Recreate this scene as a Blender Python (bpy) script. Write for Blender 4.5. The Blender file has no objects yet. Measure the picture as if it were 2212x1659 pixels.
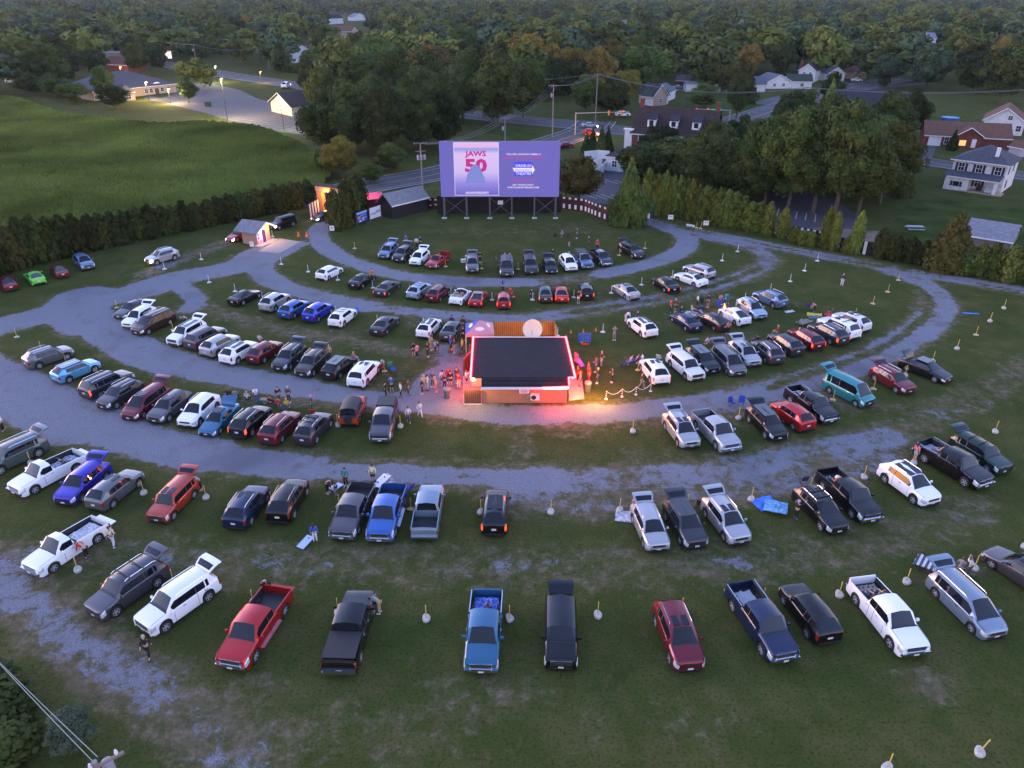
import bpy, bmesh, math, random
import numpy as np
from mathutils import Vector, Matrix
S = bpy.context.scene
C = S.collection
R = math.radians
rnd = random.Random(7)
# ---------------------------------------------------------------- camera
CW, CH, CF, CP, HC = 2212.0, 1659.0, 1600.0, R(28.0), 35.0
SP, CPS = math.sin(CP), math.cos(CP)
cam = bpy.data.objects.new('camera', bpy.data.cameras.new('camera')); C.objects.link(cam)
cam.location = (0, 0, HC); cam.rotation_euler = (R(90)-CP, 0, 0)
cam.data.sensor_width = 36; cam.data.lens = 36*CF/CW; cam.data.clip_end = 9000; cam.data.clip_start = .5
S.camera = cam
EXPO = 4.5; EK = 1/2**EXPO
def GP(px, py, Y):      # pixel ray onto the upright plane y = Y
    dx, dy = (px-CW/2)/CF, (CH/2-py)/CF; d = Vector((dx, CPS+dy*SP, -SP+dy*CPS))
    return Vector((0, 0, HC)) + d*(Y/d.y)
def lin(c): return tuple(((v/255+.055)/1.055)**2.4 if v > 10 else v/255/12.92 for v in c)
def G(px, py, z=0.0):
    dx, dy = (px-CW/2)/CF, (CH/2-py)/CF
    d = Vector((dx, CPS+dy*SP, -SP+dy*CPS)); t = (z-HC)/d.z
    return Vector((0, 0, HC)) + d*t
def T(c, r, X, Y):      # tile coordinates of the study grid -> overview pixels
    return (553*c+X/4, 414.75*r+Y/4)
def GT(c, r, X, Y, z=0.0): return G(*T(c, r, X, Y), z)
# ---------------------------------------------------------------- materials
MATS = {}
def mat(name, col, rough=.6, metal=0, coat=0, emit=None, es=1, spec=.5, var=0.0, scale=3.0, alpha=1, bump=0, bscale=20):
    if name in MATS: return MATS[name]
    m = bpy.data.materials.new(name); MATS[name] = m
    m.use_nodes = True; nt = m.node_tree; b = nt.nodes['Principled BSDF']
    b.inputs['Base Color'].default_value = (*col, 1); b.inputs['Roughness'].default_value = rough
    b.inputs['Metallic'].default_value = metal; b.inputs['Coat Weight'].default_value = coat
    b.inputs['Coat Roughness'].default_value = .06
    b.inputs['Specular IOR Level'].default_value = spec
    if emit: b.inputs['Emission Color'].default_value = (*emit, 1); b.inputs['Emission Strength'].default_value = es
    if var or bump:
        tc = nt.nodes.new('ShaderNodeTexCoord')
        n = nt.nodes.new('ShaderNodeTexNoise'); n.inputs['Scale'].default_value = scale; n.inputs['Detail'].default_value = 4
        nt.links.new(tc.outputs['Object'], n.inputs['Vector'])
        if var:
            r_ = nt.nodes.new('ShaderNodeValToRGB'); nt.links.new(n.outputs['Fac'], r_.inputs[0])
            r_.color_ramp.elements[0].position = .3; r_.color_ramp.elements[1].position = .7
            r_.color_ramp.elements[0].color = (*[c*(1-var) for c in col], 1)
            r_.color_ramp.elements[1].color = (*[min(1, c*(1+var)) for c in col], 1)
            nt.links.new(r_.outputs[0], b.inputs['Base Color'])
        if bump:
            n2 = nt.nodes.new('ShaderNodeTexNoise'); n2.inputs['Scale'].default_value = bscale
            nt.links.new(tc.outputs['Object'], n2.inputs['Vector'])
            bp = nt.nodes.new('ShaderNodeBump'); bp.inputs['Strength'].default_value = bump
            nt.links.new(n2.outputs['Fac'], bp.inputs['Height']); nt.links.new(bp.outputs[0], b.inputs['Normal'])
    return m
def stripes(name, c1, c2, freq, axis=2, width=.5, rough=.7):
    """planks / siding / shingle courses: two colours alternating along one object axis"""
    if name in MATS: return MATS[name]
    m = bpy.data.materials.new(name); MATS[name] = m; m.use_nodes = True; nt = m.node_tree; b = nt.nodes['Principled BSDF']
    tc = nt.nodes.new('ShaderNodeTexCoord'); sx = nt.nodes.new('ShaderNodeSeparateXYZ'); nt.links.new(tc.outputs['Object'], sx.inputs[0])
    mm = nt.nodes.new('ShaderNodeMath'); mm.operation = 'MULTIPLY'; mm.inputs[1].default_value = freq; nt.links.new(sx.outputs[axis], mm.inputs[0])
    fr = nt.nodes.new('ShaderNodeMath'); fr.operation = 'FRACT'; nt.links.new(mm.outputs[0], fr.inputs[0])
    gt = nt.nodes.new('ShaderNodeMath'); gt.operation = 'GREATER_THAN'; gt.inputs[1].default_value = width; nt.links.new(fr.outputs[0], gt.inputs[0])
    n = nt.nodes.new('ShaderNodeTexNoise'); n.inputs['Scale'].default_value = 1.5; n.inputs['Detail'].default_value = 5
    nt.links.new(tc.outputs['Object'], n.inputs['Vector'])
    mx = nt.nodes.new('ShaderNodeMix'); mx.data_type = 'RGBA'; nt.links.new(gt.outputs[0], mx.inputs[0])
    mx.inputs[6].default_value = (*c1, 1); mx.inputs[7].default_value = (*c2, 1)
    m2 = nt.nodes.new('ShaderNodeMix'); m2.data_type = 'RGBA'; m2.blend_type = 'MULTIPLY'; m2.inputs[0].default_value = .6
    nt.links.new(mx.outputs[2], m2.inputs[6]); nt.links.new(n.outputs['Fac'], m2.inputs[7])
    m3 = nt.nodes.new('ShaderNodeMix'); m3.data_type = 'RGBA'; m3.blend_type = 'MULTIPLY'; m3.inputs[0].default_value = 1
    nt.links.new(m2.outputs[2], m3.inputs[6]); m3.inputs[7].default_value = (1.4, 1.4, 1.4, 1)
    b.inputs['Specular IOR Level'].default_value = .2; nt.links.new(m3.outputs[2], b.inputs['Base Color']); b.inputs['Roughness'].default_value = rough
    return m
M_black = mat('black_plastic', (.02, .02, .022), .5)
M_glass = mat('dark_glass', (.008, .010, .014), .03, spec=.5)
M_tyre = mat('tyre_rubber', (.02, .02, .02), .85)
M_rim = mat('alloy_rim', (.55, .55, .58), .35, .4)
M_chrome = mat('chrome', (.75, .75, .78), .15, 1)
M_head = mat('headlight_glass', (.65, .68, .72), .1, .3, coat=1)
M_tail = mat('taillight_red', (.25, .01, .01), .2, coat=1)
M_tailon = mat('taillight_lit', (.5, .02, .01), .3, emit=(1, .06, .02), es=3*.044)
M_headon = mat('headlight_lit', (.9, .8, .6), .3, emit=(1, .72, .45), es=60*.044)
M_plate = mat('licence_plate', (.6, .6, .62), .5)
M_white = mat('white_paint', (.75, .75, .76), .5, var=.06)
M_wood = mat('grey_wood', (.16, .13, .11), .85, var=.3, scale=8)
M_steel = mat('galvanised_steel', (.35, .36, .38), .45, .7)
M_dark = mat('dark_metal', (.04, .04, .045), .5, .3)
# ---------------------------------------------------------------- objects
def tag(o, label=None, cat=None, group=None, kind=None):
    if label: o['label'] = label
    if cat: o['category'] = cat
    if group: o['group'] = group
    if kind: o['kind'] = kind
    return o
def empty(name, loc, rz=0, label=None, cat=None, group=None):
    o = bpy.data.objects.new(name, None); C.objects.link(o); o.location = loc; o.rotation_euler = (0, 0, rz)
    o.empty_display_size = .2
    return tag(o, label, cat, group)
def link(name, me, mats=None, parent=None, loc=None):
    o = bpy.data.objects.new(name, me); C.objects.link(o)
    if mats is not None:
        if not isinstance(mats, (list, tuple)): mats = [mats]
        if len(me.materials) < len(mats):
            for m in mats[len(me.materials):]: me.materials.append(m)
        for i, m in enumerate(mats):
            if me.materials[i] is not m:
                o.material_slots[i].link = 'OBJECT'; o.material_slots[i].material = m
    if parent: o.parent = parent
    if loc: o.location = loc
    return o
def em(name, srgb, k=1):    # a surface that gives off light, sized to read as srgb*k at this exposure
    return mat(name, (.02, .02, .02), .8, emit=lin(srgb), es=k*EK, spec=.1)
def text(name, s, c, w, h, m, parent=None, depth=.02, rz=0, font=1.0, shear=0):
    """lettering as a mesh, upright, reading left to right along local x"""
    cu = bpy.data.curves.new(name, 'FONT'); cu.body = s; cu.extrude = .01; cu.offset = .012*font; cu.resolution_u = 2; cu.shear = shear
    t = bpy.data.objects.new(name, cu); me = bpy.data.meshes.new_from_object(t); bpy.data.objects.remove(t)
    xs_ = [v.co.x for v in me.vertices]; ys_ = [v.co.y for v in me.vertices]; x0, x1, y0, y1 = min(xs_), max(xs_), min(ys_), max(ys_)
    for v in me.vertices: v.co = ((v.co.x-(x0+x1)/2)*w/(x1-x0), -depth*(1 if v.co.z > 0 else 0), (v.co.y-(y0+y1)/2)*h/(y1-y0))
    o = link(name, me, [m], parent); o.location = c; o.rotation_euler = (0, 0, rz); return o
class MB:
    def __init__(s): s.v = []; s.f = []; s.m = []
    def add(s, vs, fs, mi=0):
        k = len(s.v); s.v += [tuple(v) for v in vs]; s.f += [tuple(k+i for i in f) for f in fs]; s.m += [mi]*len(fs); return s
    def box(s, c, d, rz=0, mi=0, rx=0, ry=0, taper=1):
        x, y, z = [q/2 for q in d]
        M = Matrix.Rotation(rz, 3, 'Z') @ Matrix.Rotation(ry, 3, 'Y') @ Matrix.Rotation(rx, 3, 'X')
        vs = []
        for k in (-1, 1):
            t = taper if k > 0 else 1
            for a, b in ((-1, -1), (1, -1), (1, 1), (-1, 1)): vs.append(Vector(c)+M @ Vector((a*x*t, b*y*t, k*z)))
        return s.add(vs, [(3, 2, 1, 0), (4, 5, 6, 7), (0, 1, 5, 4), (1, 2, 6, 5), (2, 3, 7, 6), (3, 0, 4, 7)], mi)
    def tube(s, pts, r, n=6, mi=0, cap=True):
        pts = [Vector(p) for p in pts]; rs = r if isinstance(r, (list, tuple)) else [r]*len(pts); rings = []
        for i, p in enumerate(pts):
            d = (pts[min(i+1, len(pts)-1)]-pts[max(i-1, 0)]).normalized()
            u = d.cross(Vector((0, 0, 1)) if abs(d.z) < .9 else Vector((1, 0, 0))).normalized(); w = d.cross(u)
            rings.append([p+(u*math.cos(2*math.pi*k/n)+w*math.sin(2*math.pi*k/n))*rs[i] for k in range(n)])
        vs = [q for rg in rings for q in rg]; fs = []
        for i in range(len(pts)-1):
            for k in range(n):
                a, b = i*n+k, i*n+(k+1) % n; fs.append((a, a+n, b+n, b))
        if cap: fs += [tuple(range(n)), tuple(reversed(range((len(pts)-1)*n, len(pts)*n)))]
        return s.add(vs, fs, mi)
    def cyl(s, c, r, h, n=12, mi=0, r2=None):
        return s.tube([c, (c[0], c[1], c[2]+h)], [r, r if r2 is None else r2], n, mi)
    def lathe(s, c, prof, n=12, mi=0):
        vs = []; fs = []
        for (r, z) in prof:
            for k in range(n): vs.append((c[0]+r*math.cos(2*math.pi*k/n), c[1]+r*math.sin(2*math.pi*k/n), c[2]+z))
        for i in range(len(prof)-1):
            for k in range(n):
                a, b = i*n+k, i*n+(k+1) % n; fs.append((a, b, b+n, a+n))
        fs += [tuple(reversed(range(n))), tuple(range((len(prof)-1)*n, len(prof)*n))]
        return s.add(vs, fs, mi)
    def prism(s, poly, z0, z1, mi=0):
        n = len(poly); vs = [(x, y, z0) for x, y in poly]+[(x, y, z1) for x, y in poly]
        return s.add(vs, [tuple(reversed(range(n))), tuple(range(n, 2*n))]+[(i, (i+1) % n, n+(i+1) % n, n+i) for i in range(n)], mi)
    def mesh(s, name, smooth=None):
        me = bpy.data.meshes.new(name); me.from_pydata(s.v, [], s.f)
        me.polygons.foreach_set('material_index', s.m)
        if smooth is not None:
            me.shade_smooth(); me.set_sharp_from_angle(angle=R(smooth))
        me.update(); return me
    def obj(s, name, mats, parent=None, smooth=None, loc=None):
        return link(name, s.mesh(name, smooth), mats, parent, loc)
# ---------------------------------------------------------------- vehicles
def lerp(tab, s):
    for (a, va), (b, vb) in zip(tab, tab[1:]):
        if s <= b: return va+(vb-va)*(s-a)/max(1e-6, b-a) if s >= a else va
    return tab[-1][1]
KINDS = {
 # L, W, H, front wheel s, rear wheel s, hood front z, cowl z, belt z, deck z, ws base, ws top, roof rear, glass base, wheel r
 'sedan': (4.8, 1.84, 1.44, .195, .785, .72, .93, .96, 1.02, .28, .43, .68, .86, .33),
 'coupe': (4.7, 1.86, 1.34, .19, .79, .68, .88, .93, .98, .31, .46, .63, .88, .34),
 'hatch': (4.3, 1.80, 1.47, .20, .81, .74, .95, .97, 1.05, .25, .40, .84, .965, .32),
 'liftback': (4.6, 1.80, 1.49, .20, .80, .72, .93, .98, 1.12, .22, .42, .66, .96, .32),
 'suv': (4.65, 1.90, 1.72, .195, .795, 1.00, 1.14, 1.13, 1.20, .255, .40, .845, .965, .375),
 'bigsuv': (5.05, 2.0, 1.85, .185, .795, 1.09, 1.22, 1.20, 1.25, .25, .37, .895, .97, .405),
 'boxsuv': (4.4, 1.82, 1.78, .19, .80, 1.0, 1.12, 1.12, 1.15, .27, .355, .945, .98, .36),
 'wagon': (4.8, 1.86, 1.55, .195, .79, .82, 1.0, 1.01, 1.06, .27, .41, .88, .965, .35),
 'minivan': (5.1, 1.99, 1.76, .185, .79, .88, 1.08, 1.05, 1.1, .18, .36, .92, .975, .35),
 'van': (4.8, 1.84, 1.95, .17, .79, .95, 1.15, 1.12, 1.15, .13, .27, .955, .985, .33),
 'pickup': (5.8, 2.03, 1.93, .175, .80, 1.12, 1.25, 1.25, 1.30, .245, .34, .605, .63, .42),
 'shortcab': (5.5, 1.98, 1.85, .18, .79, 1.05, 1.18, 1.18, 1.22, .27, .37, .485, .51, .40),
 'smallpickup': (4.9, 1.75, 1.58, .18, .79, .88, 1.02, 1.02, 1.06, .28, .37, .50, .53, .33),
 'jeep': (4.3, 1.87, 1.84, .15, .77, 1.07, 1.12, 1.12, 1.12, .33, .385, .93, .955, .41),
 'cabrio': (4.3, 1.80, 1.40, .20, .79, .72, .93, .97, 1.0, .28, .36, .40, .80, .33),
}
PROTO = {}
def car_proto(kind, opened):
    key = (kind, opened)
    if key in PROTO: return PROTO[key]
    L, W, H, fw, rw, hf, cowl, belt, deck, wb, wt, rr, gb, wr = KINDS[kind]
    w = W/2; pick = 'pickup' in kind or kind == 'shortcab'; boxy = kind in ('bigsuv', 'boxsuv', 'jeep', 'van') or pick
    zf = .24 if boxy or kind == 'suv' else .17
    ar = wr+.07
    st = {0, .010, .03, .065, .11, wb-.018, wb, (wb+wt)/2, wt, rr, gb, .975, .992, 1}
    for c in (fw, rw):
        for k in range(-4, 5): st.add(round(c+ar*math.sin(math.pi*k/8)/L, 4))
        st.add(round(c-ar/L-.002, 4)); st.add(round(c+ar/L+.002, 4))
    bp = (wt+min(rr, .9))/2+.02 if kind != 'shortcab' and kind != 'smallpickup' and kind != 'cabrio' else None
    if bp: st |= {bp, bp+.014}
    cpz = None
    if kind in ('suv', 'bigsuv', 'boxsuv', 'wagon', 'minivan', 'van', 'jeep'):
        cpz = bp+(rr-bp)*.56; st |= {cpz, cpz+.016}
    dp = .05 if cpz and kind != 'jeep' else 0
    if dp: st.add(rr-dp)
    if pick: st |= {gb+.008, gb+.010, .972}
    if kind == 'cabrio': st |= {.42, .78}
    st = sorted(st); st2 = [st[0]]
    for q in st[1:]:
        if q-st2[-1] > .0012: st2.append(q)
    st = st2
    pw = [(0, .70), (.010, .82), (.03, .905), (.065, .965), (.11, .99), (.15, 1), (.9, 1), (.965, .975), (.992, .92), (1, .84)]
    if boxy: pw = [(0, .90), (.010, .955), (.03, .98), (.065, 1), (.9, 1), (.965, 1), (.992, .98), (1, .94)]
    roofw = .79 if boxy else .73; nr = .6 if boxy else 1.0
    rear_edge = .05 if gb > .93 else .0
    def top(s):
        return lerp([(0, hf-.20*nr), (.010, hf-.10*nr), (.03, hf-.035*nr), (.065, hf+.015), (.11, hf+.05), (wb, cowl), (wt, H-.03), ((wt+rr)/2-.05, H), (rr, H-.09), (gb, deck+rear_edge), (.975, deck-.02), (.992, deck-.07), (1, deck-.15)] if gb < .95 else
                    [(0, hf-.20*nr), (.010, hf-.10*nr), (.03, hf-.035*nr), (.065, hf+.015), (.11, hf+.05), (wb, cowl), (wt, H-.03), ((wt+rr)/2, H), (rr, H-.04), (gb, deck+.05), (.992, deck-.04), (1, deck-.12)], s)
    def beltz(s):
        t_ = top(s); b_ = lerp([(0, hf-.24), (.065, hf-.06), (wb, cowl-.07), (wt, belt), (rr, belt+(.07 if kind in ('suv', 'hatch', 'liftback') else .02)), (gb, deck-.03), (1, deck-.2)], s)
        return min(b_, t_-.02)
    rings = []; bed = []
    for s in st:
        x = L/2-s*L; hw = w*lerp(pw, s); za = zf
        for c in (fw, rw):
            d = abs(s-c)*L
            if d < ar: za = max(za, wr+math.sqrt(max(0, ar*ar-d*d)))
        if s < .02 or s > .985: za = max(za, zf+.08)
        z = top(s); b = beltz(s)
        cab = wb <= s <= gb
        k = lerp([(wb, 0), (wt, 1), (rr, 1), (gb, 0)], s) if cab else 0
        y7 = hw*.94; y8 = hw*(.86+(roofw+.02-.86)*k); y9 = y8-.08-.10*k if cab else hw*.62
        y8 += .035*k; z8 = z-.135*k-.01; z9 = z-(.014 if k else .004); crown = .035+.03*k
        inbed = pick and s > gb+.009 and s < .975
        isopen = kind == 'cabrio' and .41 < s < .79
        if inbed:
            y7, z7 = hw-.02, b+.06; ring = None
        zm = max(.62*b+.05, za+.12); zm = min(zm, b-.08)
        pts = [(0, zf), (w*.68, zf), (w*.68, za), (hw-.02, za), (hw, min(za+.09, zm-.01)), (hw, zm), (hw*.978, b-.05), (y7, b), (y8, z8), (y9, z9), (0, z+crown*(1 if s > .02 else .3))]
        if inbed:
            pts[6] = (hw*.99, b-.02); pts[7] = (hw-.02, b+.05); pts[8] = (hw-.09, b+.05); pts[9] = (hw-.12, .72); pts[10] = (0, .72)
        if isopen:
            pts[8] = (hw-.12, b+.01); pts[9] = (hw-.16, .5); pts[10] = (0, .5)
        rings.append([Vector((x, y, z_)) for y, z_ in pts])
    parts = {k: MB() for k in ('body', 'windshield', 'rear_window', 'wfl', 'wrl', 'wql', 'wfr', 'wrr', 'wqr', 'headlight_l', 'headlight_r', 'taillight_l', 'taillight_r', 'cladding', 'liner')}
    mid = (wb+wt)/2
    def put(name, quad, mi=0, flip=False):
        parts[name].add(quad if not flip else quad[::-1], [tuple(range(len(quad)))], mi)
    for i in range(len(st)-1):
        s0, s1 = st[i], st[i+1]; sm = (s0+s1)/2
        for j in range(10):
            for side in (1, -1):
                q = [rings[i][j], rings[i][j+1], rings[i+1][j+1], rings[i+1][j]]
                if side < 0: q = [Vector((p.x, -p.y, p.z)) for p in q]
                nm, mi = 'body', 0
                if j <= 2: mi = 1
                elif j == 3: mi = 1 if kind in ('suv', 'wagon', 'boxsuv', 'bigsuv', 'jeep') else 0
                if j in (8, 9) and wb-.018 < sm < wb: mi = 1
                if j in (5,) and sm < .07: nm = 'headlight'
                if j in (6,) and sm < .05: nm = 'headlight'
                if j in (5, 6) and sm > (.955 if not pick else .98): nm = 'taillight'
                if cpz and kind not in ('jeep',) and j == 7 and sm > gb-.02 and boxy: nm = 'taillight'
                if wb < sm < gb:
                    if j == 9 and sm < wt: nm = 'windshield'
                    if j == 9 and sm > rr and not opened: nm = 'rear_window' if not (kind == 'cabrio') else 'body'
                    if j == 9 and sm > rr and opened and gb > .9: nm = None
                    if kind == 'cabrio' and sm > wt: pass
                    elif j == 7 and sm > mid and sm < rr-dp+(gb-rr)*(.3 if gb < .9 else .0)+.001:
                        if bp and bp < sm < bp+.014: mi = 1
                        elif cpz and cpz < sm < cpz+.016: mi = 1 if not boxy else 0
                        else: nm = 'w'+('f' if (not bp or sm < bp) else ('q' if cpz and sm > cpz else 'r'))
                    elif j == 8 and sm > mid and sm < rr and mi == 0 and False: pass
                if pick and gb+.009 < sm < .972 and j in (8, 9): nm = 'liner'
                if pick and j in (8, 9, 7) and gb+.0075 < sm < gb+.0105: nm, mi = 'body', 0
                if pick and j == 9 and rr < sm < gb: nm = 'rear_window'
                if kind == 'cabrio' and .4 < sm < .79 and j in (8, 9): nm = 'liner'
                if kind == 'jeep' and j in (8, 9) and wt < sm: mi = 1
                if nm is None: continue
                if nm in ('headlight', 'taillight') or (nm[0] == 'w' and len(nm) == 2):
                    nm += ('_l' if side > 0 else '_r') if len(nm) > 2 else ('l' if side > 0 else 'r')
                put(nm, q, mi, flip=(side > 0))
    def at(s, j):     # ring point j at any station
        for i in range(len(st)-1):
            if st[i] <= s <= st[i+1]: return rings[i][j].lerp(rings[i+1][j], (s-st[i])/(st[i+1]-st[i]))
    seams = [wb+.075] + ([bp+.007] if bp else []) + ([(cpz or rr)-.02] if not pick or bp else [])
    for s_ in seams:
        for sd in (1, -1):
            for j in (4, 5, 6):
                q = [at(s_-.0022, j), at(s_-.0022, j+1), at(s_+.0022, j+1), at(s_+.0022, j)]
                parts['body'].add([Vector((p.x, sd*(p.y+.004), p.z)) for p in q], [(0, 1, 2, 3)], 1)
    if kind != 'van':
        for sd in (1, -1):
            ss = [.035, .065, .11, (wb+.11)/2, wb-.02]
            for a_, b_ in zip(ss, ss[1:]):
                p, q = at(a_, 8), at(b_, 8); parts['body'].add([Vector((p.x, sd*p.y, p.z+.005)), Vector((p.x, sd*(p.y-.022), p.z+.008)), Vector((q.x, sd*(q.y-.022), q.z+.008)), Vector((q.x, sd*q.y, q.z+.005))], [(0, 1, 2, 3)], 1)
    for e, fl in ((0, False), (-1, True)):    # end caps
        rg = rings[e]; poly = [rg[k] for k in range(3, 11)]+[Vector((p.x, -p.y, p.z)) for p in rg[9:2:-1]]
        parts['body'].add(poly if fl else poly[::-1], [tuple(range(len(poly)))], 0)
    out = []   # (name, mesh, matkey, parent index or None, loc)
    def emitp(name, mb, mk, parent=None, smooth=32, loc=None):
        if not mb.f: return None
        bm = bmesh.new(); me = mb.mesh(name)
        bm.from_mesh(me); bmesh.ops.remove_doubles(bm, verts=bm.verts, dist=.0008)
        if name == 'body': bmesh.ops.recalc_face_normals(bm, faces=bm.faces)
        bm.to_mesh(me); bm.free()
        me.shade_smooth(); me.set_sharp_from_angle(angle=R(smooth))
        nm = {'wfl': 'side_window', 'wrl': 'side_window', 'wql': 'side_window', 'wfr': 'side_window', 'wrr': 'side_window', 'wqr': 'side_window'}.get(name, name.replace('_l', '').replace('_r', '') if name in ('headlight_l', 'headlight_r', 'taillight_l', 'taillight_r') else name)
        out.append((nm, me, mk, parent, loc)); return len(out)-1
    mk = {'body': ['paint', M_black], 'windshield': [M_glass], 'rear_window': [M_glass], 'liner': [M_black], 'cladding': [M_black], 'headlight_l': ['head'], 'headlight_r': ['head'], 'taillight_l': ['tail'], 'taillight_r': ['tail']}
    for k in parts:
        if k == 'liner': emitp('bed_liner' if pick else 'cabin_floor', parts[k], [M_black]); continue
        emitp(k, parts[k], mk.get(k, [M_glass]))
    # wheels
    for sx in (fw, rw):
        for sd in (1, -1):
            t = MB(); n = 20; prof = [(wr*.62, -.11), (wr*.93, -.11), (wr, -.07), (wr, .07), (wr*.93, .11), (wr*.62, .11)]
            vs = []; fs = []
            for (r_, y_) in prof:
                for k in range(n): vs.append((r_*math.cos(2*math.pi*k/n), y_, r_*math.sin(2*math.pi*k/n)))
            for i in range(len(prof)-1):
                for k in range(n): fs.append((i*n+k, i*n+(k+1) % n, (i+1)*n+(k+1) % n, (i+1)*n+k))
            t.add(vs, fs)
            wi = emitp('wheel', t, [M_tyre], smooth=50, loc=(L/2-sx*L, sd*(w-.115), wr))
            r_ = MB(); yo = .075*sd
            for k in range(5):
                a = 2*math.pi*k/5; r_.box((math.cos(a)*wr*.33, yo, math.sin(a)*wr*.33), (wr*.6, .03, wr*.17), ry=-a)
            r_.tube([(0, yo-.02, 0), (0, yo+.02, 0)], wr*.16, 10)
            ro, ri = wr*.64, wr*.55; vs = []
            for rr_ in (ro, ri):
                for k in range(n): vs.append((rr_*math.cos(2*math.pi*k/n), yo+.02*sd, rr_*math.sin(2*math.pi*k/n)))
            r_.add(vs, [(k, (k+1) % n, n+(k+1) % n, n+k) for k in range(n)])
            r_.add([(wr*.6*math.cos(2*math.pi*k/n), yo-.06*sd, wr*.6*math.sin(2*math.pi*k/n)) for k in range(n)], [tuple(range(n))], 1)
            emitp('rim', r_, [M_rim, M_black], parent=wi)
    # front face
    g = MB(); gh = .16 if not boxy else .26; gz = hf-.17-gh/2
    g.box((L/2+.012, 0, gz), (.03, w*(1.0 if not boxy else 1.15), gh)); emitp('grille', g, [M_black])
    g = MB()
    if pick: g.box((L/2+.05, 0, zf+.30), (.16, w*1.86, .20), taper=.97)
    else: g.box((L/2+.012, 0, zf+.17), (.035, w*1.35, .13))
    emitp('bumper', g, ['trim'])
    if boxy:
        g = MB(); g.box((L/2+.006, 0, gz), (.03, w*1.27, gh+.09)); emitp('grille_surround', g, ['chrome'])
        g = MB(); g.box((L/2+.032, 0, gz), (.012, w*1.1, .035)); emitp('grille_bar', g, ['chrome'])
    g = MB(); g.box((L/2+(.136 if pick else .038), 0, zf+.27), (.01, .32, .12)); emitp('licence_plate', g, [M_plate])
    g = MB()
    if pick: g.box((-L/2-.06, 0, zf+.28), (.18, w*1.86, .18))
    else: g.box((-L/2-.012, 0, zf+.16), (.035, w*1.5, .14))
    emitp('bumper', g, ['trim'])
    g = MB(); g.box((-L/2-.012, 0, deck*.62+.04 if not pick else zf+.3), (.012, .34, .16)); emitp('licence_plate', g, [M_plate])
    # mirrors
    mx = L/2-(wb+.055)*L
    for sd in (1, -1):
        g = MB(); g.box((mx, sd*(w+.11), belt+.05), (.14, .24 if boxy else .19, .16 if boxy else .12), taper=.8); g.box((mx+.01, sd*(w+.0), belt+.0), (.05, .12, .04)); emitp('mirror', g, ['mirror'])
    for sd in (1, -1):
        for s_ in ([wt+.10, bp+.13] if bp else [wt+.09]):
            g = MB(); g.box((L/2-s_*L, sd*(w+.008), belt-.16), (.2, .02, .035)); emitp('door_handle', g, ['trim2'])
    if kind in ('jeep',):
        g = MB(); g.tube([(-L/2-.04, 0, .95), (-L/2-.25, 0, .95)], .39, 20); si = emitp('spare_wheel', g, [M_tyre])
        for sd in (1, -1):
            for sx in (fw, rw):
                g = MB(); g.box((L/2-sx*L, sd*(w+.05), .93), (1.0, .16, .05)); emitp('fender', g, [M_black])
    if kind == 'cabrio':
        for sx, sd in ((.5, 1), (.5, -1), (.68, 0)):
            g = MB(); ww = .5 if sd else 1.2
            g.box((L/2-sx*L, sd*.36, .66), (.5, ww, .2)); g.box((L/2-sx*L-.26, sd*.36, .92), (.14, ww, .55), ry=-.25); emitp('seat', g, [mat('beige_leather', (.35, .28, .22), .6)])
        g = MB(); g.box((L/2-.80*L, 0, 1.02), (.36, 1.35, .16)); emitp('folded_top', g, [mat('beige_cloth', (.3, .26, .22), .9)])
    if pick:   # tailgate
        g = MB()
        if opened: g.box((-L/2-.26, 0, .74), (.56, w*1.7, .06))
        else: g.box((-L/2+.07, 0, 1.01), (.06, w*1.8, .56))
        emitp('tailgate', g, ['paint'])
    elif opened:
        g = MB(); n = 6; hx = L/2-rr*L-.02; hz = H-.01; ln = 1.0 if gb > .9 else .85; a0 = R(32) if gb > .9 else R(62)
        if gb < .9: hx = L/2-gb*L; hz = deck+.06
        def P(u, v):
            bend = 0 if u < .45 else (u-.45)*.55
            aa = a0-bend*.9; rr0 = u*ln
            return Vector((hx-math.cos(aa)*rr0, v*w*(.72+.10*min(1, u*2)-.06*max(0, u-.7)), hz+math.sin(aa)*rr0+.03*(1-v*v)))
        def slab(mb, u0, u1, v0, v1, t, nu=4, nv=6, off=0):
            vs = []; 
            for kk in (0, 1):
                for i in range(nu+1):
                    for j in range(nv+1):
                        p = P(u0+(u1-u0)*i/nu, v0+(v1-v0)*j/nv); vs.append(p+Vector((0, 0, off-kk*t)))
            fs = []; N = (nu+1)*(nv+1); ix = lambda i, j, k: k*N+i*(nv+1)+j
            for i in range(nu):
                for j in range(nv):
                    fs.append((ix(i, j, 0), ix(i+1, j, 0), ix(i+1, j+1, 0), ix(i, j+1, 0))); fs.append((ix(i, j+1, 1), ix(i+1, j+1, 1), ix(i+1, j, 1), ix(i, j, 1)))
            for i in range(nu):
                for j in (0, nv):
                    q = (ix(i, j, 0), ix(i, j, 1), ix(i+1, j, 1), ix(i+1, j, 0)); fs.append(q if j else q[::-1])
            for j in range(nv):
                for i in (0, nu):
                    q = (ix(i, j, 0), ix(i, j+1, 0), ix(i, j+1, 1), ix(i, j, 1)); fs.append(q if i else q[::-1])
            mb.add(vs, fs)
        slab(g, 0, 1, -1, 1, .07); ti = emitp('tailgate' if gb > .9 else 'boot_lid', g, ['paint'])
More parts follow.
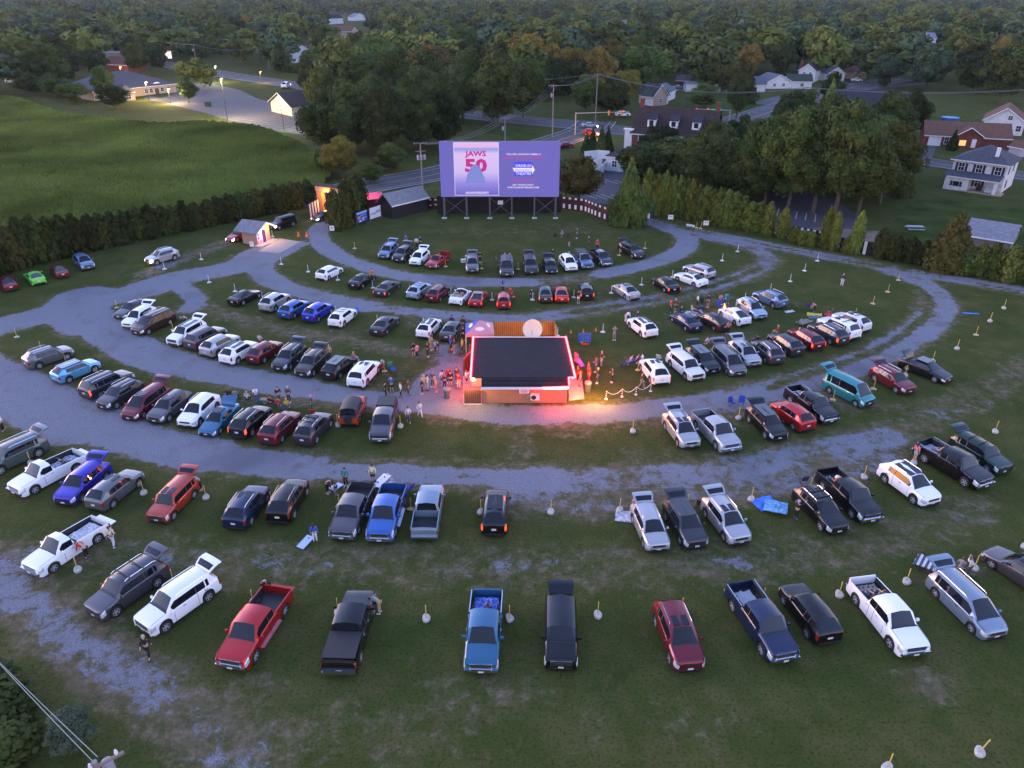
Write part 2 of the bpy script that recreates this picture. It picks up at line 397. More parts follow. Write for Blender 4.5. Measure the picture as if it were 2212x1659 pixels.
        if gb > .9:
            g = MB(); slab(g, .12, .52, -.82, .82, .01, off=.012); emitp('rear_window', g, [M_glass], parent=ti)
            for sd in (1, -1):
                g = MB(); g.tube([(hx-.12, sd*w*.7, hz-.35), P(.45, sd*.8)-Vector((0, 0, .06))], .015, 5); emitp('gas_strut', g, [M_black])
            g = MB(); g.box((L/2-(gb-.10)*L, 0, .78), (.9, w*1.5, .06)); emitp('cargo_floor', g, [M_black])
    PROTO[key] = out
    return out
OPTS = {}
def opt_mesh(kind, what):
    key = (kind, what)
    if key in OPTS: return OPTS[key]
    L, W, H, fw, rw, hf, cowl, belt, deck, wb, wt, rr, gb, wr = KINDS[kind]; w = W/2; m = MB(); X = lambda s: L/2-s*L; ms = []
    rwid = w*.76 if kind not in ('bigsuv', 'boxsuv', 'van', 'minivan') else w*.8
    if what == 'rails':
        for sd in (1, -1): m = MB(); ms.append(m); m.tube([(X(wt+.05), sd*rwid*.9, H-.0), (X(wt+.08), sd*rwid*.9, H+.07), (X(rr-.06), sd*rwid*.9, H+.06), (X(rr-.02), sd*rwid*.9, H-.02)], .02, 6)
    if what == 'bars':
        for s in (wt+.12, wt+(rr-wt)*.62): m = MB(); ms.append(m); m.box((X(s), 0, H+.085), (.09, rwid*1.95, .035))
    if what == 'sunroof': m.box((X(wt+.105), 0, H+.006), (.75, rwid*1.25, .06))
    if what == 'pano': m.box((X((wt+rr)/2-.03), 0, H+.010), ((rr-wt)*L*.78, rwid*1.5, .05))
    if what == 'blackroof':
        m.box((X((wt+rr)/2), 0, H+.008), ((rr-wt)*L*1.0, rwid*1.72, .05))
    if what == 'tonneau': m.box((X((gb+.975)/2), 0, belt+.13), ((.965-gb)*L, w*1.86, .05))
    if what == 'cap': m.box((X((gb+.985)/2), 0, belt+.35), ((.965-gb)*L, w*1.8, .5), taper=.9)
    if what == 'steps':
        for sd in (1, -1): m = MB(); ms.append(m); m.box((X((fw+rw)/2), sd*(w+.05), .34), ((rw-fw)*L*.62, .14, .04))
    if what == 'toprails':
        for sd in (1, -1): m = MB(); ms.append(m); m.box((X((gb+.975)/2), sd*(w-.05), belt+.09), ((.965-gb)*L, .05, .05))
    OPTS[key] = [q.mesh(what) for q in (ms or [m])]; return OPTS[key]
ONAME = {'rails': 'roof_rail', 'bars': 'roof_bar', 'sunroof': 'sunroof', 'pano': 'glass_roof', 'blackroof': 'roof_panel', 'tonneau': 'bed_cover', 'cap': 'bed_cover', 'steps': 'side_step', 'toprails': 'bed_rail'}
OMAT = {'rails': M_chrome, 'bars': M_black, 'sunroof': M_glass, 'pano': M_glass, 'blackroof': mat('gloss_black_roof', (.015, .015, .018), .15, coat=1), 'tonneau': mat('vinyl_cover', (.02, .02, .022), .6), 'cap': M_black, 'steps': M_chrome, 'toprails': M_chrome}
PAINTS = {'white': (.86, .87, .88), 'pearl': (.72, .72, .71), 'silver': (.42, .43, .45), 'grey': (.14, .145, .155), 'dkgrey': (.042, .044, .052), 'black': (.008, .008, .010),
 'navy': (.015, .025, .07), 'blue': (.03, .12, .40), 'brightblue': (.02, .05, .5), 'steel': (.11, .19, .32), 'ltblue': (.13, .42, .68), 'slate': (.22, .29, .36), 'red': (.45, .012, .014), 'dkred': (.16, .010, .022),
 'orange': (.50, .05, .012), 'orangered': (.42, .05, .025), 'green': (.010, .035, .025), 'teal': (.03, .24, .26), 'lime': (.14, .62, .05), 'brown': (.055, .025, .02), 'graphite': (.085, .078, .09), 'purpleblue': (.035, .025, .36),
 'ltsteel': (.33, .43, .55), 'petrol': (.03, .13, .24), 'bronze': (.05, .04, .035), 'seagreen': (.10, .13, .125)}
ROOTS = {}
def paint(c):
    metal = 0 if c in ('white', 'lime', 'pearl', 'orange') else .45
    return mat('car_paint_'+c, PAINTS[c], .32 if metal else .4, metal, coat=.6)
def car(kind, col, A, D, label, end='F', opened=False, opts=(), sc=1, cat=None, group='cars parked on the field', lit=None, rimm=None, chrome=True, name=None, world=None):
    """A = near end's ground point (pixels), D = pixel vector from it along the side sill, end = which end is near"""
    if world: loc, ang = world
    else:
        a = G(*A); b = G(A[0]+D[0], A[1]+D[1]); d = (b-a); d.z = 0; d.normalize()
        L = KINDS[kind][0]*sc; ctr = a+d*(L/2-.06)
        hd = -d if end == 'F' else d
        loc = (ctr.x, ctr.y, 0); ang = math.atan2(hd.y, hd.x)
    nm = name or {'pickup': 'pickup_truck', 'shortcab': 'pickup_truck', 'smallpickup': 'pickup_truck', 'van': 'camper_van', 'minivan': 'minivan', 'sedan': 'sedan_car', 'coupe': 'coupe_car', 'hatch': 'hatchback_car', 'liftback': 'hatchback_car', 'cabrio': 'convertible_car', 'wagon': 'station_wagon'}.get(kind, 'suv_car')
    ct = cat or {'pickup_truck': 'pickup truck', 'camper_van': 'van', 'minivan': 'minivan'}.get(nm, 'car')
    root = empty(nm, loc, ang, label, ct, group); hz_ = 1+((len(label)*37) % 11-4)*.008; root.scale = (sc, sc*(1+((len(label)*17) % 7-3)*.006), sc*hz_); ROOTS[label] = (root, kind, sc)
    pm = paint(col); sub = {'paint': pm, 'head': M_headon if lit == 'F' else M_head, 'tail': M_tailon if lit == 'R' or lit == 'F' and False else M_tail, 'trim': M_black if not (chrome and 'pickup' in nm) else M_chrome, 'chrome': M_chrome if chrome else M_black, 'mirror': pm, 'trim2': M_chrome if chrome and 'pickup' in nm else M_black}
    objs = []
    for (n, me, mk, par, lc) in car_proto(kind, opened):
        o = link(n, me, [sub.get(k, k) if isinstance(k, str) else k for k in mk], root if par is None else objs[par], None)
        if lc: o.location = lc
        objs.append(o)
    for op in opts:
        for q in opt_mesh(kind, op): link(ONAME[op], q, [OMAT[op]], root)
    return root

def on_car(key, s, y, z):
    """point at car fraction s (0 nose, 1 tail), side y, height z, in world space, and the car's heading"""
    lb = [k for k in ROOTS if k.startswith(key)] or [k for k in ROOTS if key in k]
    root, kind, sc = ROOTS[lb[0]]; L = KINDS[kind][0]; a = root.rotation_euler[2]; x = (L/2-s*L)*sc
    return Vector((root.location.x+math.cos(a)*x-math.sin(a)*y*sc, root.location.y+math.sin(a)*x+math.cos(a)*y*sc, z*sc)), math.degrees(a)
# (tile col,row, near end x,y, direction x,y, end, kind, colour, opened, opts, lit, scale, label)
CARS = [
 # arc nearest the screen
 (1,1,1100,588,95,-80,'F','suv','steel',1,('rails',),0,.97,'dusty blue crossover with raised hatch, leftmost of the arc nearest the screen'),
 (1,1,1222,616,105,-88,'F','suv','bronze',1,(),0,.97,'dark bronze crossover with raised hatch between the dusty blue crossover and the white one'),
 (1,1,1368,646,110,-95,'F','suv','white',1,(),0,.95,'white crossover with raised hatch beside the small red pickup'),
 (1,1,1510,670,125,-85,'F','smallpickup','red',0,(),0,1,'small old red pickup with a short cab near the screen lawn'),
 (1,1,1870,710,2,-100,'F','suv','grey',1,('rails',),0,.98,'dark grey crossover with raised hatch standing alone right of the small red pickup'),
 (1,1,2168,745,-4,-110,'F','boxsuv','graphite',0,('rails',),0,1.08,'boxy dark grey off-roader with people sitting behind it, middle of the nearest arc'),
 (2,1,170,722,-30,-100,'F','bigsuv','dkgrey',1,('rails',),0,.95,'charcoal large car with raised hatch showing red lamps, near the screen'),
 (2,1,345,714,-45,-100,'F','hatch','black',1,(),0,1,'small black hatchback with raised hatch left of the white crossover near the screen'),
 (2,1,520,697,-75,-95,'F','suv','white',0,(),0,.97,'white crossover with closed hatch between black hatchback and grey pickup near the screen'),
 (2,1,655,674,-85,-100,'F','shortcab','steel',0,('cap',),0,.93,'blue grey pickup with dark covered bed near the screen'),
 (2,1,820,650,-115,-100,'F','pickup','dkgrey',0,(),0,.9,'dark grey pickup with two people at its bed near the screen'),
 (2,1,1108,583,-160,-80,'F','bigsuv','black',1,('bars',),0,.95,'black large car with raised hatch and roof bars, rightmost of the arc nearest the screen'),
 # second arc
 (1,1,560,768,120,-62,'R','hatch','white',0,(),0,1,'white hatchback, first of the second arc, seen from behind'),
 (1,1,843,848,110,-68,'R','sedan','black',0,(),0,1,'black sedan with a man in orange behind it in the second arc'),
 (1,1,1066,914,105,-75,'R','sedan','dkgrey',0,(),'R',1,'near black sedan with glowing tail lamps in the second arc'),
 (1,1,1350,938,110,-85,'R','suv','ltsteel',0,('bars',),0,.95,'pale blue grey crossover carrying a black bike rack in the second arc'),
 (1,1,1520,964,98,-85,'R','suv','dkred',0,('rails',),0,.93,'red crossover right of the pale blue grey one in the second arc'),
 (1,1,1718,987,85,-85,'R','cabrio','white',0,(),0,1,'white convertible with its roof folded down and beige seats'),
 (1,1,1893,1004,45,-92,'R','coupe','red',0,('blackroof',),'R',.98,'red sedan with dark glass roof right of the white convertible'),
 (1,1,2140,1022,3,-100,'R','hatch','red',0,(),'R',.98,'red hatchback with lamps lit beside a white speaker post, middle of the second arc'),
 (2,1,289,968,-8,-95,'R','sedan','dkgrey',0,(),'R',.97,'dark sedan left of the bright red sedan in the second arc'),
 (2,1,431,967,-14,-95,'R','sedan','red',0,(),'R',.97,'bright red sedan with a glowing lamp bar in the second arc'),
 (2,1,648,940,-24,-95,'R','hatch','black',0,(),'R',1,'black hatchback with a woman in pale shorts standing beside it'),
 (2,1,1058,945,-95,-66,'R','sedan','silver',0,('sunroof',),0,1,'silver sedan with a sunroof parked alone on a bare patch of the second arc'),
 (2,1,1400,886,-112,-76,'R','sedan','black',0,(),'R',1.03,'long black sedan right of the silver sedan, one red lamp lit'),
 (2,1,1655,826,-160,-60,'R','sedan','white',0,('sunroof',),0,1.02,'white sedan with dark sunroof near the right end of the second arc'),
 (2,1,1722,755,-160,-58,'R','wagon','silver',0,('rails',),0,1,'silver wagon parked right behind the white sedan of the second arc'),
 # third arc, left
 (0,1,2015,992,165,-78,'R','coupe','black',0,(),0,1,'black coupe, leftmost of the third arc'),
 (1,1,83,1050,140,-88,'R','suv','silver',0,('rails',),0,1,'silver crossover with its side door open in the third arc'),
 (1,1,246,1110,150,-92,'R','suv','blue',0,(),0,.98,'deep blue crossover next to the silver crossover'),
 (1,1,455,1138,150,-98,'R','suv','brightblue',0,(),0,.98,'vivid blue crossover left of the white one with black roof bars'),
 (1,1,680,1182,98,-78,'R','suv','white',0,('rails','bars'),0,.94,'white crossover with black roof bars and a blue scooter at its nose'),
 (1,1,1040,1252,90,-80,'R','sedan','dkgrey',0,(),0,1.02,'black green old sedan standing alone in the third arc'),
 (1,1,1440,1276,85,-92,'R','suv','white',0,('pano',),0,.94,'white crossover with dark glass roof parked by the queue of people'),
 (1,1,1645,1300,62,-85,'R','sedan','graphite',0,(),0,1,'dark grey sedan beside the striped canopy tent'),
 # third arc, right
 (2,1,1202,1272,-110,-86,'R','suv','white',0,('pano',),0,.97,'white crossover with a black glass roof nearest the photographer in grey'),
 (2,1,1592,1218,-122,-82,'R','sedan','navy',0,(),0,1,'dark blue sedan with a white blanket spread at its nose'),
 (2,1,1832,1214,-140,-84,'R','liftback','bronze',0,(),0,1,'dark bronze liftback with a person in pink at its tail'),
 (2,1,2010,1164,-130,-82,'R','liftback','white',0,(),0,1,'white liftback right of the fire pit'),
 (2,1,2150,1114,-145,-98,'F','suv','ltsteel',0,('sunroof','rails'),0,.97,'pale blue crossover facing the camera right of the white liftback'),
 (3,1,126,1014,-157,-66,'R','suv','steel',0,('rails',),0,.98,'steel blue crossover at the right end of the third arc'),
 # fourth arc, left
 (0,1,1030,1105,220,-110,'F','sedan','dkgrey',0,(),0,1,'black green sedan, leftmost of the fourth arc'),
 (0,1,1110,1195,215,-128,'F','suv','white',1,(),0,.98,'white crossover with open glass hatch between black sedan and brown people carrier'),
 (0,1,1185,1245,210,-95,'F','minivan','brown',0,('rails',),0,1,'brown people carrier with chrome window lines, left part of the fourth arc'),
 (0,1,1500,1338,205,-115,'F','bigsuv','white',1,('pano',),0,.95,'white large car with raised hatch and red bags behind it'),
 (0,1,1650,1374,220,-112,'R','bigsuv','graphite',0,(),0,.95,'black grey large car seen from behind next to the white large car'),
 (0,1,1785,1440,190,-104,'R','suv','silver',0,(),0,1,'silver crossover seen from behind left of the white one with dark glass roof'),
 (0,1,1955,1505,165,-100,'R','suv','white',0,('pano',),0,1,'white crossover with dark glass roof seen from behind, middle of the left fourth arc'),
 (1,1,-25,1500,160,-102,'R','suv','dkred',0,(),0,.97,'dark red crossover with chrome window line left of the dark grey one'),
 (1,1,200,1562,150,-125,'F','suv','dkgrey',1,('rails',),0,1,'charcoal crossover facing the camera with raised hatch'),
 (1,1,400,1615,135,-122,'F','suv','bronze',1,('rails',),0,.98,'dark brown crossover with raised hatch and silver grille in the fourth arc'),
 (1,1,630,1632,140,-115,'R','hatch','black',0,('blackroof',),0,1.05,'glossy black hatchback left of the white large car near the children'),
 (1,1,862,1702,92,-104,'R','bigsuv','white',0,('rails','sunroof'),0,.92,'white large car seen from behind at the right end of the left fourth arc'),
 # fourth arc, right
 (2,1,1290,1682,-78,-104,'R','suv','white',0,('sunroof',),'R',1,'white crossover seen from behind with red side lamps near the rope posts'),
 (2,1,1598,1642,-135,-112,'F','bigsuv','pearl',1,(),0,.97,'white large car with raised hatch beside a pale green garden chair'),
 (2,1,1735,1583,-140,-118,'F','suv','black',1,('blackroof',),0,1,'black crossover with raised hatch between the white large car and the grey people carrier'),
 (2,1,1958,1600,-140,-132,'F','minivan','grey',1,(),0,1,'grey people carrier with raised hatch in the right fourth arc'),
 (2,1,2088,1525,-140,-125,'F','suv','silver',1,('sunroof',),0,.98,'silver crossover with raised hatch and sunroof right of the grey people carrier'),
 (3,1,75,1505,-140,-118,'R','suv','graphite',0,('rails',),0,1,'dark grey crossover with roof rails right of the silver one'),
 (3,1,250,1430,-145,-98,'R','suv','dkgrey',0,(),0,1,'black crossover left of the dark red one with lit lamps'),
 (3,1,428,1384,-145,-92,'R','suv','dkred',0,(),'R',1,'dark red crossover with lit lamps and a person at its door'),
 (3,1,640,1338,-160,-84,'R','suv','dkgrey',0,('rails',),'R',1.05,'dark green grey crossover with silver roof rails before the white large car'),
 (3,1,742,1288,-165,-78,'R','bigsuv','white',0,('bars','sunroof'),0,.98,'big white car with roof rails and sunroof at the right end of the fourth arc'),
 (3,1,842,1224,-170,-72,'R','suv','pearl',0,('bars','sunroof'),0,.98,'white crossover with a spare wheel, rightmost of the fourth arc'),
 # fifth arc, left
 (0,1,240,1535,235,-78,'R','suv','grey',0,('rails',),0,1,'slate grey crossover alone at the far left of the fifth arc'),
 (0,1,492,1662,215,-88,'R','suv','ltblue',0,('blackroof',),0,.97,'sky blue crossover with a black roof'),
 (0,2,748,142,225,-105,'R','bigsuv','dkgrey',0,('rails',),'R',.98,'charcoal crossover with glowing red tail lamps, left end of the fifth arc'),
 (0,2,897,236,205,-115,'F','suv','dkgrey',0,('rails',),0,.96,'dark crossover with chrome window line next to the dark red people carrier'),
 (0,2,1120,326,205,-148,'F','minivan','dkred',1,('sunroof',),0,1,'dark red people carrier in the left fifth arc'),
 (0,2,1345,354,185,-140,'F','suv','graphite',0,('sunroof',),0,1,'graphite crossover with open sunroof between red people carrier and white crossover'),
 (0,2,1612,392,165,-152,'F','suv','white',0,('rails',),0,1.02,'white crossover facing the camera in the left fifth arc'),
 (0,2,1788,468,170,-165,'F','sedan','petrol',1,('sunroof',),0,1,'petrol blue sedan with its boot lid up'),
 (0,2,2060,485,165,-152,'R','suv','black',0,('rails',),'R',1,'black crossover with red glints on its windows'),
 (1,2,104,542,150,-148,'R','suv','dkred',0,('rails',),0,1.02,'wine red crossover with chrome strips between two dark ones'),
 (1,2,408,550,110,-125,'R','suv','dkgrey',0,('bars','rails','sunroof'),0,1,'dark blue grey crossover with black roof bars, near the orange off-roader'),
 (1,2,805,378,42,-110,'R','jeep','orange',0,(),0,.98,'orange off-roader with black soft top and a spare wheel in a blue cover'),
 (1,2,1075,525,45,-160,'F','pickup','graphite',0,('cap',),0,.98,'graphite pickup with covered bed right of the orange off-roader'),
 # fifth arc, right
 (2,2,1545,575,-108,-140,'F','suv','silver',1,('sunroof','rails'),0,1,'silver crossover with raised hatch next to the silver pickup'),
 (2,2,1888,604,-180,-186,'F','pickup','silver',0,(),0,.98,'silver pickup with an open bed'),
 (3,2,92,504,-150,-145,'F','suv','black',1,('blackroof',),0,1,'black crossover with seven slot grille and blue chairs behind it'),
 (3,2,335,424,-158,-118,'R','suv','red',0,(),0,.97,'bright red crossover between the black crossover and black pickup'),
 (3,2,530,354,-240,-172,'F','pickup','black',0,('toprails',),0,.97,'black pickup with a checked blanket in its bed'),
 (3,2,862,208,-225,-115,'F','van','teal',1,(),0,1.02,'old teal camper van with raised rear door'),
 (3,2,1215,98,-200,-112,'F','suv','dkred',1,('rails',),0,.98,'dark red crossover with raised hatch right of the teal van'),
 (3,1,1550,1658,-245,-98,'F','sedan','black',1,('blackroof',),0,1.05,'long black car with lifted boot lid, far right of the fifth arc'),
 # sixth arc, left
 (0,2,-130,800,260,-122,'F','bigsuv','seagreen',1,('rails',),0,1,'green grey large car with raised hatch cut by the left picture edge'),
 (0,2,150,975,360,-190,'F','shortcab','white',1,(),0,1.02,'white short cab pickup with lowered tailgate and loaded bed'),
 (0,2,563,1066,265,-232,'F','suv','purpleblue',1,(),0,1.02,'violet blue crossover with raised hatch'),
 (0,2,832,1115,215,-172,'R','suv','grey',0,('sunroof',),0,1,'grey crossover with sunroof right of the violet blue one'),
 (0,2,1367,1216,165,-172,'F','boxsuv','orangered',1,('sunroof',),0,1,'orange red boxy car with raised hatch and silver bumper'),
 (0,2,2032,1276,140,-200,'R','suv','navy',0,('rails','sunroof'),0,1,'dark navy crossover left of the black one in the sixth arc'),
 (1,2,198,1226,110,-195,'R','suv','black',0,('rails',),0,1.02,'black crossover with chrome bumper strip in the sixth arc'),
 (1,2,748,1366,118,-255,'F','pickup','graphite',1,(),0,1,'graphite pickup with folding camp gear behind it, left of the bright blue pickup'),
 (1,2,1072,1390,80,-250,'F','pickup','blue',1,('steps',),0,1,'bright blue pickup with chrome grille and a person sitting on its tailgate'),
 (1,2,1456,1364,42,-240,'R','pickup','slate',0,(),0,.98,'slate blue pickup with an empty black lined bed'),
 (1,2,2056,1334,18,-215,'R','suv','black',0,('rails','pano'),'R',1.02,'black crossover with glass roof alone right of the slate pickup'),
 # sixth arc, right
 (2,2,1262,1468,-88,-195,'F','suv','silver',1,('rails',),0,.98,'silver crossover with raised hatch and a man in red beside it'),
 (2,2,1590,1444,-118,-195,'F','suv','dkgrey',1,('blackroof',),0,1,'dark grey crossover with black roof and raised hatch between two silver ones'),
 (2,2,1970,1408,-145,-185,'F','suv','silver',1,('sunroof','rails'),0,1,'silver crossover with raised hatch and sunroof near the blue blanket'),
 (3,2,600,1314,-215,-215,'F','suv','black',0,('bars','rails','pano'),0,1.02,'black crossover with silver roof bars beside the man in black'),
 (3,2,880,1214,-240,-230,'F','pickup','black',0,(),0,1,'black pickup with chrome front and a white paper lantern in its bed'),
 (3,2,1405,1072,-228,-165,'F','suv','white',0,('pano','rails'),0,1.04,'white crossover with long black glass roof in the right sixth arc'),
 (3,2,1855,920,-320,-190,'F','pickup','black',0,('toprails',),0,1.03,'large black pickup with bedding in its bed and chrome wheels'),
 (3,2,2022,794,-330,-200,'F','bigsuv','green',1,('bars',),0,.95,'dark green large car with raised hatch behind the large black pickup'),
 # nearest arc to the camera
 (0,2,290,1662,365,-240,'F','shortcab','white',1,(),0,1,'white older pickup with an open driver door and loaded bed'),
 (0,3,832,382,300,-212,'F','bigsuv','graphite',1,('bars','rails'),0,.98,'graphite wagon with roof bars, raised hatch covered in stickers'),
 (0,3,1258,506,330,-232,'F','bigsuv','white',1,('rails',),0,1,'big white car with raised hatch at the lower left'),
 (0,3,2012,826,300,-455,'F','pickup','red',1,('steps',),0,1.02,'red pickup with chrome front and an open passenger door'),
 (1,3,728,876,125,-420,'R','pickup','black',0,('tonneau',),0,1.03,'black pickup with a soft bed cover, tail towards the camera'),
 (1,3,1945,862,45,-500,'F','pickup','petrol',1,('toprails',),0,1.0,'petrol blue pickup with patterned blankets in its bed'),
 (2,3,420,834,-5,-450,'F','bigsuv','black',1,(),0,.98,'black large car with its boot raised, in front of the camera'),
 (2,3,1530,850,-130,-330,'F','suv','dkred',0,('rails','sunroof'),0,1.04,'wine red crossover with chrome mirrors nearest the camera'),
 (3,3,130,768,-250,-370,'F','pickup','navy',0,('toprails',),0,1,'dark navy pickup with chrome grille at the lower right'),
 (3,3,512,610,-215,-295,'R','suv','black',0,(),0,1,'black crossover with red tail lamp between the navy and white pickups'),
 (3,3,1250,712,-320,-400,'F','pickup','white',0,(),0,1,'white pickup with dark grille and two people lying in its bed'),
 (3,3,1952,556,-340,-330,'F','minivan','slate',1,('rails',),0,1,'silver blue people carrier with an open sliding door and raised hatch'),
 (3,2,2500,1885,-370,-240,'R','sedan','graphite',0,('sunroof',),0,1.05,'dark grey sedan cut off by the right picture edge'),
]
for (c, r, ax, ay, vx, vy, end, kind, col, op, opts, lit, sc, label) in CARS:
    car(kind, col, T(c, r, ax, ay), (vx/4, vy/4), label, end, bool(op), opts, sc, lit=lit or None)
# cars left by the hedge and at the ticket booth
car('sedan', 'dkred', T(0,1,108,862), (-95/4,-100/4), 'dark red sedan by the hedge, partly out of the left edge', 'R', group='cars parked against the left hedge')
car('coupe', 'lime', T(0,1,348,808), (-90/4,-95/4), 'lime green sports coupe parked by the tall hedge', 'R', group='cars parked against the left hedge')
car('coupe', 'dkred', T(0,1,555,748), (-80/4,-82/4), 'dark red old sports coupe between lime green coupe and blue grey crossover', 'R', sc=.92, group='cars parked against the left hedge')
car('suv', 'steel', T(0,1,775,680), (-100/4,-85/4), 'blue grey crossover facing out from the tall hedge', 'F', group='cars parked against the left hedge')
car('suv', 'silver', T(0,1,1285,636), (150/4,-42/4), 'silver crossover driving in with its headlamps on', 'F', lit='F', opts=('rails',), group='cars arriving at the gate')
car('sedan', 'red', T(0,1,1985,438), (150/4,-55/4), 'red car with headlamps on beside the ticket booth', 'F', lit='F', group='cars arriving at the gate')
car('boxsuv', 'black', T(1,1,140,330), (150/4,-42/4), 'black boxy car with headlamps on waiting behind the ticket booth', 'F', lit='F', group='cars arriving at the gate', sc=1.05)
car('sedan', 'black', T(1,1,505,258), (150/4,-45/4), 'dark sedan with headlamps on coming through the entrance arch', 'F', lit='F', group='cars arriving at the gate')
# ---------------------------------------------------------------- ground with gravel tracks
def gw(pts, c=None):   # pixel polyline -> ground polyline
    return np.array([[G(x, y).x, G(x, y).y] for x, y in pts])
GX0, GX1, GY0, GY1, ST = -120.0, 132.0, 16.0, 206.0, .75
nx, ny = int((GX1-GX0)/ST)+1, int((GY1-GY0)/ST)+1
xs = np.linspace(GX0, GX1, nx); ys = np.linspace(GY0, GY1, ny); XX, YY = np.meshgrid(xs, ys)
def dist_poly(P, closed=False):
    D = np.full(XX.shape, 1e9); n = len(P); B = np.zeros(XX.shape)
    for i in range(n-1):
        a, b = P[i], P[i+1]; ab = b-a; L2 = (ab**2).sum()+1e-9
        t = np.clip(((XX-a[0])*ab[0]+(YY-a[1])*ab[1])/L2, 0, 1)
        D = np.minimum(D, np.hypot(XX-a[0]-t*ab[0], YY-a[1]-t*ab[1]))
    return D
def smooth(P, k=2):
    for _ in range(k):
        Q = [P[0]]
        for a, b in zip(P, P[1:]): Q += [a*.75+b*.25, a*.25+b*.75]
        P = np.array(Q+[P[-1]])
    return P
grav = np.zeros(XX.shape); dirt = np.zeros(XX.shape)
def track(pts, hw, g=1.0, d=1.0, soft=1.2, dextra=2.0):
    """pts in overview pixels, half width in metres"""
    global grav, dirt
    D = dist_poly(smooth(gw(pts)))
    grav = np.maximum(grav, g*np.clip((hw+soft/2-D)/soft, 0, 1))
    dirt = np.maximum(dirt, d*np.clip((hw+dextra-D)/(dextra+.6), 0, 1))
def blob(x, y, rx, ry, g=0, d=1.0):
    global grav, dirt
    p = G(x, y); q = np.clip(1.5-np.hypot((XX-p.x)/rx, (YY-p.y)/ry)*1.0, 0, 1)
    grav = np.maximum(grav, g*q); dirt = np.maximum(dirt, d*q)
def inpoly(pts, g=1., d=1.):
    global grav, dirt
    P = gw(pts); ins = np.zeros(XX.shape, bool); j = len(P)-1
    for i in range(len(P)):
        c_ = ((P[i][1] > YY) != (P[j][1] > YY)) & (XX < (P[j][0]-P[i][0])*(YY-P[i][1])/(P[j][1]-P[i][1]+1e-9)+P[i][0]); ins ^= c_; j = i
    D = dist_poly(np.vstack([P, P[:1]])); sd = np.where(ins, D, -D)
    grav = np.maximum(grav, g*np.clip((sd+.5)/1.2, 0, 1)); dirt = np.maximum(dirt, d*np.clip((sd+2)/2.5, 0, 1))
track([(728,468),(705,480),(682,500),(695,530),(740,560),(830,590),(930,604),(1060,611),(1140,610)], 1.75, dextra=1.6)
track([(1140,610),(1220,606),(1310,592)], 1.7, g=.50, d=.9)
track([(1300,592),(1390,574),(1450,555),(1488,532),(1480,508),(1440,492),(1390,474)], 1.8, g=.92)
track([(640,528),(600,548),(562,572),(570,598),(620,622),(700,645),(800,662)], 1.9, g=.95)
track([(800,662),(920,677),(1050,687),(1140,688)], 1.4, g=.82)
track([(1140,688),(1230,677),(1331,659),(1440,644),(1550,615),(1625,590),(1668,565),(1650,545),(1590,524),(1520,510)], 1.8, g=.66)
track([(1395,476),(1450,490),(1530,505),(1600,518),(1665,531),(1740,546),(1820,560),(1880,571),(1950,588),(2060,602),(2150,618),(2250,634)], 1.75, g=.78)
track([(1925,584),(1985,606),(2025,638),(2032,668),(1995,710),(1925,756),(1850,788),(1750,822),(1659,850),(1560,868)], 2.3, g=.74)
track([(1560,868),(1450,880),(1350,890),(1250,896),(1130,898),(1000,884),(900,868),(830,866)], 1.9, g=.9)
track([(180,640),(190,680),(235,722),(300,760),(380,787)], 2.7); track([(370,784),(470,806),(560,823),(650,838)], 2.2); track([(640,837),(760,856),(860,868)], 1.7)
inpoly([(900,808),(960,780),(1020,775),(1022,860),(1035,885),(930,900),(870,880),(880,862),(885,835)], 1, 1)
inpoly([(930,745),(1000,738),(1018,790),(940,800)], .70, 1)
track([(430,655),(500,682),(560,702),(680,724),(800,745),(900,768)], 1.3, g=.40, d=.8)
track([(395,620),(430,650),(405,668)], 1.4, g=.9)
inpoly([(545,534),(596,532),(600,560),(585,585),(520,585),(440,592),(420,590),(480,572),(500,556)], 1, 1)
track([(560,572),(480,588),(400,604),(330,622)], 1.9); track([(335,620),(250,640),(150,665),(60,690),(-40,715),(-140,760)], 3.0)
track([(600,540),(470,580),(380,592),(300,616),(240,640)], 1.5)
track([(485,525),(430,545),(380,562),(320,592)], 1.7, g=.5, d=.9)
track([(180,640),(150,660),(190,700)], 3.6)
track([(-140,760),(-60,800),(20,838),(110,885),(180,917)], 3.6); track([(170,912),(250,937),(340,962),(450,982)], 2.6); track([(440,980),(560,1000),(680,1012)], 1.9, dextra=2.5); track([(670,1011),(800,1021),(920,1026),(1020,1030),(1110,1034)], 1.35, dextra=3)
track([(1110,1028),(1180,1022)], 1.1, g=.9)
track([(1100,1035),(1250,1040),(1400,1030),(1520,1022),(1600,1008),(1700,988),(1790,972),(1860,958),(1920,942)], 2.0, g=.66)
track([(1100,1068),(1180,1078),(1280,1082),(1380,1070),(1480,1056),(1580,1050),(1659,1040),(1760,1018),(1840,1000),(1900,985)], 2.2, g=.54, d=1)
track([(1920,942),(1990,910),(2060,880),(2130,850),(2212,800),(2300,740)], 1.9, g=.34, d=.7)
track([(-80,1190),(40,1200),(180,1196),(300,1206),(450,1214),(600,1218),(760,1216),(950,1226),(1150,1226),(1350,1224),(1550,1214),(1700,1204),(1900,1170),(2100,1100)], 2.0, g=.40, d=.66, soft=3, dextra=3)
track([(-60,1200),(20,1260),(80,1320),(150,1370),(190,1400),(240,1450),(300,1470),(340,1500)], 2.0, g=.62, soft=2.6, d=.95)
track([(340,1500),(380,1540),(440,1560),(480,1620),(560,1700)], 1.9, g=.54, soft=2.6, d=.9)
track([(560,1480),(580,1560),(640,1600),(760,1565),(860,1585),(960,1570),(1030,1530),(1090,1490)], 1.4, g=.36, d=.58, soft=2.5, dextra=3)
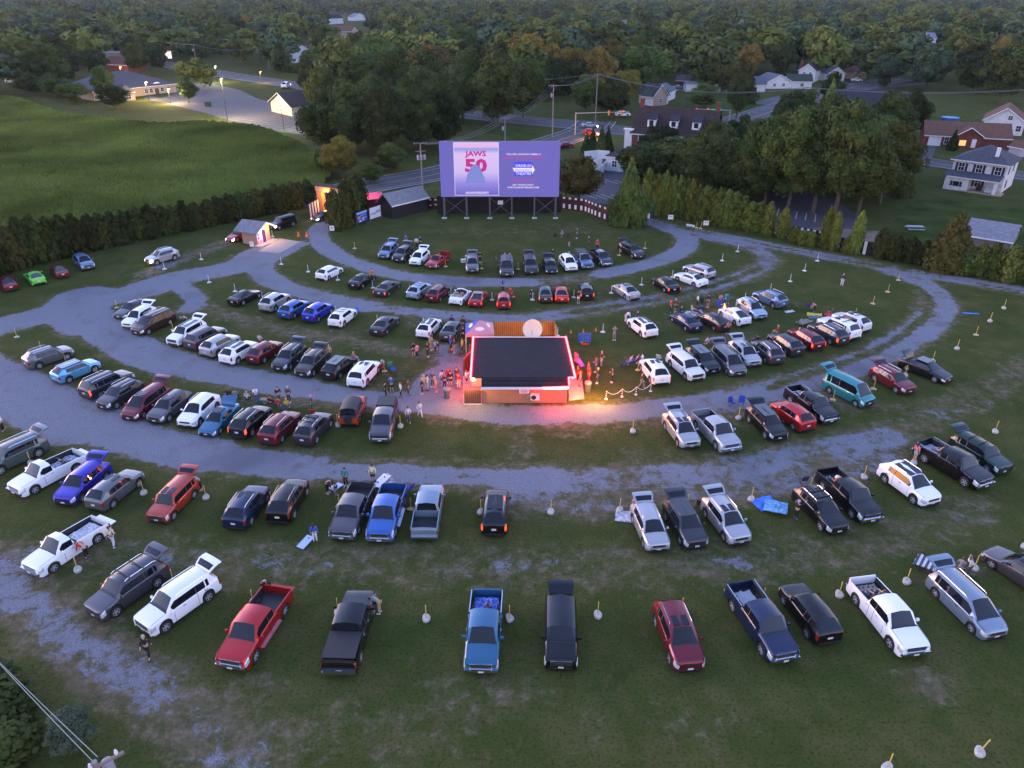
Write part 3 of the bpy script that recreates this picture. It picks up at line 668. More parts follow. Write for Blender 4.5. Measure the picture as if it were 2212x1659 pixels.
track([(1100,1490),(1200,1510),(1300,1545),(1450,1560),(1600,1560)], 1.4, g=.22, d=.46, soft=2.5, dextra=3)
def strip(pts, hw, k, kd=.35):    # grass growing between the wheel tracks
    global grav, dirt
    D = dist_poly(smooth(gw(pts))); q = np.clip(1.3-D/hw, 0, 1); grav = grav*(1-k*q); dirt = dirt*(1-kd*q)
strip([(1925,600),(1990,625),(2012,655),(1995,690),(1925,742),(1850,776),(1750,808),(1659,838)], .7, .55)
strip([(1400,476),(1600,518),(1740,546),(1880,571),(2060,602),(2212,630)], .6, .40)
strip([(1231,677),(1440,644),(1550,615),(1640,580)], .7, .45)
strip([(740,560),(930,604),(1140,610)], .5, .25); strip([(640,632),(800,662),(1050,687)], .4, .25); strip([(700,1012),(900,1026),(1050,1032)], .5, .3)
for b in ((1128,968,1.8,4.5,0,.75),(1230,930,5,1.6,0,.7),(1350,910,7,1.5,0,.8),(1460,890,7,2,0,.85),(1560,890,7,2.2,.0,.9),(1750,862,7,2.2,.2,.9),(965,912,2.5,1,0,.8),(780,880,6,1.2,0,.8),(660,870,9,1.3,0,.9),(640,1000,2,1,0,.5),(870,540,12,4,0,.42),(1130,500,22,5,0,.5),(1250,490,14,4,0,.5),(1330,505,10,3,0,.45),(1600,655,9,3,.15,.75),(1590,730,6,2,0,.7),(1500,680,5,2,.4,.7),(1480,700,5,1.5,.1,.7),(860,810,10,5,0,.5),(850,700,6,2,.4,.5),(790,718,5,1.4,.5,.6),(1510,620,4,1.6,.3,.7),(1390,648,3,1.2,0,.6),(975,622,5,1.6,.5,.6),(1310,636,4,2,0,.6),(1470,765,7,2,0,.5),(1390,780,6,2,0,.5),(1480,800,6,1.6,0,.55),(700,560,5,6,0,.3),(1600,1075,4,1.5,0,.4),(1960,1150,3,1.4,.3,.6),(2060,1225,5,2,.1,.6),(2000,1460,2,.8,0,.8),(2010,1500,2,.8,0,.85),(960,1480,2,.8,.1,.7),(1530,1240,2.5,.8,0,.9),(1350,1260,2,.6,0,.7),(1120,560,7,3,.0,.4),(1880,880,5,2,.25,.6),(760,1225,2,1,.4,.6),(1890,760,4,2,.2,.5),(2130,760,3,1.5,.2,.5),(1430,985,8,2,.1,.55),(1480,900,8,2.4,.0,.8),(1660,890,8,2.2,.1,.85)):
    blob(*b[:4], g=b[4], d=b[5])
def ground_material():
    m = bpy.data.materials.new('field_surface'); m.use_nodes = True; nt = m.node_tree; b = nt.nodes['Principled BSDF']
    N = nt.nodes.new; Lk = nt.links.new
    geo = N('ShaderNodeNewGeometry')
    def noise(sc, det=4, rough=.6, stretch=None, dist=0):
        n = N('ShaderNodeTexNoise'); n.inputs['Scale'].default_value = sc; n.inputs['Detail'].default_value = det; n.inputs['Roughness'].default_value = rough; n.inputs['Distortion'].default_value = dist
        if stretch:
            mp = N('ShaderNodeMapping'); mp.inputs['Scale'].default_value = stretch; Lk(geo.outputs['Position'], mp.inputs[0]); Lk(mp.outputs[0], n.inputs['Vector'])
        else: Lk(geo.outputs['Position'], n.inputs['Vector'])
        return n.outputs['Fac']
    def ramp(f, stops):
        r_ = N('ShaderNodeValToRGB'); Lk(f, r_.inputs[0]); e = r_.color_ramp.elements
        e[0].position, e[0].color = stops[0][0], (*stops[0][1], 1); e[1].position, e[1].color = stops[-1][0], (*stops[-1][1], 1)
        for p, c in stops[1:-1]:
            q = e.new(p); q.color = (*c, 1)
        return r_.outputs[0]
    def math_(op, a, b_=None, clamp=False):
        n = N('ShaderNodeMath'); n.operation = op; n.use_clamp = clamp
        for i, q in enumerate((a, b_)):
            if q is None: continue
            if isinstance(q, (int, float)): n.inputs[i].default_value = q
            else: Lk(q, n.inputs[i])
        return n.outputs[0]
    def mix(f, a, b_):
        n = N('ShaderNodeMix'); n.data_type = 'RGBA'; Lk(f, n.inputs[0])
        for i, q in ((6, a), (7, b_)):
            if isinstance(q, tuple): n.inputs[i].default_value = (*q, 1)
            else: Lk(q, n.inputs[i])
        return n.outputs[2]
    def sstep(f, lo, hi):
        n = N('ShaderNodeMapRange'); n.interpolation_type = 'SMOOTHSTEP'; Lk(f, n.inputs[0]); n.inputs[1].default_value = lo; n.inputs[2].default_value = hi; return n.outputs[0]
    grass = ramp(noise(.22, 8, .72), [(.30, (.042, .060, .014)), (.48, (.061, .075, .019)), (.60, (.086, .088, .028)), (.76, (.12, .102, .038))])
    fine = noise(5.5, 3, .7); fine2 = noise(1.6, 5, .75)
    grass = mix(sstep(noise(.9, 6, .75, stretch=(1, .55, 1)), .5, .72), grass, (.10, .080, .034))
    grass = mix(sstep(fine, .45, .75), grass, (.026, .036, .009))
    gcol = ramp(noise(9, 3, .8), [(.25, (.085, .092, .11)), (.5, (.185, .195, .225)), (.75, (.33, .34, .375))])
    gcol = mix(sstep(fine2, .5, .8), gcol, (.15, .145, .155))
    gcol = mix(sstep(noise(.30, 6, .75), .52, .74), gcol, (.135, .125, .105)); gcol = mix(sstep(noise(.07, 3, .6), .5, .75), gcol, (.12, .125, .15))
    dcol = ramp(noise(1.1, 8, .8), [(.3, (.075, .072, .034)), (.5, (.12, .102, .060)), (.74, (.23, .18, .125))])
    ag = N('ShaderNodeAttribute'); ag.attribute_name = 'gravel'; ad = N('ShaderNodeAttribute'); ad.attribute_name = 'dirt'
    rag = math_('SUBTRACT', math_('ADD', math_('MULTIPLY', noise(.8, 9, .8, dist=.4), .62), math_('MULTIPLY', noise(.16, 5, .6), .38)), .5)
    rag = math_('MULTIPLY', rag, 2.6)
    gf = sstep(math_('ADD', ag.outputs['Fac'], rag), .47, .70)
    gf = math_('MULTIPLY', gf, math_('GREATER_THAN', ag.outputs['Fac'], .03))
    rag2 = math_('MULTIPLY', math_('SUBTRACT', noise(.55, 9, .82), .5), 2.8)
    df = sstep(math_('ADD', ad.outputs['Fac'], rag2), .42, 1.05)
    df = math_('MULTIPLY', df, math_('GREATER_THAN', ad.outputs['Fac'], .02))
    c_ = mix(df, grass, dcol); c_ = mix(gf, c_, gcol)
    Lk(c_, b.inputs['Base Color']); b.inputs['Roughness'].default_value = .95; b.inputs['Specular IOR Level'].default_value = .03
    bp = N('ShaderNodeBump'); bp.inputs['Strength'].default_value = .5; bp.inputs['Distance'].default_value = .12; Lk(noise(3.2, 6, .8), bp.inputs['Height']); Lk(bp.outputs[0], b.inputs['Normal'])
    return m
M_ground = ground_material()
def grid_part(name, sel):
    used = np.zeros((ny, nx), bool); 
    for dj in (0, 1):
        for di in (0, 1): used[dj:ny-1+dj, di:nx-1+di] |= sel
    idx = -np.ones((ny, nx), int); idx[used] = np.arange(used.sum())
    V = np.stack([XX[used], YY[used], np.zeros(used.sum())], 1)
    jj, ii = np.nonzero(sel); F = np.stack([idx[jj, ii], idx[jj, ii+1], idx[jj+1, ii+1], idx[jj+1, ii]], 1)
    me = bpy.data.meshes.new(name); me.vertices.add(len(V)); me.vertices.foreach_set('co', V.ravel())
    me.loops.add(len(F)*4); me.loops.foreach_set('vertex_index', F.ravel()); me.polygons.add(len(F))
    me.polygons.foreach_set('loop_start', np.arange(len(F))*4); me.polygons.foreach_set('loop_total', np.full(len(F), 4))
    for nm, arr in (('gravel', grav), ('dirt', dirt)):
        a = me.attributes.new(nm, 'FLOAT', 'POINT'); a.data.foreach_set('value', arr[used].astype(np.float32))
    me.update(calc_edges=True); me.validate()
    o = link(name, me, [M_ground]); tag(o, kind='structure'); return o
cell = np.maximum.reduce([grav[:-1, :-1], grav[1:, :-1], grav[:-1, 1:], grav[1:, 1:]])
road = cell > .5
grid_part('ground', ~road); o = grid_part('gravel_road', road)
g = MB()
for (x0, x1, y0, y1) in ((-6000, GX0, -50, 9000), (GX1, 6000, -50, 9000), (GX0, GX1, -50, GY0), (GX0, GX1, GY1, 9000)):
    g.add([(x0, y0, 0), (x1, y0, 0), (x1, y1, 0), (x0, y1, 0)], [(0, 1, 2, 3)])
tag(g.obj('terrain', M_ground), kind='structure')
# ---------------------------------------------------------------- speaker posts
def post_mesh(w_, l_, h_, ph, seed):
    r_ = random.Random(seed); b = MB(); n = 14; vs = []
    for (k, z) in ((.86, 0), (1, h_*.35), (1, h_*.75), (.82, h_)):
        for i in range(n):
            a = 2*math.pi*i/n; q = 1+.06*math.sin(3*a+seed)
            vs.append((math.cos(a)*w_/2*k*q*(1-.18*math.sin(a)), math.sin(a)*l_/2*k*q, z+r_.uniform(-.01, .01)))
    fs = [(i+j*n, (i+1) % n+j*n, (i+1) % n+(j+1)*n, i+(j+1)*n) for j in range(3) for i in range(n)]+[tuple(range(3*n, 4*n)), tuple(reversed(range(n)))]
    b.add(vs, fs); return b.mesh('base', 40)
PM = [(post_mesh(.52, .74, .24, 1, 1), post_mesh(.52, .74, .24, 1, 2)), (post_mesh(.62, .40, .16, 1, 3), post_mesh(.62, .44, .16, 1, 4))]
pole = MB(); pole.tube([(0, .02, .1), (.012, .03, 1.18)], .034, 7); pole_me = pole.mesh('pole', 40)
M_conc = mat('cast_concrete', (.50, .47, .42), .9, var=.25, scale=6); M_concW = mat('white_painted_concrete', (.70, .70, .70), .8, var=.12, scale=5)
M_concT = mat('yellow_painted_concrete', (.62, .48, .24), .85, var=.2, scale=5)
M_poleW = mat('white_painted_pole', (.74, .74, .74), .6); M_poleY = mat('yellow_painted_pole', (.62, .44, .12), .6, var=.2)
POSTS = [ # tile c, r, base x, y, style (w white, y yellow pole + yellow base, c yellow pole + pale concrete), label
 (0,1,1422,668,'w','white speaker post left of the oval grass island at the gate'),(0,1,1740,586,'w','white speaker post on the oval grass island, nearest the ticket booth'),
 (0,1,1808,785,'w','white speaker post at the top left corner of the third arc'),(0,1,2033,862,'w','white speaker post behind the black coupe of the third arc'),
 (0,1,1012,1004,'y','yellow speaker post at the left tip of the fourth arc'),(0,1,147,1256,'c','lone speaker post on the grass at the far left edge'),
 (0,1,360,1368,'c','speaker post just behind the slate grey crossover'),(0,1,575,1488,'y','yellow speaker post between the slate grey and sky blue crossovers'),
 (0,1,853,1592,'y','yellow speaker post at the nose of the sky blue crossover'),(0,1,1497,1192,'y','yellow speaker post beside the brown people carrier'),
 (0,2,1245,948,'c','speaker post right of the grey crossover with sunroof'),(0,2,1782,986,'c','speaker post right of the orange red boxy car'),
 (0,2,675,1612,'c','speaker post by the open door of the white older pickup'),(0,2,270,690,'c','speaker post behind the white short cab pickup'),
 (1,1,220,628,'w','white speaker post at the left tip of the second arc'),(1,1,452,692,'w','white speaker post left of the white hatchback'),
 (1,1,707,764,'w','white speaker post right of the white hatchback'),(1,1,1010,832,'w','white speaker post between the two black sedans of the second arc'),
 (1,1,2040,936,'w','white speaker post left of the red hatchback'),(1,1,853,490,'c','yellow speaker post on the lawn left of the nearest arc'),
 (1,1,1637,648,'y','yellow speaker post right of the small red pickup'),(1,1,1950,665,'y','yellow speaker post right of the lone dark grey crossover'),
 (1,1,60,942,'w','white speaker post left of the silver crossover in the third arc'),(1,1,143,388,'w','white speaker post beside the ticket booth'),
 (1,1,1685,895,'w','white speaker post behind the white convertible'),(1,1,1332,870,'w','white speaker post behind the pale blue grey crossover'),
 (1,1,380,985,'w','white speaker post ahead of the deep blue crossover'),(1,1,697,1060,'w','white speaker post ahead of the white crossover with roof bars'),
 (1,1,1050,1135,'w','white speaker post behind the black green sedan'),(1,1,1447,1160,'w','white speaker post ahead of the white crossover by the queue'),
 (1,1,1110,1552,'y','yellow speaker post lit pink beside the seated children'),(1,1,1338,605,'c','speaker post between dark crossover and white crossover near the screen'),
 (2,1,53,670,'y','yellow speaker post right of the boxy off-roader near the screen'),(2,1,178,935,'w','white speaker post left of the dark sedan in the second arc'),
 (2,1,533,915,'w','white speaker post beside the woman in pale shorts'),(2,1,857,876,'w','white speaker post left of the silver sedan'),
 (2,1,1118,806,'w','white speaker post between silver sedan and long black sedan'),(2,1,1383,741,'w','white speaker post left of the white sedan'),
 (2,1,1636,690,'w','white speaker post behind the silver wagon'),(2,1,1815,596,'w','white speaker post near the right tip of the second arc'),
 (2,1,1948,517,'w','white speaker post at the fork of the two gravel lanes'),(2,1,925,550,'y','yellow speaker post beside the black large car near the screen'),
 (2,1,1147,490,'c','yellow speaker post on the lawn right of the nearest arc'),(2,1,785,1214,'w','white speaker post left of the photographer in grey'),
 (2,1,393,1246,'w','white speaker post just behind the snack bar roof'),(2,1,2010,940,'w','white speaker post right of the camp fire group'),
 (2,1,1593,313,'y','yellow speaker post stored by the right hedge, upright'),(2,1,1627,318,'y','yellow speaker post stored by the right hedge, leaning'),
 (2,1,1087,1542,'y','yellow speaker post next to the reclining people'),
 (3,1,18,860,'w','white speaker post fourth in the column of white posts on the right lawn'),(3,1,190,776,'w','white speaker post third in the column of white posts on the right lawn'),
 (3,1,315,684,'w','white speaker post second in the column of white posts on the right lawn'),(3,1,425,598,'w','white speaker post at the top of the right lawn beside the lane'),
 (3,1,1125,765,'y','yellow speaker post topmost on the right lawn inside the bend'),(3,1,1033,866,'y','yellow speaker post second from top on the right lawn inside the bend'),
 (3,1,905,968,'y','yellow speaker post third from top on the right lawn inside the bend'),(3,1,750,1075,'y','yellow speaker post behind the white crossover with spare wheel'),
 (3,1,300,1260,'y','orange yellow speaker post behind the dark red crossover with lit lamps'),(3,1,2035,1008,'c','pale speaker post topmost outside the bend at the right'),
 (3,1,1915,1120,'c','pale speaker post second from top outside the bend'),(3,1,1795,1238,'y','yellow speaker post third from top outside the bend'),
 (3,1,1630,1358,'c','pale speaker post fourth from top outside the bend'),(3,1,1420,1466,'c','speaker post behind the long black car with lifted lid'),
 (3,1,1183,1588,'c','speaker post between dark red crossover and long black car'),(3,2,910,46,'y','yellow speaker post between teal van and dark red crossover'),
 (3,2,560,140,'y','yellow speaker post between black pickup and teal van'),(3,2,1960,418,'c','lone speaker post on the grass near the right edge'),
 (3,2,827,812,'c','speaker post left of the white crossover with glass roof'),(3,2,360,912,'c','speaker post behind the black crossover with silver roof bars'),
 (3,2,1256,688,'c','speaker post at the tail of the large black pickup'),(3,2,1605,545,'c','speaker post behind the dark green large car'),
 (3,2,1780,1598,'c','speaker post beside the two people behind the people carrier'),(3,3,1195,56,'c','speaker post left of the silver blue people carrier'),
 (3,3,612,170,'c','speaker post left of the nearest white pickup'),(3,3,1820,1530,'c','tilted speaker post alone in the lower right corner'),
 (3,3,1028,1668,'c','speaker post cut off by the bottom picture edge'),(3,2,2215,1412,'c','speaker post cut off by the right picture edge'),
 (1,2,708,360,'c','speaker post left of the orange off-roader'),(1,2,1248,370,'c','speaker post right of the graphite pickup in the fifth arc'),
 (1,2,137,1040,'c','speaker post left of the black crossover with chrome strip'),(1,2,722,1066,'c','speaker post left of the graphite pickup in the sixth arc'),
 (1,2,1338,1086,'y','yellow speaker post between bright blue and slate pickups'),(1,2,1942,1112,'c','speaker post left of the black crossover with glass roof'),
 (2,2,1042,414,'c','speaker post on bare earth left of the silver crossover in the fifth arc'),(2,2,1955,300,'c','speaker post beside the blue camp chairs'),
 (2,2,335,1112,'c','lone speaker post in the centre of the sixth arc'),(2,2,930,1096,'c','speaker post beside the man in red'),
 (2,2,1515,1060,'c','speaker post right of the dark grey crossover with black roof'),(2,2,2065,1002,'c','speaker post behind the blue blanket'),
 (1,3,712,315,'c','speaker post left of the black pickup with bed cover'),(1,3,1472,376,'c','lone speaker post between black and petrol blue pickups'),
 (1,3,2190,376,'c','speaker post right of the petrol blue pickup'),(2,3,740,346,'c','lone speaker post right of the black large car'),
 (2,3,1463,312,'c','speaker post behind the wine red crossover'),(2,3,2162,225,'c','speaker post behind the dark navy pickup'),
 (0,3,1503,62,'c','speaker post behind the big white car at the lower left'),(1,3,-22,240,'c','speaker post behind the red pickup'),
]
for i, (c, r, x, y, st, lb) in enumerate(POSTS):
    p = GT(c, r, x, y); big = st == 'c' and r >= 2 or st == 'c' and c == 3
    rt = empty('speaker_post', p, math.atan2(p.y, p.x)-math.pi/2+rnd.uniform(-.35, .35), lb, 'speaker post', 'speaker posts standing on the field')
    s_ = 1.0 if big else .92; rt.scale = (s_, s_, s_)
    if 'tilted' in lb or 'leaning' in lb: rt.rotation_euler[1] = R(10)
    link('base', PM[0 if big else 1][i % 2], [{'w': M_concW, 'y': M_concT, 'c': M_conc}[st]], rt)
    link('pole', pole_me, [M_poleW if st == 'w' else M_poleY], rt)
for i, (x, y) in enumerate(((1517, 294), (1540, 298), (1565, 304))):
    p = GT(2, 1, x, y); b = MB(); b.lathe((0, 0, 0), [(.22, 0), (.27, .06), (.27, .3), (.24, .33)], 14)
    o = b.obj('concrete_plug', [M_concW], smooth=40); o.location = p
    tag(o, ('white concrete plug by the right hedge, left of three', 'white concrete plug by the right hedge, middle of three', 'white concrete plug by the right hedge, next to the yellow posts')[i], 'concrete plug', 'concrete plugs by the hedge')
# ---------------------------------------------------------------- the screen
YS = (G(960, 472).y+G(1200, 472).y)/2
P0, P1, P2 = GP(953, 425.3, YS), GP(1207.3, 424, YS), GP(1080, 305.5, YS)
x0, x1, z0, z1 = P0.x, P1.x, P0.z, P2.z; SW, SH = x1-x0, z1-z0
scr = empty('drive_in_screen', ((x0+x1)/2, YS, 0), 0, 'large purple lit drive-in screen on steel legs showing a movie advertisement', 'movie screen')
b = MB(); b.box((0, .28, (z0+z1)/2), (SW, .5, SH)); b.obj('screen_frame', [M_dark], scr)
b = MB(); b.box((0, 0, (z0+z1)/2), (SW-.02, .06, SH-.02)); b.obj('screen_panel', [em('screen_violet', (106, 100, 186), 1.05)], scr)
def U(u): return x0+SW*u-(x0+x1)/2
def V(v): return z1-SH*v
def panel(name, u0, u1, v0, v1, m, d=-.045):
    b = MB(); b.box(((U(u0)+U(u1))/2, d, (V(v0)+V(v1))/2), (U(u1)-U(u0), .02, V(v0)-V(v1))); return b.obj(name, [m], scr)
panel('poster_border', .118, .492, .015, .972, em('screen_white', (232, 222, 250)))
def poster_mat():
    m = bpy.data.materials.new('poster_print'); m.use_nodes = True; nt = m.node_tree; b = nt.nodes['Principled BSDF']; b.inputs['Base Color'].default_value = (.02, .02, .02, 1)
    tc = nt.nodes.new('ShaderNodeTexCoord'); sx = nt.nodes.new('ShaderNodeSeparateXYZ'); r_ = nt.nodes.new('ShaderNodeValToRGB'); nt.links.new(tc.outputs['Generated'], sx.inputs[0]); nt.links.new(sx.outputs[2], r_.inputs[0])
    e = r_.color_ramp.elements; e[0].position = 0; e[0].color = (*lin((100, 92, 190)), 1); e[1].position = 1; e[1].color = (*lin((228, 180, 232)), 1)
    for p, c in ((.22, (140, 132, 222)), (.45, (205, 185, 240)), (.80, (215, 190, 240)), (.875, (140, 155, 228)), (.90, (150, 160, 228)), (.92, (222, 178, 232))):
        q = e.new(p); q.color = (*lin(c), 1)
    nt.links.new(r_.outputs[0], b.inputs['Emission Color']); b.inputs['Emission Strength'].default_value = EK; return m
panel('poster', .122, .488, .024, .962, poster_mat(), -.06)
M_mag = em('screen_magenta', (196, 42, 138)); M_sw = em('screen_text_white', (245, 235, 255)); M_red = em('screen_text_red', (205, 55, 140)); M_bl = em('screen_blue', (70, 70, 235))
def st_(s, u, v, w, h, m, d=-.10, name='screen_lettering', **k):
    k.setdefault('font', .8); return text(name, s, (U(u), d, V(v)), SW*w, SH*h, m, scr, **k)
st_('JAWS', .30, .225, .175, .125, M_mag, font=3); st_('50', .302, .425, .185, .25, M_mag, font=4)
b = MB(); b.prism([(.085*SW, 0)]+[(.085*SW*math.cos(math.pi*k/14)*(1-.30*math.sin(math.pi*k/14)), .34*SH*math.sin(math.pi*k/14)) for k in range(1, 14)]+[(-.085*SW, 0)], 0, .03); o = b.obj('poster_peak', [em('screen_pale_blue', (128, 138, 214))], scr); o.rotation_euler = (R(90), 0, 0); o.location = (U(.295), -.12, V(.74))
st_('ANNIVERSARY', .308, .920, .20, .046, M_sw, d=-.14)
st_("YOU'RE GONNA NEED A", .697, .222, .29, .030, M_sw); st_('BIGGER SCREEN', .697, .287, .325, .038, M_red)
panel('logo_square', .622, .772, .362, .615, M_bl); b = MB()
st_('DRIVE-IN', .697, .428, .128, .050, M_sw); st_('THEATRE', .697, .570, .128, .050, M_sw)
b = MB(); b.prism([(U(.607), V(.468)), (U(.770), V(.468)), (U(.770), V(.415)), (U(.792), V(.500)), (U(.770), V(.585)), (U(.770), V(.532)), (U(.620), V(.532))], 0, .03); o = b.obj('logo_arrow', [M_sw], scr); o.rotation_euler = (R(90), 0, 0); o.location = (0, -.06, 0)
st_("Shankweiler's", .695, .500, .140, .034, em('screen_text_violet', (110, 100, 200)), d=-.12)
st_('AUGUST 29', .690, .692, .215, .045, M_red, font=1); st_('GET TICKETS NOW', .695, .775, .178, .028, M_sw); st_('WWW.SHANKWEILERS.COM', .695, .822, .265, .030, M_sw)
M_leg = mat('dull_steel', (.10, .10, .12), .7, .2)
for k, px in enumerate((960, 1008, 1058, 1105.7, 1154.3, 1200)):
    X = GP(px, 471.5, YS).x-(x0+x1)/2
    b = MB(); b.box((X, .0, z0/2), (.20, .20, z0-.02)); b.box((X, 2.2, z0*.6), (.18, .18, z0*1.2)); b.tube([(X, 2.2, .4), (X, .1, z0-.3)], .05, 5); b.obj('leg', [M_leg], scr, loc=None)
    b = MB(); b.box((X, -.02, .10), (.85, .5, .2)); b.obj('footing', [mat('pale_concrete', (.45, .44, .42), .9, var=.1)], scr)
for a_, c_ in ((0, 1), (2, 3), (4, 5)):
    xa, xc = [GP(q, 471.5, YS).x-(x0+x1)/2 for q in ((960, 1008, 1058, 1105.7, 1154.3, 1200)[a_], (960, 1008, 1058, 1105.7, 1154.3, 1200)[c_])]
    for q in ((xa, xc), (xc, xa)):
        b = MB(); b.tube([(q[0], .16, z0-.15), (q[1], .16, .6)], .045, 5); b.obj('brace', [M_leg], scr)
b = MB(); b.box((GP(1081, 437, YS).x-(x0+x1)/2, -.14, GP(1081, 437, YS).z), (.9, .04, .65)); b.obj('notice_board', [mat('pale_notice', (.5, .5, .5), .7)], scr)
# tall boarded fence behind and beside the screen
def fence_run(name, pts, h, m, label, cat='fence', checks=None, thick=.12, zc=0):
    """pts: ground pixels; panel per segment, checks = material of white squares nailed along it"""
    Pw = [G(*p) for p in pts]; c0 = Pw[0]; rt = empty(name, (c0.x, c0.y, 0), 0, label, cat)
    b = MB()
    for a_, c_ in zip(Pw, Pw[1:]):
        d = c_-a_; L_ = d.length; an = math.atan2(d.y, d.x); mid = (a_+c_)/2-c0; b.box((mid.x, mid.y, h/2), (L_+.02, thick, h), rz=an)
    b.obj('board_panel', [m], rt)
    if checks:
        k = 0
        for a_, c_ in zip(Pw, Pw[1:]):
            d = c_-a_; L_ = d.length; u = d.normalized(); an = math.atan2(d.y, d.x); nrm = Vector((u.y, -u.x, 0)); n = max(1, int(L_/.95))
            for i in range(n):
                p = a_-c0+u*(i+.5)*L_/n+nrm*(thick/2+.03)
                b = MB()
                for (zz, hh) in checks(k): b.box((p.x, p.y, zz*h), (.42, .05, hh*h), rz=an)
                b.obj('white_slat', [M_white], rt); k += 1
    return rt
M_brn = stripes('brown_boards', (.075, .028, .030), (.05, .02, .022), 3.5, axis=0)
fence_run('boarded_fence', [(946, 462), (1212, 458)], 3.2, mat('black_boards', (.012, .010, .012), .9), 'tall black board fence right behind the screen legs')
fence_run('checkered_fence', [(1212, 452), (1262, 458), (1290, 470), (1312, 478)], 2.3, M_brn, 'curved brown board fence with white squares right of the screen', checks=lambda k: ((.93, .14), (.30, .34)))
fence_run('checkered_fence', [(902, 447), (948, 452)], 2.0, M_brn, 'short brown fence with white squares left of the screen', checks=lambda k: ((.85, .12), (.4, .12)) if k % 2 else ((.8, .1), (.3, .1)))
fence_run('striped_gate', [(1389, 472), (1412, 472)], 2.4, mat('navy_boards', (.02, .02, .05), .8), 'navy gate with two white uprights beside the big spruce', 'gate', checks=lambda k: ((.5, .98),) if k in (0, 2) else ())
for (pa, pb, lb, ck) in (((1710, 514), (1775, 527), 'dark fence with hanging white boards behind the small right arborvitae', lambda k: ((.8, .35),) if k % 2 else ((.9, .15),)),
                   ((1812, 540), (1840, 545), 'dark fence piece with white boards between two arborvitae', lambda k: ((.5, .95),) if k % 2 == 0 else ((.85, .2),)),
                   ((1858, 548), (1888, 552), 'dark gate of white and grey boards at the right hedge', lambda k: ((.5, .98),) if k % 3 != 1 else ()),
                   ((1670, 505), (1680, 507), 'narrow white board fence piece seen through the right hedge', lambda k: ((.5, .9),))):
    fence_run('patchy_fence', [pa, pb], 2.0, mat('dark_fence_boards', (.02, .018, .025), .9), lb, checks=ck)
for i, (c, r, x, y, wx, wz, lb) in enumerate(((2,1,1368,255,.9,.75,'small white notice on the verge below the tall right hedge'), (2,1,1673,306,.9,.75,'small white notice beside the yellow posts at the right hedge'), (1,1,660,352,.75,.8,'small white notice at the foot of the dark cedars'), (0,1,2178,475,.6,.8,'white sandwich board at the corner of the ticket booth'))):
    p = GT(c, r, x, y); rt = empty('notice_sign', p, 0, lb, 'sign', 'small white notices'); b = MB(); b.box((0, 0, .75 if i != 3 else .45), (wx, .05, wz)); b.obj('sign_face', [M_white], rt)
    b = MB(); b.box((0, -.035, .85 if i != 3 else .6), (wx*.7, .02, .07)); b.obj('sign_print', [mat('red_print', (.4, .03, .05), .6)], rt)
    for s_ in (-1, 1):
        b = MB(); b.box((s_*wx*.35, .04, .25), (.05, .05, .5)); b.obj('leg', [M_wood], rt)
# ---------------------------------------------------------------- snack bar
A_, B_ = G(1040.4, 871.5), G(1223.8, 870); FL = (A_+B_)/2; BW = (B_-A_).length; EH = 2.25
cw_x0, cw_x1, y0 = A_.x, B_.x, FL.y; c0 = Vector((FL.x, y0, 0))
fe0, fe1 = G(1039.5, 838.5, EH), G(1227, 836, EH); yfe = (fe0.y+fe1.y)/2
ridgeL, ridgeR = G(1017.5, 817.5, 2.95), G(1241, 812, 2.95); yr = (ridgeL.y+ridgeR.y)/2
backL, backR = G(1023.3, 730.5, 2.75), G(1220.9, 728, 2.75); yb = (backL.y+backR.y)/2
sb = empty('snack_bar', c0, 0, 'snack bar with dark flat roof edged in red neon and tan walls', 'building'); L_ = lambda x, y, z=0: (x-c0.x, y-c0.y, z)
M_tan = mat('tan_stucco', (.44, .20, .11), .85, var=.08, scale=2); M_roof = stripes('dark_roof_felt', (.019, .016, .021), (.030, .026, .034), 3.2, axis=1, width=.5, rough=.85)
b = MB(); b.box(L_((cw_x0+cw_x1)/2, (y0+yr+1)/2, EH/2), (cw_x1-cw_x0, yr+1-y0, EH-.04)); wx0, wx1 = ridgeL.x+.9, ridgeR.x-.9
b.box(L_((wx0+wx1)/2, (yr+1.003+yb-.4)/2, 1.28), (wx1-wx0, yb-.4-yr-1, 2.5)); b.obj('wall', [M_tan], sb)
b = MB(); t = .12
def slabq(b, q, t):
    b.add([Vector(p) for p in q]+[Vector(p)-Vector((0, 0, t)) for p in q], [(0, 1, 2, 3), (7, 6, 5, 4), (0, 4, 5, 1), (1, 5, 6, 2), (2, 6, 7, 3), (3, 7, 4, 0)])
slabq(b, [L_(ridgeL.x, yr, 2.95), L_(ridgeR.x, yr, 2.95), L_(backR.x, yb, 2.75), L_(backL.x, yb, 2.75)], .14)
slabq(b, [L_(fe0.x, yfe, EH+.02), L_(fe1.x, yfe, EH+.02), L_(fe1.x-.02, yr-.003, 2.93), L_(fe0.x+.02, yr-.003, 2.93)], .12); b.obj('roof', [M_roof], sb)
M_fas = mat('white_fascia', (.72, .72, .74), .5)
b = MB(); b.box(L_((fe0.x+fe1.x)/2, yfe-.04, EH-.06), (fe1.x-fe0.x+.04, .07, .24)); b.obj('gutter', [M_fas], sb)
b = MB(); b.box(L_((backL.x+backR.x)/2, yb+.05, 2.76), (backR.x-backL.x, .08, .16)); b.obj('fascia', [M_fas], sb)
M_neon = mat('neon_red_tube', (.5, .05, .05), .4, emit=(1, .018, .03), es=45*EK)
def tube_(name, pts, r, m, par=sb):
    b = MB(); b.tube(pts, r, 6); return b.obj(name, [m], par)
h_ = .06
tube_('neon_tube', [L_(ridgeL.x-.05, yr-.1, 2.98), L_(backL.x-.05, yb, 2.78+h_)], .085, M_neon)
tube_('neon_tube', [L_(ridgeR.x+.05, yr-.1, 2.98), L_(backR.x+.05, yb, 2.78+h_)], .085, M_neon)
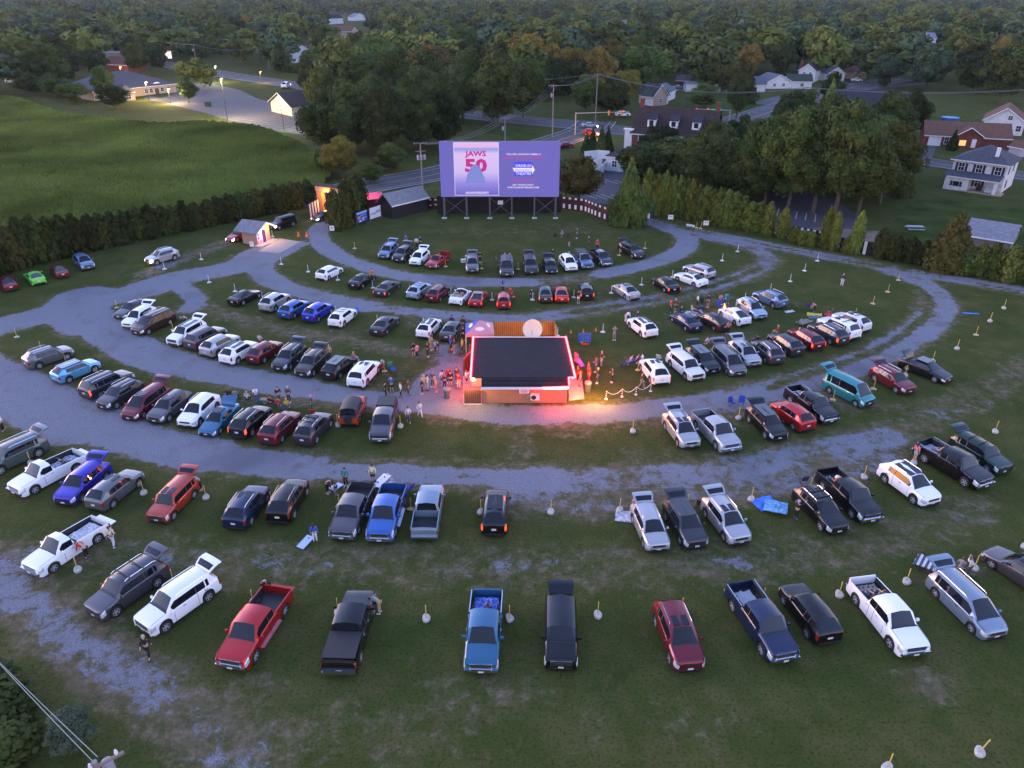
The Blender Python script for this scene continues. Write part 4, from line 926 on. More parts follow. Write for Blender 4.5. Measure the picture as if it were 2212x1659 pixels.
tube_('neon_tube', [L_(ridgeR.x, yr-.12, 2.98), L_(fe1.x+.08, yr-.14, 2.98), L_(fe1.x+.08, yfe, EH+.06), L_(G(1172, 838, EH).x, yfe-.10, EH+.02)], .085, M_neon)
tube_('neon_tube', [L_(G(1172, 838, EH).x, yfe-.11, EH), L_(fe1.x, yfe-.11, EH)], .075, mat('neon_pink_core', (.5, .2, .2), .4, emit=(1, .35, .4), es=14*EK))
M_lamp = mat('warm_flood_lamp', (.9, .7, .4), .4, emit=(1, .62, .22), es=70*EK)
for i, (px, py) in enumerate(((1022, 821), (1237, 816))):
    p = G(px, py, 2.6); b = MB(); b.lathe((0, 0, 0), [(.06, -.1), (.15, -.04), (.16, .06), (.06, .12)], 10); o = b.obj('flood_lamp', [M_lamp], sb); o.location = L_(p.x, p.y-.15, 2.72)
    l = bpy.data.lights.new('flood_light', 'POINT'); l.energy = 75 if i else 24; l.color = (1, .48, .10); l.shadow_soft_size = .1; lo = bpy.data.objects.new('flood_light', l); C.objects.link(lo); lo.location = (p.x+(2.2 if i else -.5), p.y-(.2 if i else .55), 2.4)
for (x, y, z, e) in ((ridgeR.x+.7, yr+2, 2.2, 24), (ridgeL.x-.9, yr+2, 2.2, 24), (fe1.x-1.0, yfe-.6, 1.9, 28), (ridgeL.x-1.2, yb-2, 2.3, 10), (ridgeR.x+.9, yb-2.5, 2.2, 10)):
    l = bpy.data.lights.new('neon_light', 'POINT'); l.energy = e; l.color = (1, .03, .06); l.shadow_soft_size = .4; lo = bpy.data.objects.new('neon_light', l); C.objects.link(lo); lo.location = (x, y, z)
p = G(1132.5, 850, 1.55); b = MB(); b.box(L_(p.x, y0-.14, 1.42), (.95, .05, .55)); o = b.obj('rules_sign', [M_white], sb)
for k in range(4):
    b = MB(); b.box((p.x-c0.x, -.18, 1.60-k*.11), (.7-.1*(k % 2), .012, .03)); b.obj('sign_print', [mat('blue_print', (.06, .08, .3), .6)], sb)
p = G(1156, 862, .9); ac = empty('air_conditioner', (p.x, y0-.26, .55), 0, 'white outdoor air conditioning unit with round fan on the tan wall', 'air conditioner')
b = MB(); b.box((0, 0, .3), (.85, .34, .62)); b.obj('casing', [M_white], ac); b = MB(); b.tube([(-.12, -.175, .3), (-.12, -.19, .3)], .24, 20); b.obj('fan_grille', [M_dark], ac)
b = MB(); b.tube([(-.43, .1, .35), (-.62, .12, .3), (-.68, .2, .05)], .03, 6); b.obj('pipe', [M_white], ac)
b = MB(); b.box(L_(G(1044, 843, 2).x, y0-.04, 1.85), (.35, .06, .45)); b.obj('meter_box', [M_fas], sb)
# left service porch
pl = G(1003, 873.5); pr = G(1040, 872.5)
fw_ = MB(); rt = empty('picket_screen', pl, 0, 'brown slatted wooden screen at the front left corner of the snack bar', 'fence')
W_ = pr.x-pl.x-.03; fw_.box((W_/2, .03, .8), (W_, .06, 1.55)); fw_.obj('slats', [stripes('brown_slats', (.16, .075, .05), (.04, .02, .02), 5.2, axis=0, width=.72)], rt)
b = MB(); b.box((W_/2, 0, .04), (W_+.1, .12, .08)); b.obj('rail', [M_fas], rt)
p = G(1028, 838, 1.0); b = MB(); b.box((0, 0, 1.1), (1.0, .08, 2.2)); b.box((0, -.05, .95), (.9, .03, .9)); o = b.obj('menu_board', [mat('cream_board', (.6, .55, .42), .6)]); o.location = (G(1029, 850).x, G(1029, 850).y+1.5, 0); tag(o, 'cream menu board at the order window under the left flood lamp', 'menu board')
for (pa, pb, lb) in (((1002, 812), (1002, 780), 'red lit board fence along the left side of the snack bar'),):
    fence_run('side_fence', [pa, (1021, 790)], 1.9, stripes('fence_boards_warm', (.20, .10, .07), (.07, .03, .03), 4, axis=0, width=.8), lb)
pv = MB(); q = [G(1000, 872), G(1041, 872), G(1041, 780), G(1000, 780)]; pv.add([(v.x, v.y, .012) for v in q], [(0, 1, 2, 3)]); q = [G(1229, 866), G(1262, 862), G(1258, 818), G(1229, 818)]; pv.add([(v.x, v.y, .012) for v in q], [(0, 1, 2, 3)])
q = [G(1196, 727), G(1206, 727), G(1202, 702), G(1193, 702)]; pv.add([(v.x, v.y, .012) for v in q], [(0, 1, 2, 3)])
q = [GT(1, 1, 20, 512), GT(1, 1, 200, 530), GT(1, 1, 385, 430), GT(1, 1, 200, 400)]; pv.add([(v.x, v.y, .012) for v in q], [(0, 1, 2, 3)])
tag(pv.obj('pavement', [mat('concrete_slab', (.33, .30, .28), .9, var=.15, scale=2)]), kind='structure')
# fence yard and dish behind
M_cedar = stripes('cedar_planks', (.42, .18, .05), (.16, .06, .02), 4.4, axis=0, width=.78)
fence_run('plank_fence', [(1069, 726), (1196, 724)], 1.75, M_cedar, 'orange lit cedar plank fence behind the snack bar')
fence_run('plank_fence', [(1196, 724), (1201, 742)], 1.75, M_cedar, 'short cedar fence side next to the satellite dish')
l = bpy.data.lights.new('yard_light', 'POINT'); l.energy = 30; l.color = (1, .45, .12); l.shadow_soft_size = .15; lo = bpy.data.objects.new('yard_light', l); C.objects.link(lo); q = G(1150, 733, 1.8); lo.location = (q.x, yb+1.3, 2.2)
b = MB(); q = G(1150, 733, 1.8); b.lathe((0, 0, 0), [(.04, -.08), (.09, 0), (.04, .08)], 8); o = b.obj('yard_lamp', [M_lamp]); o.location = (q.x, yb+1.25, 2.35); tag(o, 'small warm lamp on the back wall of the snack bar', 'lamp')
q = G(1148, 735); ds = empty('satellite_dish', (q.x, yb+.9, 0), R(-100), 'large cream satellite dish behind the snack bar roof', 'satellite dish')
b = MB(); n = 24; vs = []; fs = []
for j in range(7):
    r_ = 1.05*j/6; 
    for k in range(n): vs.append((.22*(r_/1.05)**2, r_*math.cos(2*math.pi*k/n), r_*math.sin(2*math.pi*k/n)))
for j in range(6):
    for k in range(n): fs.append((j*n+k, j*n+(k+1) % n, (j+1)*n+(k+1) % n, (j+1)*n+k))
b.add(vs, fs); o = b.obj('reflector', [mat('cream_paint', (.72, .66, .50), .5)], ds, smooth=50); o.location = (0, 0, 3.3); o.rotation_euler = (0, R(-28), 0)
b = MB(); b.tube([(-.2, 0, 0), (-.2, 0, 3.2)], .06, 8); b.obj('mast', [M_steel], ds); b = MB(); b.tube([(.1, 0, 2.6), (1.0, 0, 3.6)], .03, 6); b.obj('feed_arm', [M_steel], ds)
# canopy tent
q = G(1037, 752); rt = empty('canopy_tent', (q.x, q.y, 0), R(3), 'pink and blue canopy tent with white oval badges beside the snack bar', 'canopy tent')
hw_ = 1.55; ap = (0, 0, 3.35); cs = [(-hw_, -hw_, 2.35), (hw_, -hw_, 2.35), (hw_, hw_, 2.35), (-hw_, hw_, 2.35)]
for k in range(4):
    a_, c_ = Vector(cs[k]), Vector(cs[(k+1) % 4]); b = MB(); b.add([a_, c_, ap], [(0, 1, 2)]); b.add([a_, c_, c_-Vector((0, 0, .28)), a_-Vector((0, 0, .28))], [(3, 2, 1, 0)])
    pn = b.obj('roof_panel', [mat('tent_pink', (.52, .26, .30), .8) if k in (0, 1) else mat('tent_blue', (.05, .08, .42), .8)], rt)
    m_ = (a_+c_)/2*.62+Vector(ap)*.38; nn = (c_-a_).cross(Vector(ap)-a_).normalized(); u = (c_-a_).normalized(); w2 = nn.cross(u); b = MB()
    b.add([m_+nn*.02+u*.5*math.cos(t_*math.pi/8)+w2*.26*math.sin(t_*math.pi/8) for t_ in range(16)], [tuple(range(16))]); b.obj('badge', [M_white], pn)
for (x, y) in ((-hw_, -hw_), (hw_, -hw_), (hw_, hw_), (-hw_, hw_)):
    b = MB(); b.tube([(x*.98, y*.98, 0), (x*.98, y*.98, 2.33)], .035, 6); b.obj('leg', [M_poleW], rt)
q = G(1015, 800); b = MB(); b.box((0, 0, .5), (.7, .6, 1.0)); b.box((0, 0, 1.03), (.75, .65, .06)); o = b.obj('red_cooler_cart', [mat('cooler_red', (.5, .03, .05), .5)]); o.location = G(1022, 765); tag(o, 'red cooler cart under the canopy tent', 'cooler')
# ---------------------------------------------------------------- bins, cones, ropes, games
def bin_(p, lb):
    rt = empty('trash_bin', p, 0, lb, 'trash bin', 'grey trash bins'); b = MB(); b.lathe((0, 0, 0), [(.27, 0), (.34, .85), (.37, .87), (.37, .93)], 18); b.obj('bin_body', [mat('grey_bin', (.10, .11, .12), .6)], rt, smooth=40)
    b = MB(); b.lathe((0, 0, .93), [(.38, 0), (.37, .05), (.30, .16), (.10, .2)], 18); b.obj('lid', [mat('grey_bin_lid', (.16, .17, .17), .5)], rt, smooth=40)
bin_(G(812.2+1050*.1458, 673.9+1272*.1458), 'grey trash bin on the gravel left of the snack bar'); bin_(G(1192.3+582*.1328, 708.5+1030*.1328), 'grey trash bin on the slab right of the snack bar')
def cone(p, lb, s=1):
    rt = empty('traffic_cone', p, 0, lb, 'traffic cone', 'orange cones'); rt.scale = (s, s, s); b = MB(); b.lathe((0, 0, .03), [(.17, 0), (.04, .62)], 12); b.obj('cone_body', [mat('cone_orange', (.85, .16, .03), .5)], rt, smooth=40)
    b = MB(); b.box((0, 0, .015), (.4, .4, .03)); b.obj('cone_base', [mat('cone_orange', (.85, .16, .03))], rt); b = MB(); b.lathe((0, 0, .25), [(.118, 0), (.085, .15)], 12); b.obj('reflective_band', [M_white], rt)
cone(GT(1,1,368,382), 'orange traffic cone at the booth slab, left of two', 1.15); cone(GT(1,1,438,386), 'orange traffic cone at the booth slab, right of two', 1.15)
for x, y, lb in ((508,1216,'left'), (617,1212,'middle'), (725,1198,'right')): cone(GT(2,1,x,y), 'small yellow orange cone on bare ground behind the game board, '+lb, .6)
for i, (x, y) in enumerate(((813, 130), (950, 110), (1070, 92), (1197, 62))):
    p = GT(2, 2, x, y); rt = empty('rope_post', p, 0, 'red and white striped rope post beside the lane, '+('nearest the snack bar', 'second from the snack bar', 'third from the snack bar', 'nearest the white crossover')[i], 'barrier post', 'striped rope posts')
    b = MB(); b.tube([(0, 0, 0), (0, 0, .95)], .045, 8); b.obj('post', [stripes('red_white_bands', (.5, .04, .05), (.75, .75, .72), 4.5, axis=2)], rt)
    b = MB(); b.lathe((0, 0, 0), [(.16, 0), (.15, .04)], 10); b.obj('foot', [M_white], rt)
    if i < 3:
        q = GT(2, 2, *((950, 110), (1070, 92), (1197, 62))[i])-p; b = MB(); b.tube([(q.x*t_, q.y*t_, .88-1.9*t_*(1-t_)) for t_ in (0, .15, .3, .5, .7, .85, 1)], .025, 5); b.obj('rope', [M_white], rt)
p = GT(2, 1, 625, 1308); rt = empty('giant_game_board', p, R(-4), 'giant blue connect game board standing on the grass', 'game board'); b = MB()
for i in range(8): b.box((-.62+i*.177, 0, .72), (.045, .08, 1.05))
for j in range(7): b.box((0, .002, .22+j*.167), (1.26, .07, .045))
b.obj('grid', [mat('toy_blue', (.03, .12, .62), .4)], rt)
for s_ in (-1, 1):
    b = MB(); b.box((s_*.66, 0, .62), (.05, .3, 1.24)); b.obj('leg', [mat('toy_blue', (.03, .12, .62))], rt)
b = MB(); b.lathe((.30, -.01, .60), [(.07, 0), (.07, .03)], 12); b.obj('red_disc', [mat('toy_red', (.6, .03, .03), .4)], rt)
for (x, y, m_, nm, lb) in ((602, 1302, 'toy_yellow', 'toy_discs', 'yellow game discs on the grass left of the blue game board'), (632, 1318, 'toy_red', 'toy_tray', 'red tray of discs at the foot of the blue game board')):
    b = MB(); q = GT(2, 1, x, y)
    for k in range(5): b.lathe((rnd.uniform(-.04, .04), rnd.uniform(-.04, .04), .01+.03*k), [(.14, 0), (.14, .03)], 10)
    if m_ == 'toy_red': b.box((0, 0, .06), (.9, .25, .1))
    o = b.obj(nm, [mat(m_, (.7, .55, .04) if m_ == 'toy_yellow' else (.6, .03, .03), .4)]); o.location = q; tag(o, lb, 'toy')
p = G(1245, 783); rt = empty('toy_slide', p, R(-60), 'small pink and purple play set beside the snack bar', 'play set'); b = MB(); b.box((0, 0, .55), (.7, .06, 1.1)); b.obj('play_frame', [mat('toy_pink', (.6, .12, .25), .5)], rt)
b = MB(); b.box((.7, 0, .3), (1.1, .5, .08), ry=.5); b.obj('slide', [mat('toy_purple', (.35, .12, .6), .5)], rt)
def cornhole(p, rz, lb):
    rt = empty('cornhole_board', p, rz, lb, 'cornhole board', 'cornhole boards'); b = MB(); b.box((0, 0, .22), (1.2, .62, .05), ry=.17); b.obj('board', [mat('pale_blue_board', (.42, .54, .75), .5)], rt)
    b = MB(); b.tube([(.36, 0, .2), (.36, 0, .195)], .08, 14); o = b.obj('hole', [M_black], rt); o.location = (-.74, 0, .117+.0)
    for s_ in (-1, 1):
        b = MB(); b.box((-.52, s_*.26, .15), (.05, .05, .3)); b.obj('leg', [mat('pine_wood', (.45, .32, .16), .7)], rt)
cornhole(GT(1,2,430,1385), R(62)+math.pi, 'pale blue cornhole board beside the woman in blue'); cornhole(GT(1,2,695,905), R(62), 'pale blue cornhole board between two people near the graphite pickup')
p = GT(1, 2, 1090, 900); rt = empty('folding_table', p, R(66), 'white folding table set between the graphite and bright blue pickups', 'table'); b = MB(); b.box((0, 0, .74), (1.8, .72, .05)); b.obj('table_top', [M_white], rt)
for (x, y) in ((-.75, -.3), (.75, -.3), (.75, .3), (-.75, .3)):
    b = MB(); b.tube([(x, y, 0), (x, y, .72)], .02, 6); b.obj('leg', [M_steel], rt)
for k in range(5):
    b = MB(); b.lathe((0, 0, 0), [(.05, 0), (.055, .13), (.03, .18)], 8); o = b.obj('drink_cup', [mat(('toy_pink', 'toy_blue', 'white_paint', 'toy_red', 'cream_paint')[k], (.5, .5, .5))]); o.location = (p.x+.45*(k-2)*.45, p.y+(k-2)*.38*.9, .766); tag(o, ('pink cup on the near end of the white folding table', 'blue cup on the white folding table', 'white cup in the middle of the folding table', 'red cup on the white folding table', 'cream cup on the far end of the folding table')[k], 'cup', 'cups on the folding table')
# ---------------------------------------------------------------- camp chairs, blankets
def chair_me(kind='camp'):
    fr = MB(); se = MB(); bk = MB()
    for s_ in (-1, 1):
        fr.tube([(.25, s_*.26, 0), (-.22, s_*.26, .42)], .014, 5); fr.tube([(-.25, s_*.26, 0), (.24, s_*.26, .42), (.24, s_*.27, .62)], .014, 5); fr.tube([(-.2, s_*.26, .42), (-.33, s_*.26, .95)], .014, 5); fr.box((.02, s_*.28, .63), (.5, .06, .02))
    se.box((0, 0, .42), (.46, .5, .03)); bk.box((-.27, 0, .68), (.03, .5, .5), ry=-.25)
    return fr.mesh('frame'), se.mesh('seat'), bk.mesh('backrest')
CF_, CS_, CB_ = chair_me()
def chair(p, az, col, lb):
    rt = empty('camp_chair', p, R(az), lb, 'camp chair', 'folding camp chairs'); m = mat('chair_'+lb.split()[0], col, .8); link('frame', CF_, [M_dark], rt); link('seat', CS_, [m], rt); link('backrest', CB_, [m], rt)
def blanket(p, w_, l_, az, m, lb, z=.03, cat='blanket', bumpy=.06, nm='blanket'):
    r_ = random.Random(hash(lb) % 999 if False else len(lb)*7+int(w_*10)); b = MB(); n, k = 9, 9; vs = []
    for i in range(n):
        for j in range(k): vs.append(((i/(n-1)-.5)*w_+r_.uniform(-.04, .04), (j/(k-1)-.5)*l_+r_.uniform(-.04, .04), z+max(0, r_.gauss(0, bumpy))))
    N_ = len(vs); vs += [(x, y, z-.02) for (x, y, _) in vs]
    fs = [(i*k+j, (i+1)*k+j, (i+1)*k+j+1, i*k+j+1) for i in range(n-1) for j in range(k-1)]; fs += [(f[3]+N_, f[2]+N_, f[1]+N_, f[0]+N_) for f in list(fs)]
    b.add(vs, fs); o = b.obj(nm, [m], smooth=60); o.location = p; o.rotation_euler = (0, 0, R(az)); return tag(o, lb, cat, 'blankets and bedding')
CHRS = [(2,2,1897,195,-60,(.02,.05,.4),'blue camp chair left of the pair behind the black slotted crossover'),(2,2,1975,185,-120,(.02,.05,.4),'blue camp chair right of the pair behind the black slotted crossover'),
 (1,1,1065,1512,60,(.15,.4,.05),'green child chair behind the white large car'),(1,1,1085,1545,80,(.5,.02,.03),'red child chair behind the white large car'),(1,1,1160,1528,100,(.03,.3,.2),'teal child chair among the seated children'),(1,1,1192,1568,90,(.05,.15,.6),'light blue child chair nearest the lane'),
 (2,1,1268,1462,60,(.5,.62,.5),'pale green slatted garden chair left of the white large car'),
 (2,1,370,402,95,(.03,.02,.02),'black camp chair at the left end of the lawn group'),(2,1,485,400,90,(.12,.03,.04),'dark red camp chair in the lawn group near the screen'),
 (2,1,1790,1005,-60,(.03,.08,.5),'royal blue camp chair next to the fire pit'),(2,1,1850,948,-110,(.1,.5,.5),'turquoise camp chair behind the fire pit'),(2,1,1640,985,-80,(.02,.02,.02),'black camp chair beside the woman in white'),(2,1,1700,990,-60,(.3,.03,.05),'crimson camp chair left of the fire pit'),
 (3,1,350,1020,40,(.03,.05,.2),'navy camp chair beside the person bending in pink'),(3,1,500,1110,-150,(.5,.04,.05),'scarlet camp chair behind the white cars with roof bars'),
 (1,1,1700,1155,90,(.02,.02,.02),'black camp chair behind the dark grey sedan, left'),(1,1,1790,1160,90,(.05,.04,.03),'dark camp chair behind the dark grey sedan, right'),
 (1,2,1330,935,150,(.03,.1,.4),'blue camp chair right of the bright blue pickup tailgate'),(1,2,1010,905,120,(.03,.03,.03),'black camp chair behind the graphite pickup'),
 (3,2,300,860,100,(.05,.05,.07),'folded dark camp chair behind the black crossover with roof bars'),(0,2,1990,118,90,(.03,.03,.05),'dark camp chair behind the white crossover of the fifth arc'),
 (1,2,60,205,80,(.02,.15,.12),'bottle green camp chair among the seated group of the fifth arc'),(1,2,500,280,80,(.55,.03,.04),'bright red camp chair behind the dark blue grey crossover'),(1,2,260,240,90,(.10,.16,.18),'grey teal camp chair under the person in yellow'),
 (0,1,1540,1120,0,(.03,.03,.03),'black camp chair behind the brown people carrier'),(0,1,870,1500,10,(.03,.03,.035),'black camp chair behind the sky blue crossover'),
 (2,1,1010,1110,60,(.03,.04,.15),'indigo camp chair before the white crossover with glass roof'),(2,2,1625,1075,60,(.04,.04,.04),'charcoal camp chair behind the dark grey crossover')]
for (c, r, x, y, az, col, lb) in CHRS: chair(GT(c, r, x, y), az, col, lb)
M_blue = mat('bright_blue_cloth', (.06, .22, .75), .8, var=.1); M_ptn = mat('patterned_quilt', (.30, .33, .42), .9, var=.9, scale=5); M_chk = stripes('striped_cloth', (.6, .6, .62), (.08, .08, .12), 3, axis=0); M_bptn = mat('blue_pattern_quilt', (.10, .16, .55), .9, var=1, scale=6)
blanket(GT(2,2,2190,1035), 1.8, 1.5, 20, M_blue, 'bright blue ground blanket left of the black crossover with roof bars'); blanket(GT(3,2,60,1090), 1.7, 1.5, -20, mat('cartoon_cloth', (.15, .35, .6), .8, var=.6, scale=4), 'pale blue printed blanket on top of the camp cot', z=.35, bumpy=.08)
blanket(GT(2,2,1010,1150), 1.3, 2.0, 80, mat('white_floral_cloth', (.6, .57, .6), .9, var=.4, scale=5), 'white floral blanket heap left of the silver crossover', bumpy=.12)
blanket(GT(2,1,1500,1065), 2.1, 1.6, 30, mat('white_cloth', (.62, .62, .66), .9, var=.2, scale=4), 'white blanket spread ahead of the dark blue sedan'); blanket(GT(2,1,1590,1045), 2.0, 1.5, 10, M_chk, 'striped blanket beside the white one near the fire group')
blanket(GT(3,1,400,1062), 1.7, 1.0, -15, mat('toy_yellow', (.7, .55, .04)), 'yellow mat on the grass behind the white cars'); blanket(GT(3,1,440,1085), 2.4, 1.3, -20, mat('steel_blue_mat', (.07, .13, .22), .8), 'steel blue mat under the yellow mat')
blanket(GT(3,1,310,1145), 2.0, 1.0, 30, mat('tan_cloth', (.30, .25, .19), .9, var=.2), 'tan blanket thrown over chairs on the right lawn', z=.35, bumpy=.14); blanket(GT(3,1,185,1035), 1.2, .5, 20, M_white, 'white bag lying on the right lawn', bumpy=.06, cat='bag', nm='cloth_bag')
blanket(GT(3,1,1752,1050), 1.9, .35, -10, M_blue, 'small blue and white mat lying outside the bend at the right', bumpy=.02); blanket(GT(3,2,1380,1590), 1.7, 1.3, -40, M_chk, 'striped blanket at the tail of the silver blue people carrier', z=.4, bumpy=.04)
blanket(GT(0,1,1830,1195), 1.0, .8, 10, mat('cooler_red', (.5, .03, .05)), 'red bag behind the white large car of the fourth arc', z=.2, bumpy=.1, cat='bag', nm='cloth_bag')
blanket(GT(1,1,865,1045), 1.1, .6, 60, mat('scooter_blue', (.04, .12, .6), .4), 'blue play cloth at the nose of the white crossover', z=.3, bumpy=.12)
def in_bed(key, s_, z, l_, w_, m, lb, y=0):
    p, a = on_car(key, s_, y, z); blanket(p, l_, w_, a, m, lb, z=0.0, bumpy=.07)
in_bed('petrol blue pickup with', .80, .80, 1.7, 1.5, M_bptn, 'blue patterned quilt in the bed of the petrol blue pickup'); in_bed('large black pickup', .82, .80, 1.7, 1.5, M_ptn, 'pink and grey bedding in the large black pickup bed')
in_bed('black pickup with a checked', .82, .80, 1.4, 1.5, M_chk, 'checked blanket in the black pickup of the fifth arc'); in_bed('white short cab', .75, .76, 1.9, 1.4, M_ptn, 'grey quilt piled in the white short cab pickup'); in_bed('white older pickup', .76, .76, 1.8, 1.4, mat('white_floral_cloth', (.6, .57, .6)), 'pale floral bedding in the white older pickup')
in_bed('two people lying', .80, .80, 1.5, 1.4, mat('tan_cloth', (.3, .25, .19)), 'tan blanket over two people in the nearest white pickup'); in_bed('dark navy pickup', .80, .85, 1.3, 1.1, mat('silver_quilt', (.35, .37, .42), .7), 'silver quilt in the dark navy pickup bed'); in_bed('graphite pickup with folding', .70, .84, .8, 1.3, mat('white_floral_cloth', (.6, .57, .6)), 'pale cover folded in the graphite pickup bed')
p, _a = on_car('paper lantern', .78, .1, 1.15); b = MB(); b.lathe((0, 0, 0), [(.06, -.2), (.17, -.12), (.21, 0), (.17, .12), (.06, .2)], 14); o = b.obj('paper_lantern', [mat('pale_lantern', (.6, .72, .74), .7)], smooth=60); o.location = p; tag(o, 'round pale paper lantern in the bed of the black pickup', 'lantern')
# fire pit
p = GT(2, 1, 1832, 1030); rt = empty('fire_pit', p, 0, 'black fire pit with orange flames by the white liftback', 'fire pit'); b = MB(); b.lathe((0, 0, 0), [(.2, 0), (.3, .3), (.34, .36)], 14); b.obj('bowl', [M_dark], rt)
b = MB()
for k in range(7):
    a_ = k*.9; b.tube([(math.cos(a_)*.12, math.sin(a_)*.12, .3), (math.cos(a_)*.10, math.sin(a_)*.1, .55+.05*(k % 3)), (math.cos(a_)*.03, math.sin(a_)*.03, .8+.08*(k % 3))], [.09, .07, .01], 6)
b.obj('flame', [mat('flame', (.9, .3, .05), .6, emit=(1, .30, .08), es=5*EK)], rt); l = bpy.data.lights.new('fire_light', 'POINT'); l.energy = 4; l.color = (1, .35, .08); lo = bpy.data.objects.new('fire_light', l); C.objects.link(lo); lo.location = (p.x, p.y, .9)
def bicycle(p, az, lb, nm='bicycle', col=(.3, .32, .35)):
    rt = empty(nm, p, R(az), lb, 'bicycle')
    for x in (-.5, .5):
        b = MB(); n = 18; pts = [(x+.32*math.cos(2*math.pi*k/n), 0, .33+.32*math.sin(2*math.pi*k/n)) for k in range(n+1)]; b.tube(pts, .02, 5, cap=False); b.obj('wheel', [M_tyre], rt)
    b = MB(); b.tube([(-.5, 0, .33), (-.15, 0, .75), (.38, 0, .8), (.5, 0, .33)], .02, 5); b.tube([(-.15, 0, .75), (0, 0, .35), (.38, 0, .8)], .02, 5); b.obj('bicycle_frame', [mat('bike_grey', col, .4, .5)], rt)
    b = MB(); b.tube([(.38, -.25, .95), (.38, .25, .95)], .015, 5); b.tube([(.38, 0, .8), (.38, 0, .95)], .015, 5); b.obj('handlebar', [M_dark], rt); b = MB(); b.box((-.2, 0, .85), (.22, .12, .05)); b.obj('saddle', [M_black], rt)
bicycle(GT(1,1,2080,610), 120, 'grey bicycle standing left of the boxy off-roader near the screen'); bicycle(GT(1,1,1330,915), 25, 'bicycle on the rear rack of the pale blue grey crossover')
M_box = mat('dark_cooler', (.03, .05, .10), .6); 
for (c, r, x, y, d, m, lb) in ((1,1,1795,605,(.8,.5,.4),M_white,'white box table left of the lone dark grey crossover'),(1,2,1145,925,(.45,.4,.5),M_box,'navy cooler beside the person on the bright blue tailgate'),(1,2,950,890,(.6,.4,.45),M_box,'dark cooler behind the graphite pickup'),(1,2,75,155,(.7,.5,.3),mat('tan_crate', (.35, .25, .16), .8),'tan crate behind the fifth arc group'),(2,1,1630,1015,(.5,.4,.4),M_box,'dark stroller box in the camp fire group')):
    b = MB(); b.box((0, 0, d[2]/2), d, taper=.96); b.box((0, 0, d[2]+.02), (d[0]*1.02, d[1]*1.02, .04)); o = b.obj('cooler_box', [m]); o.location = GT(c, r, x, y); o.rotation_euler = (0, 0, rnd.uniform(-.5, .5)); tag(o, lb, 'box')
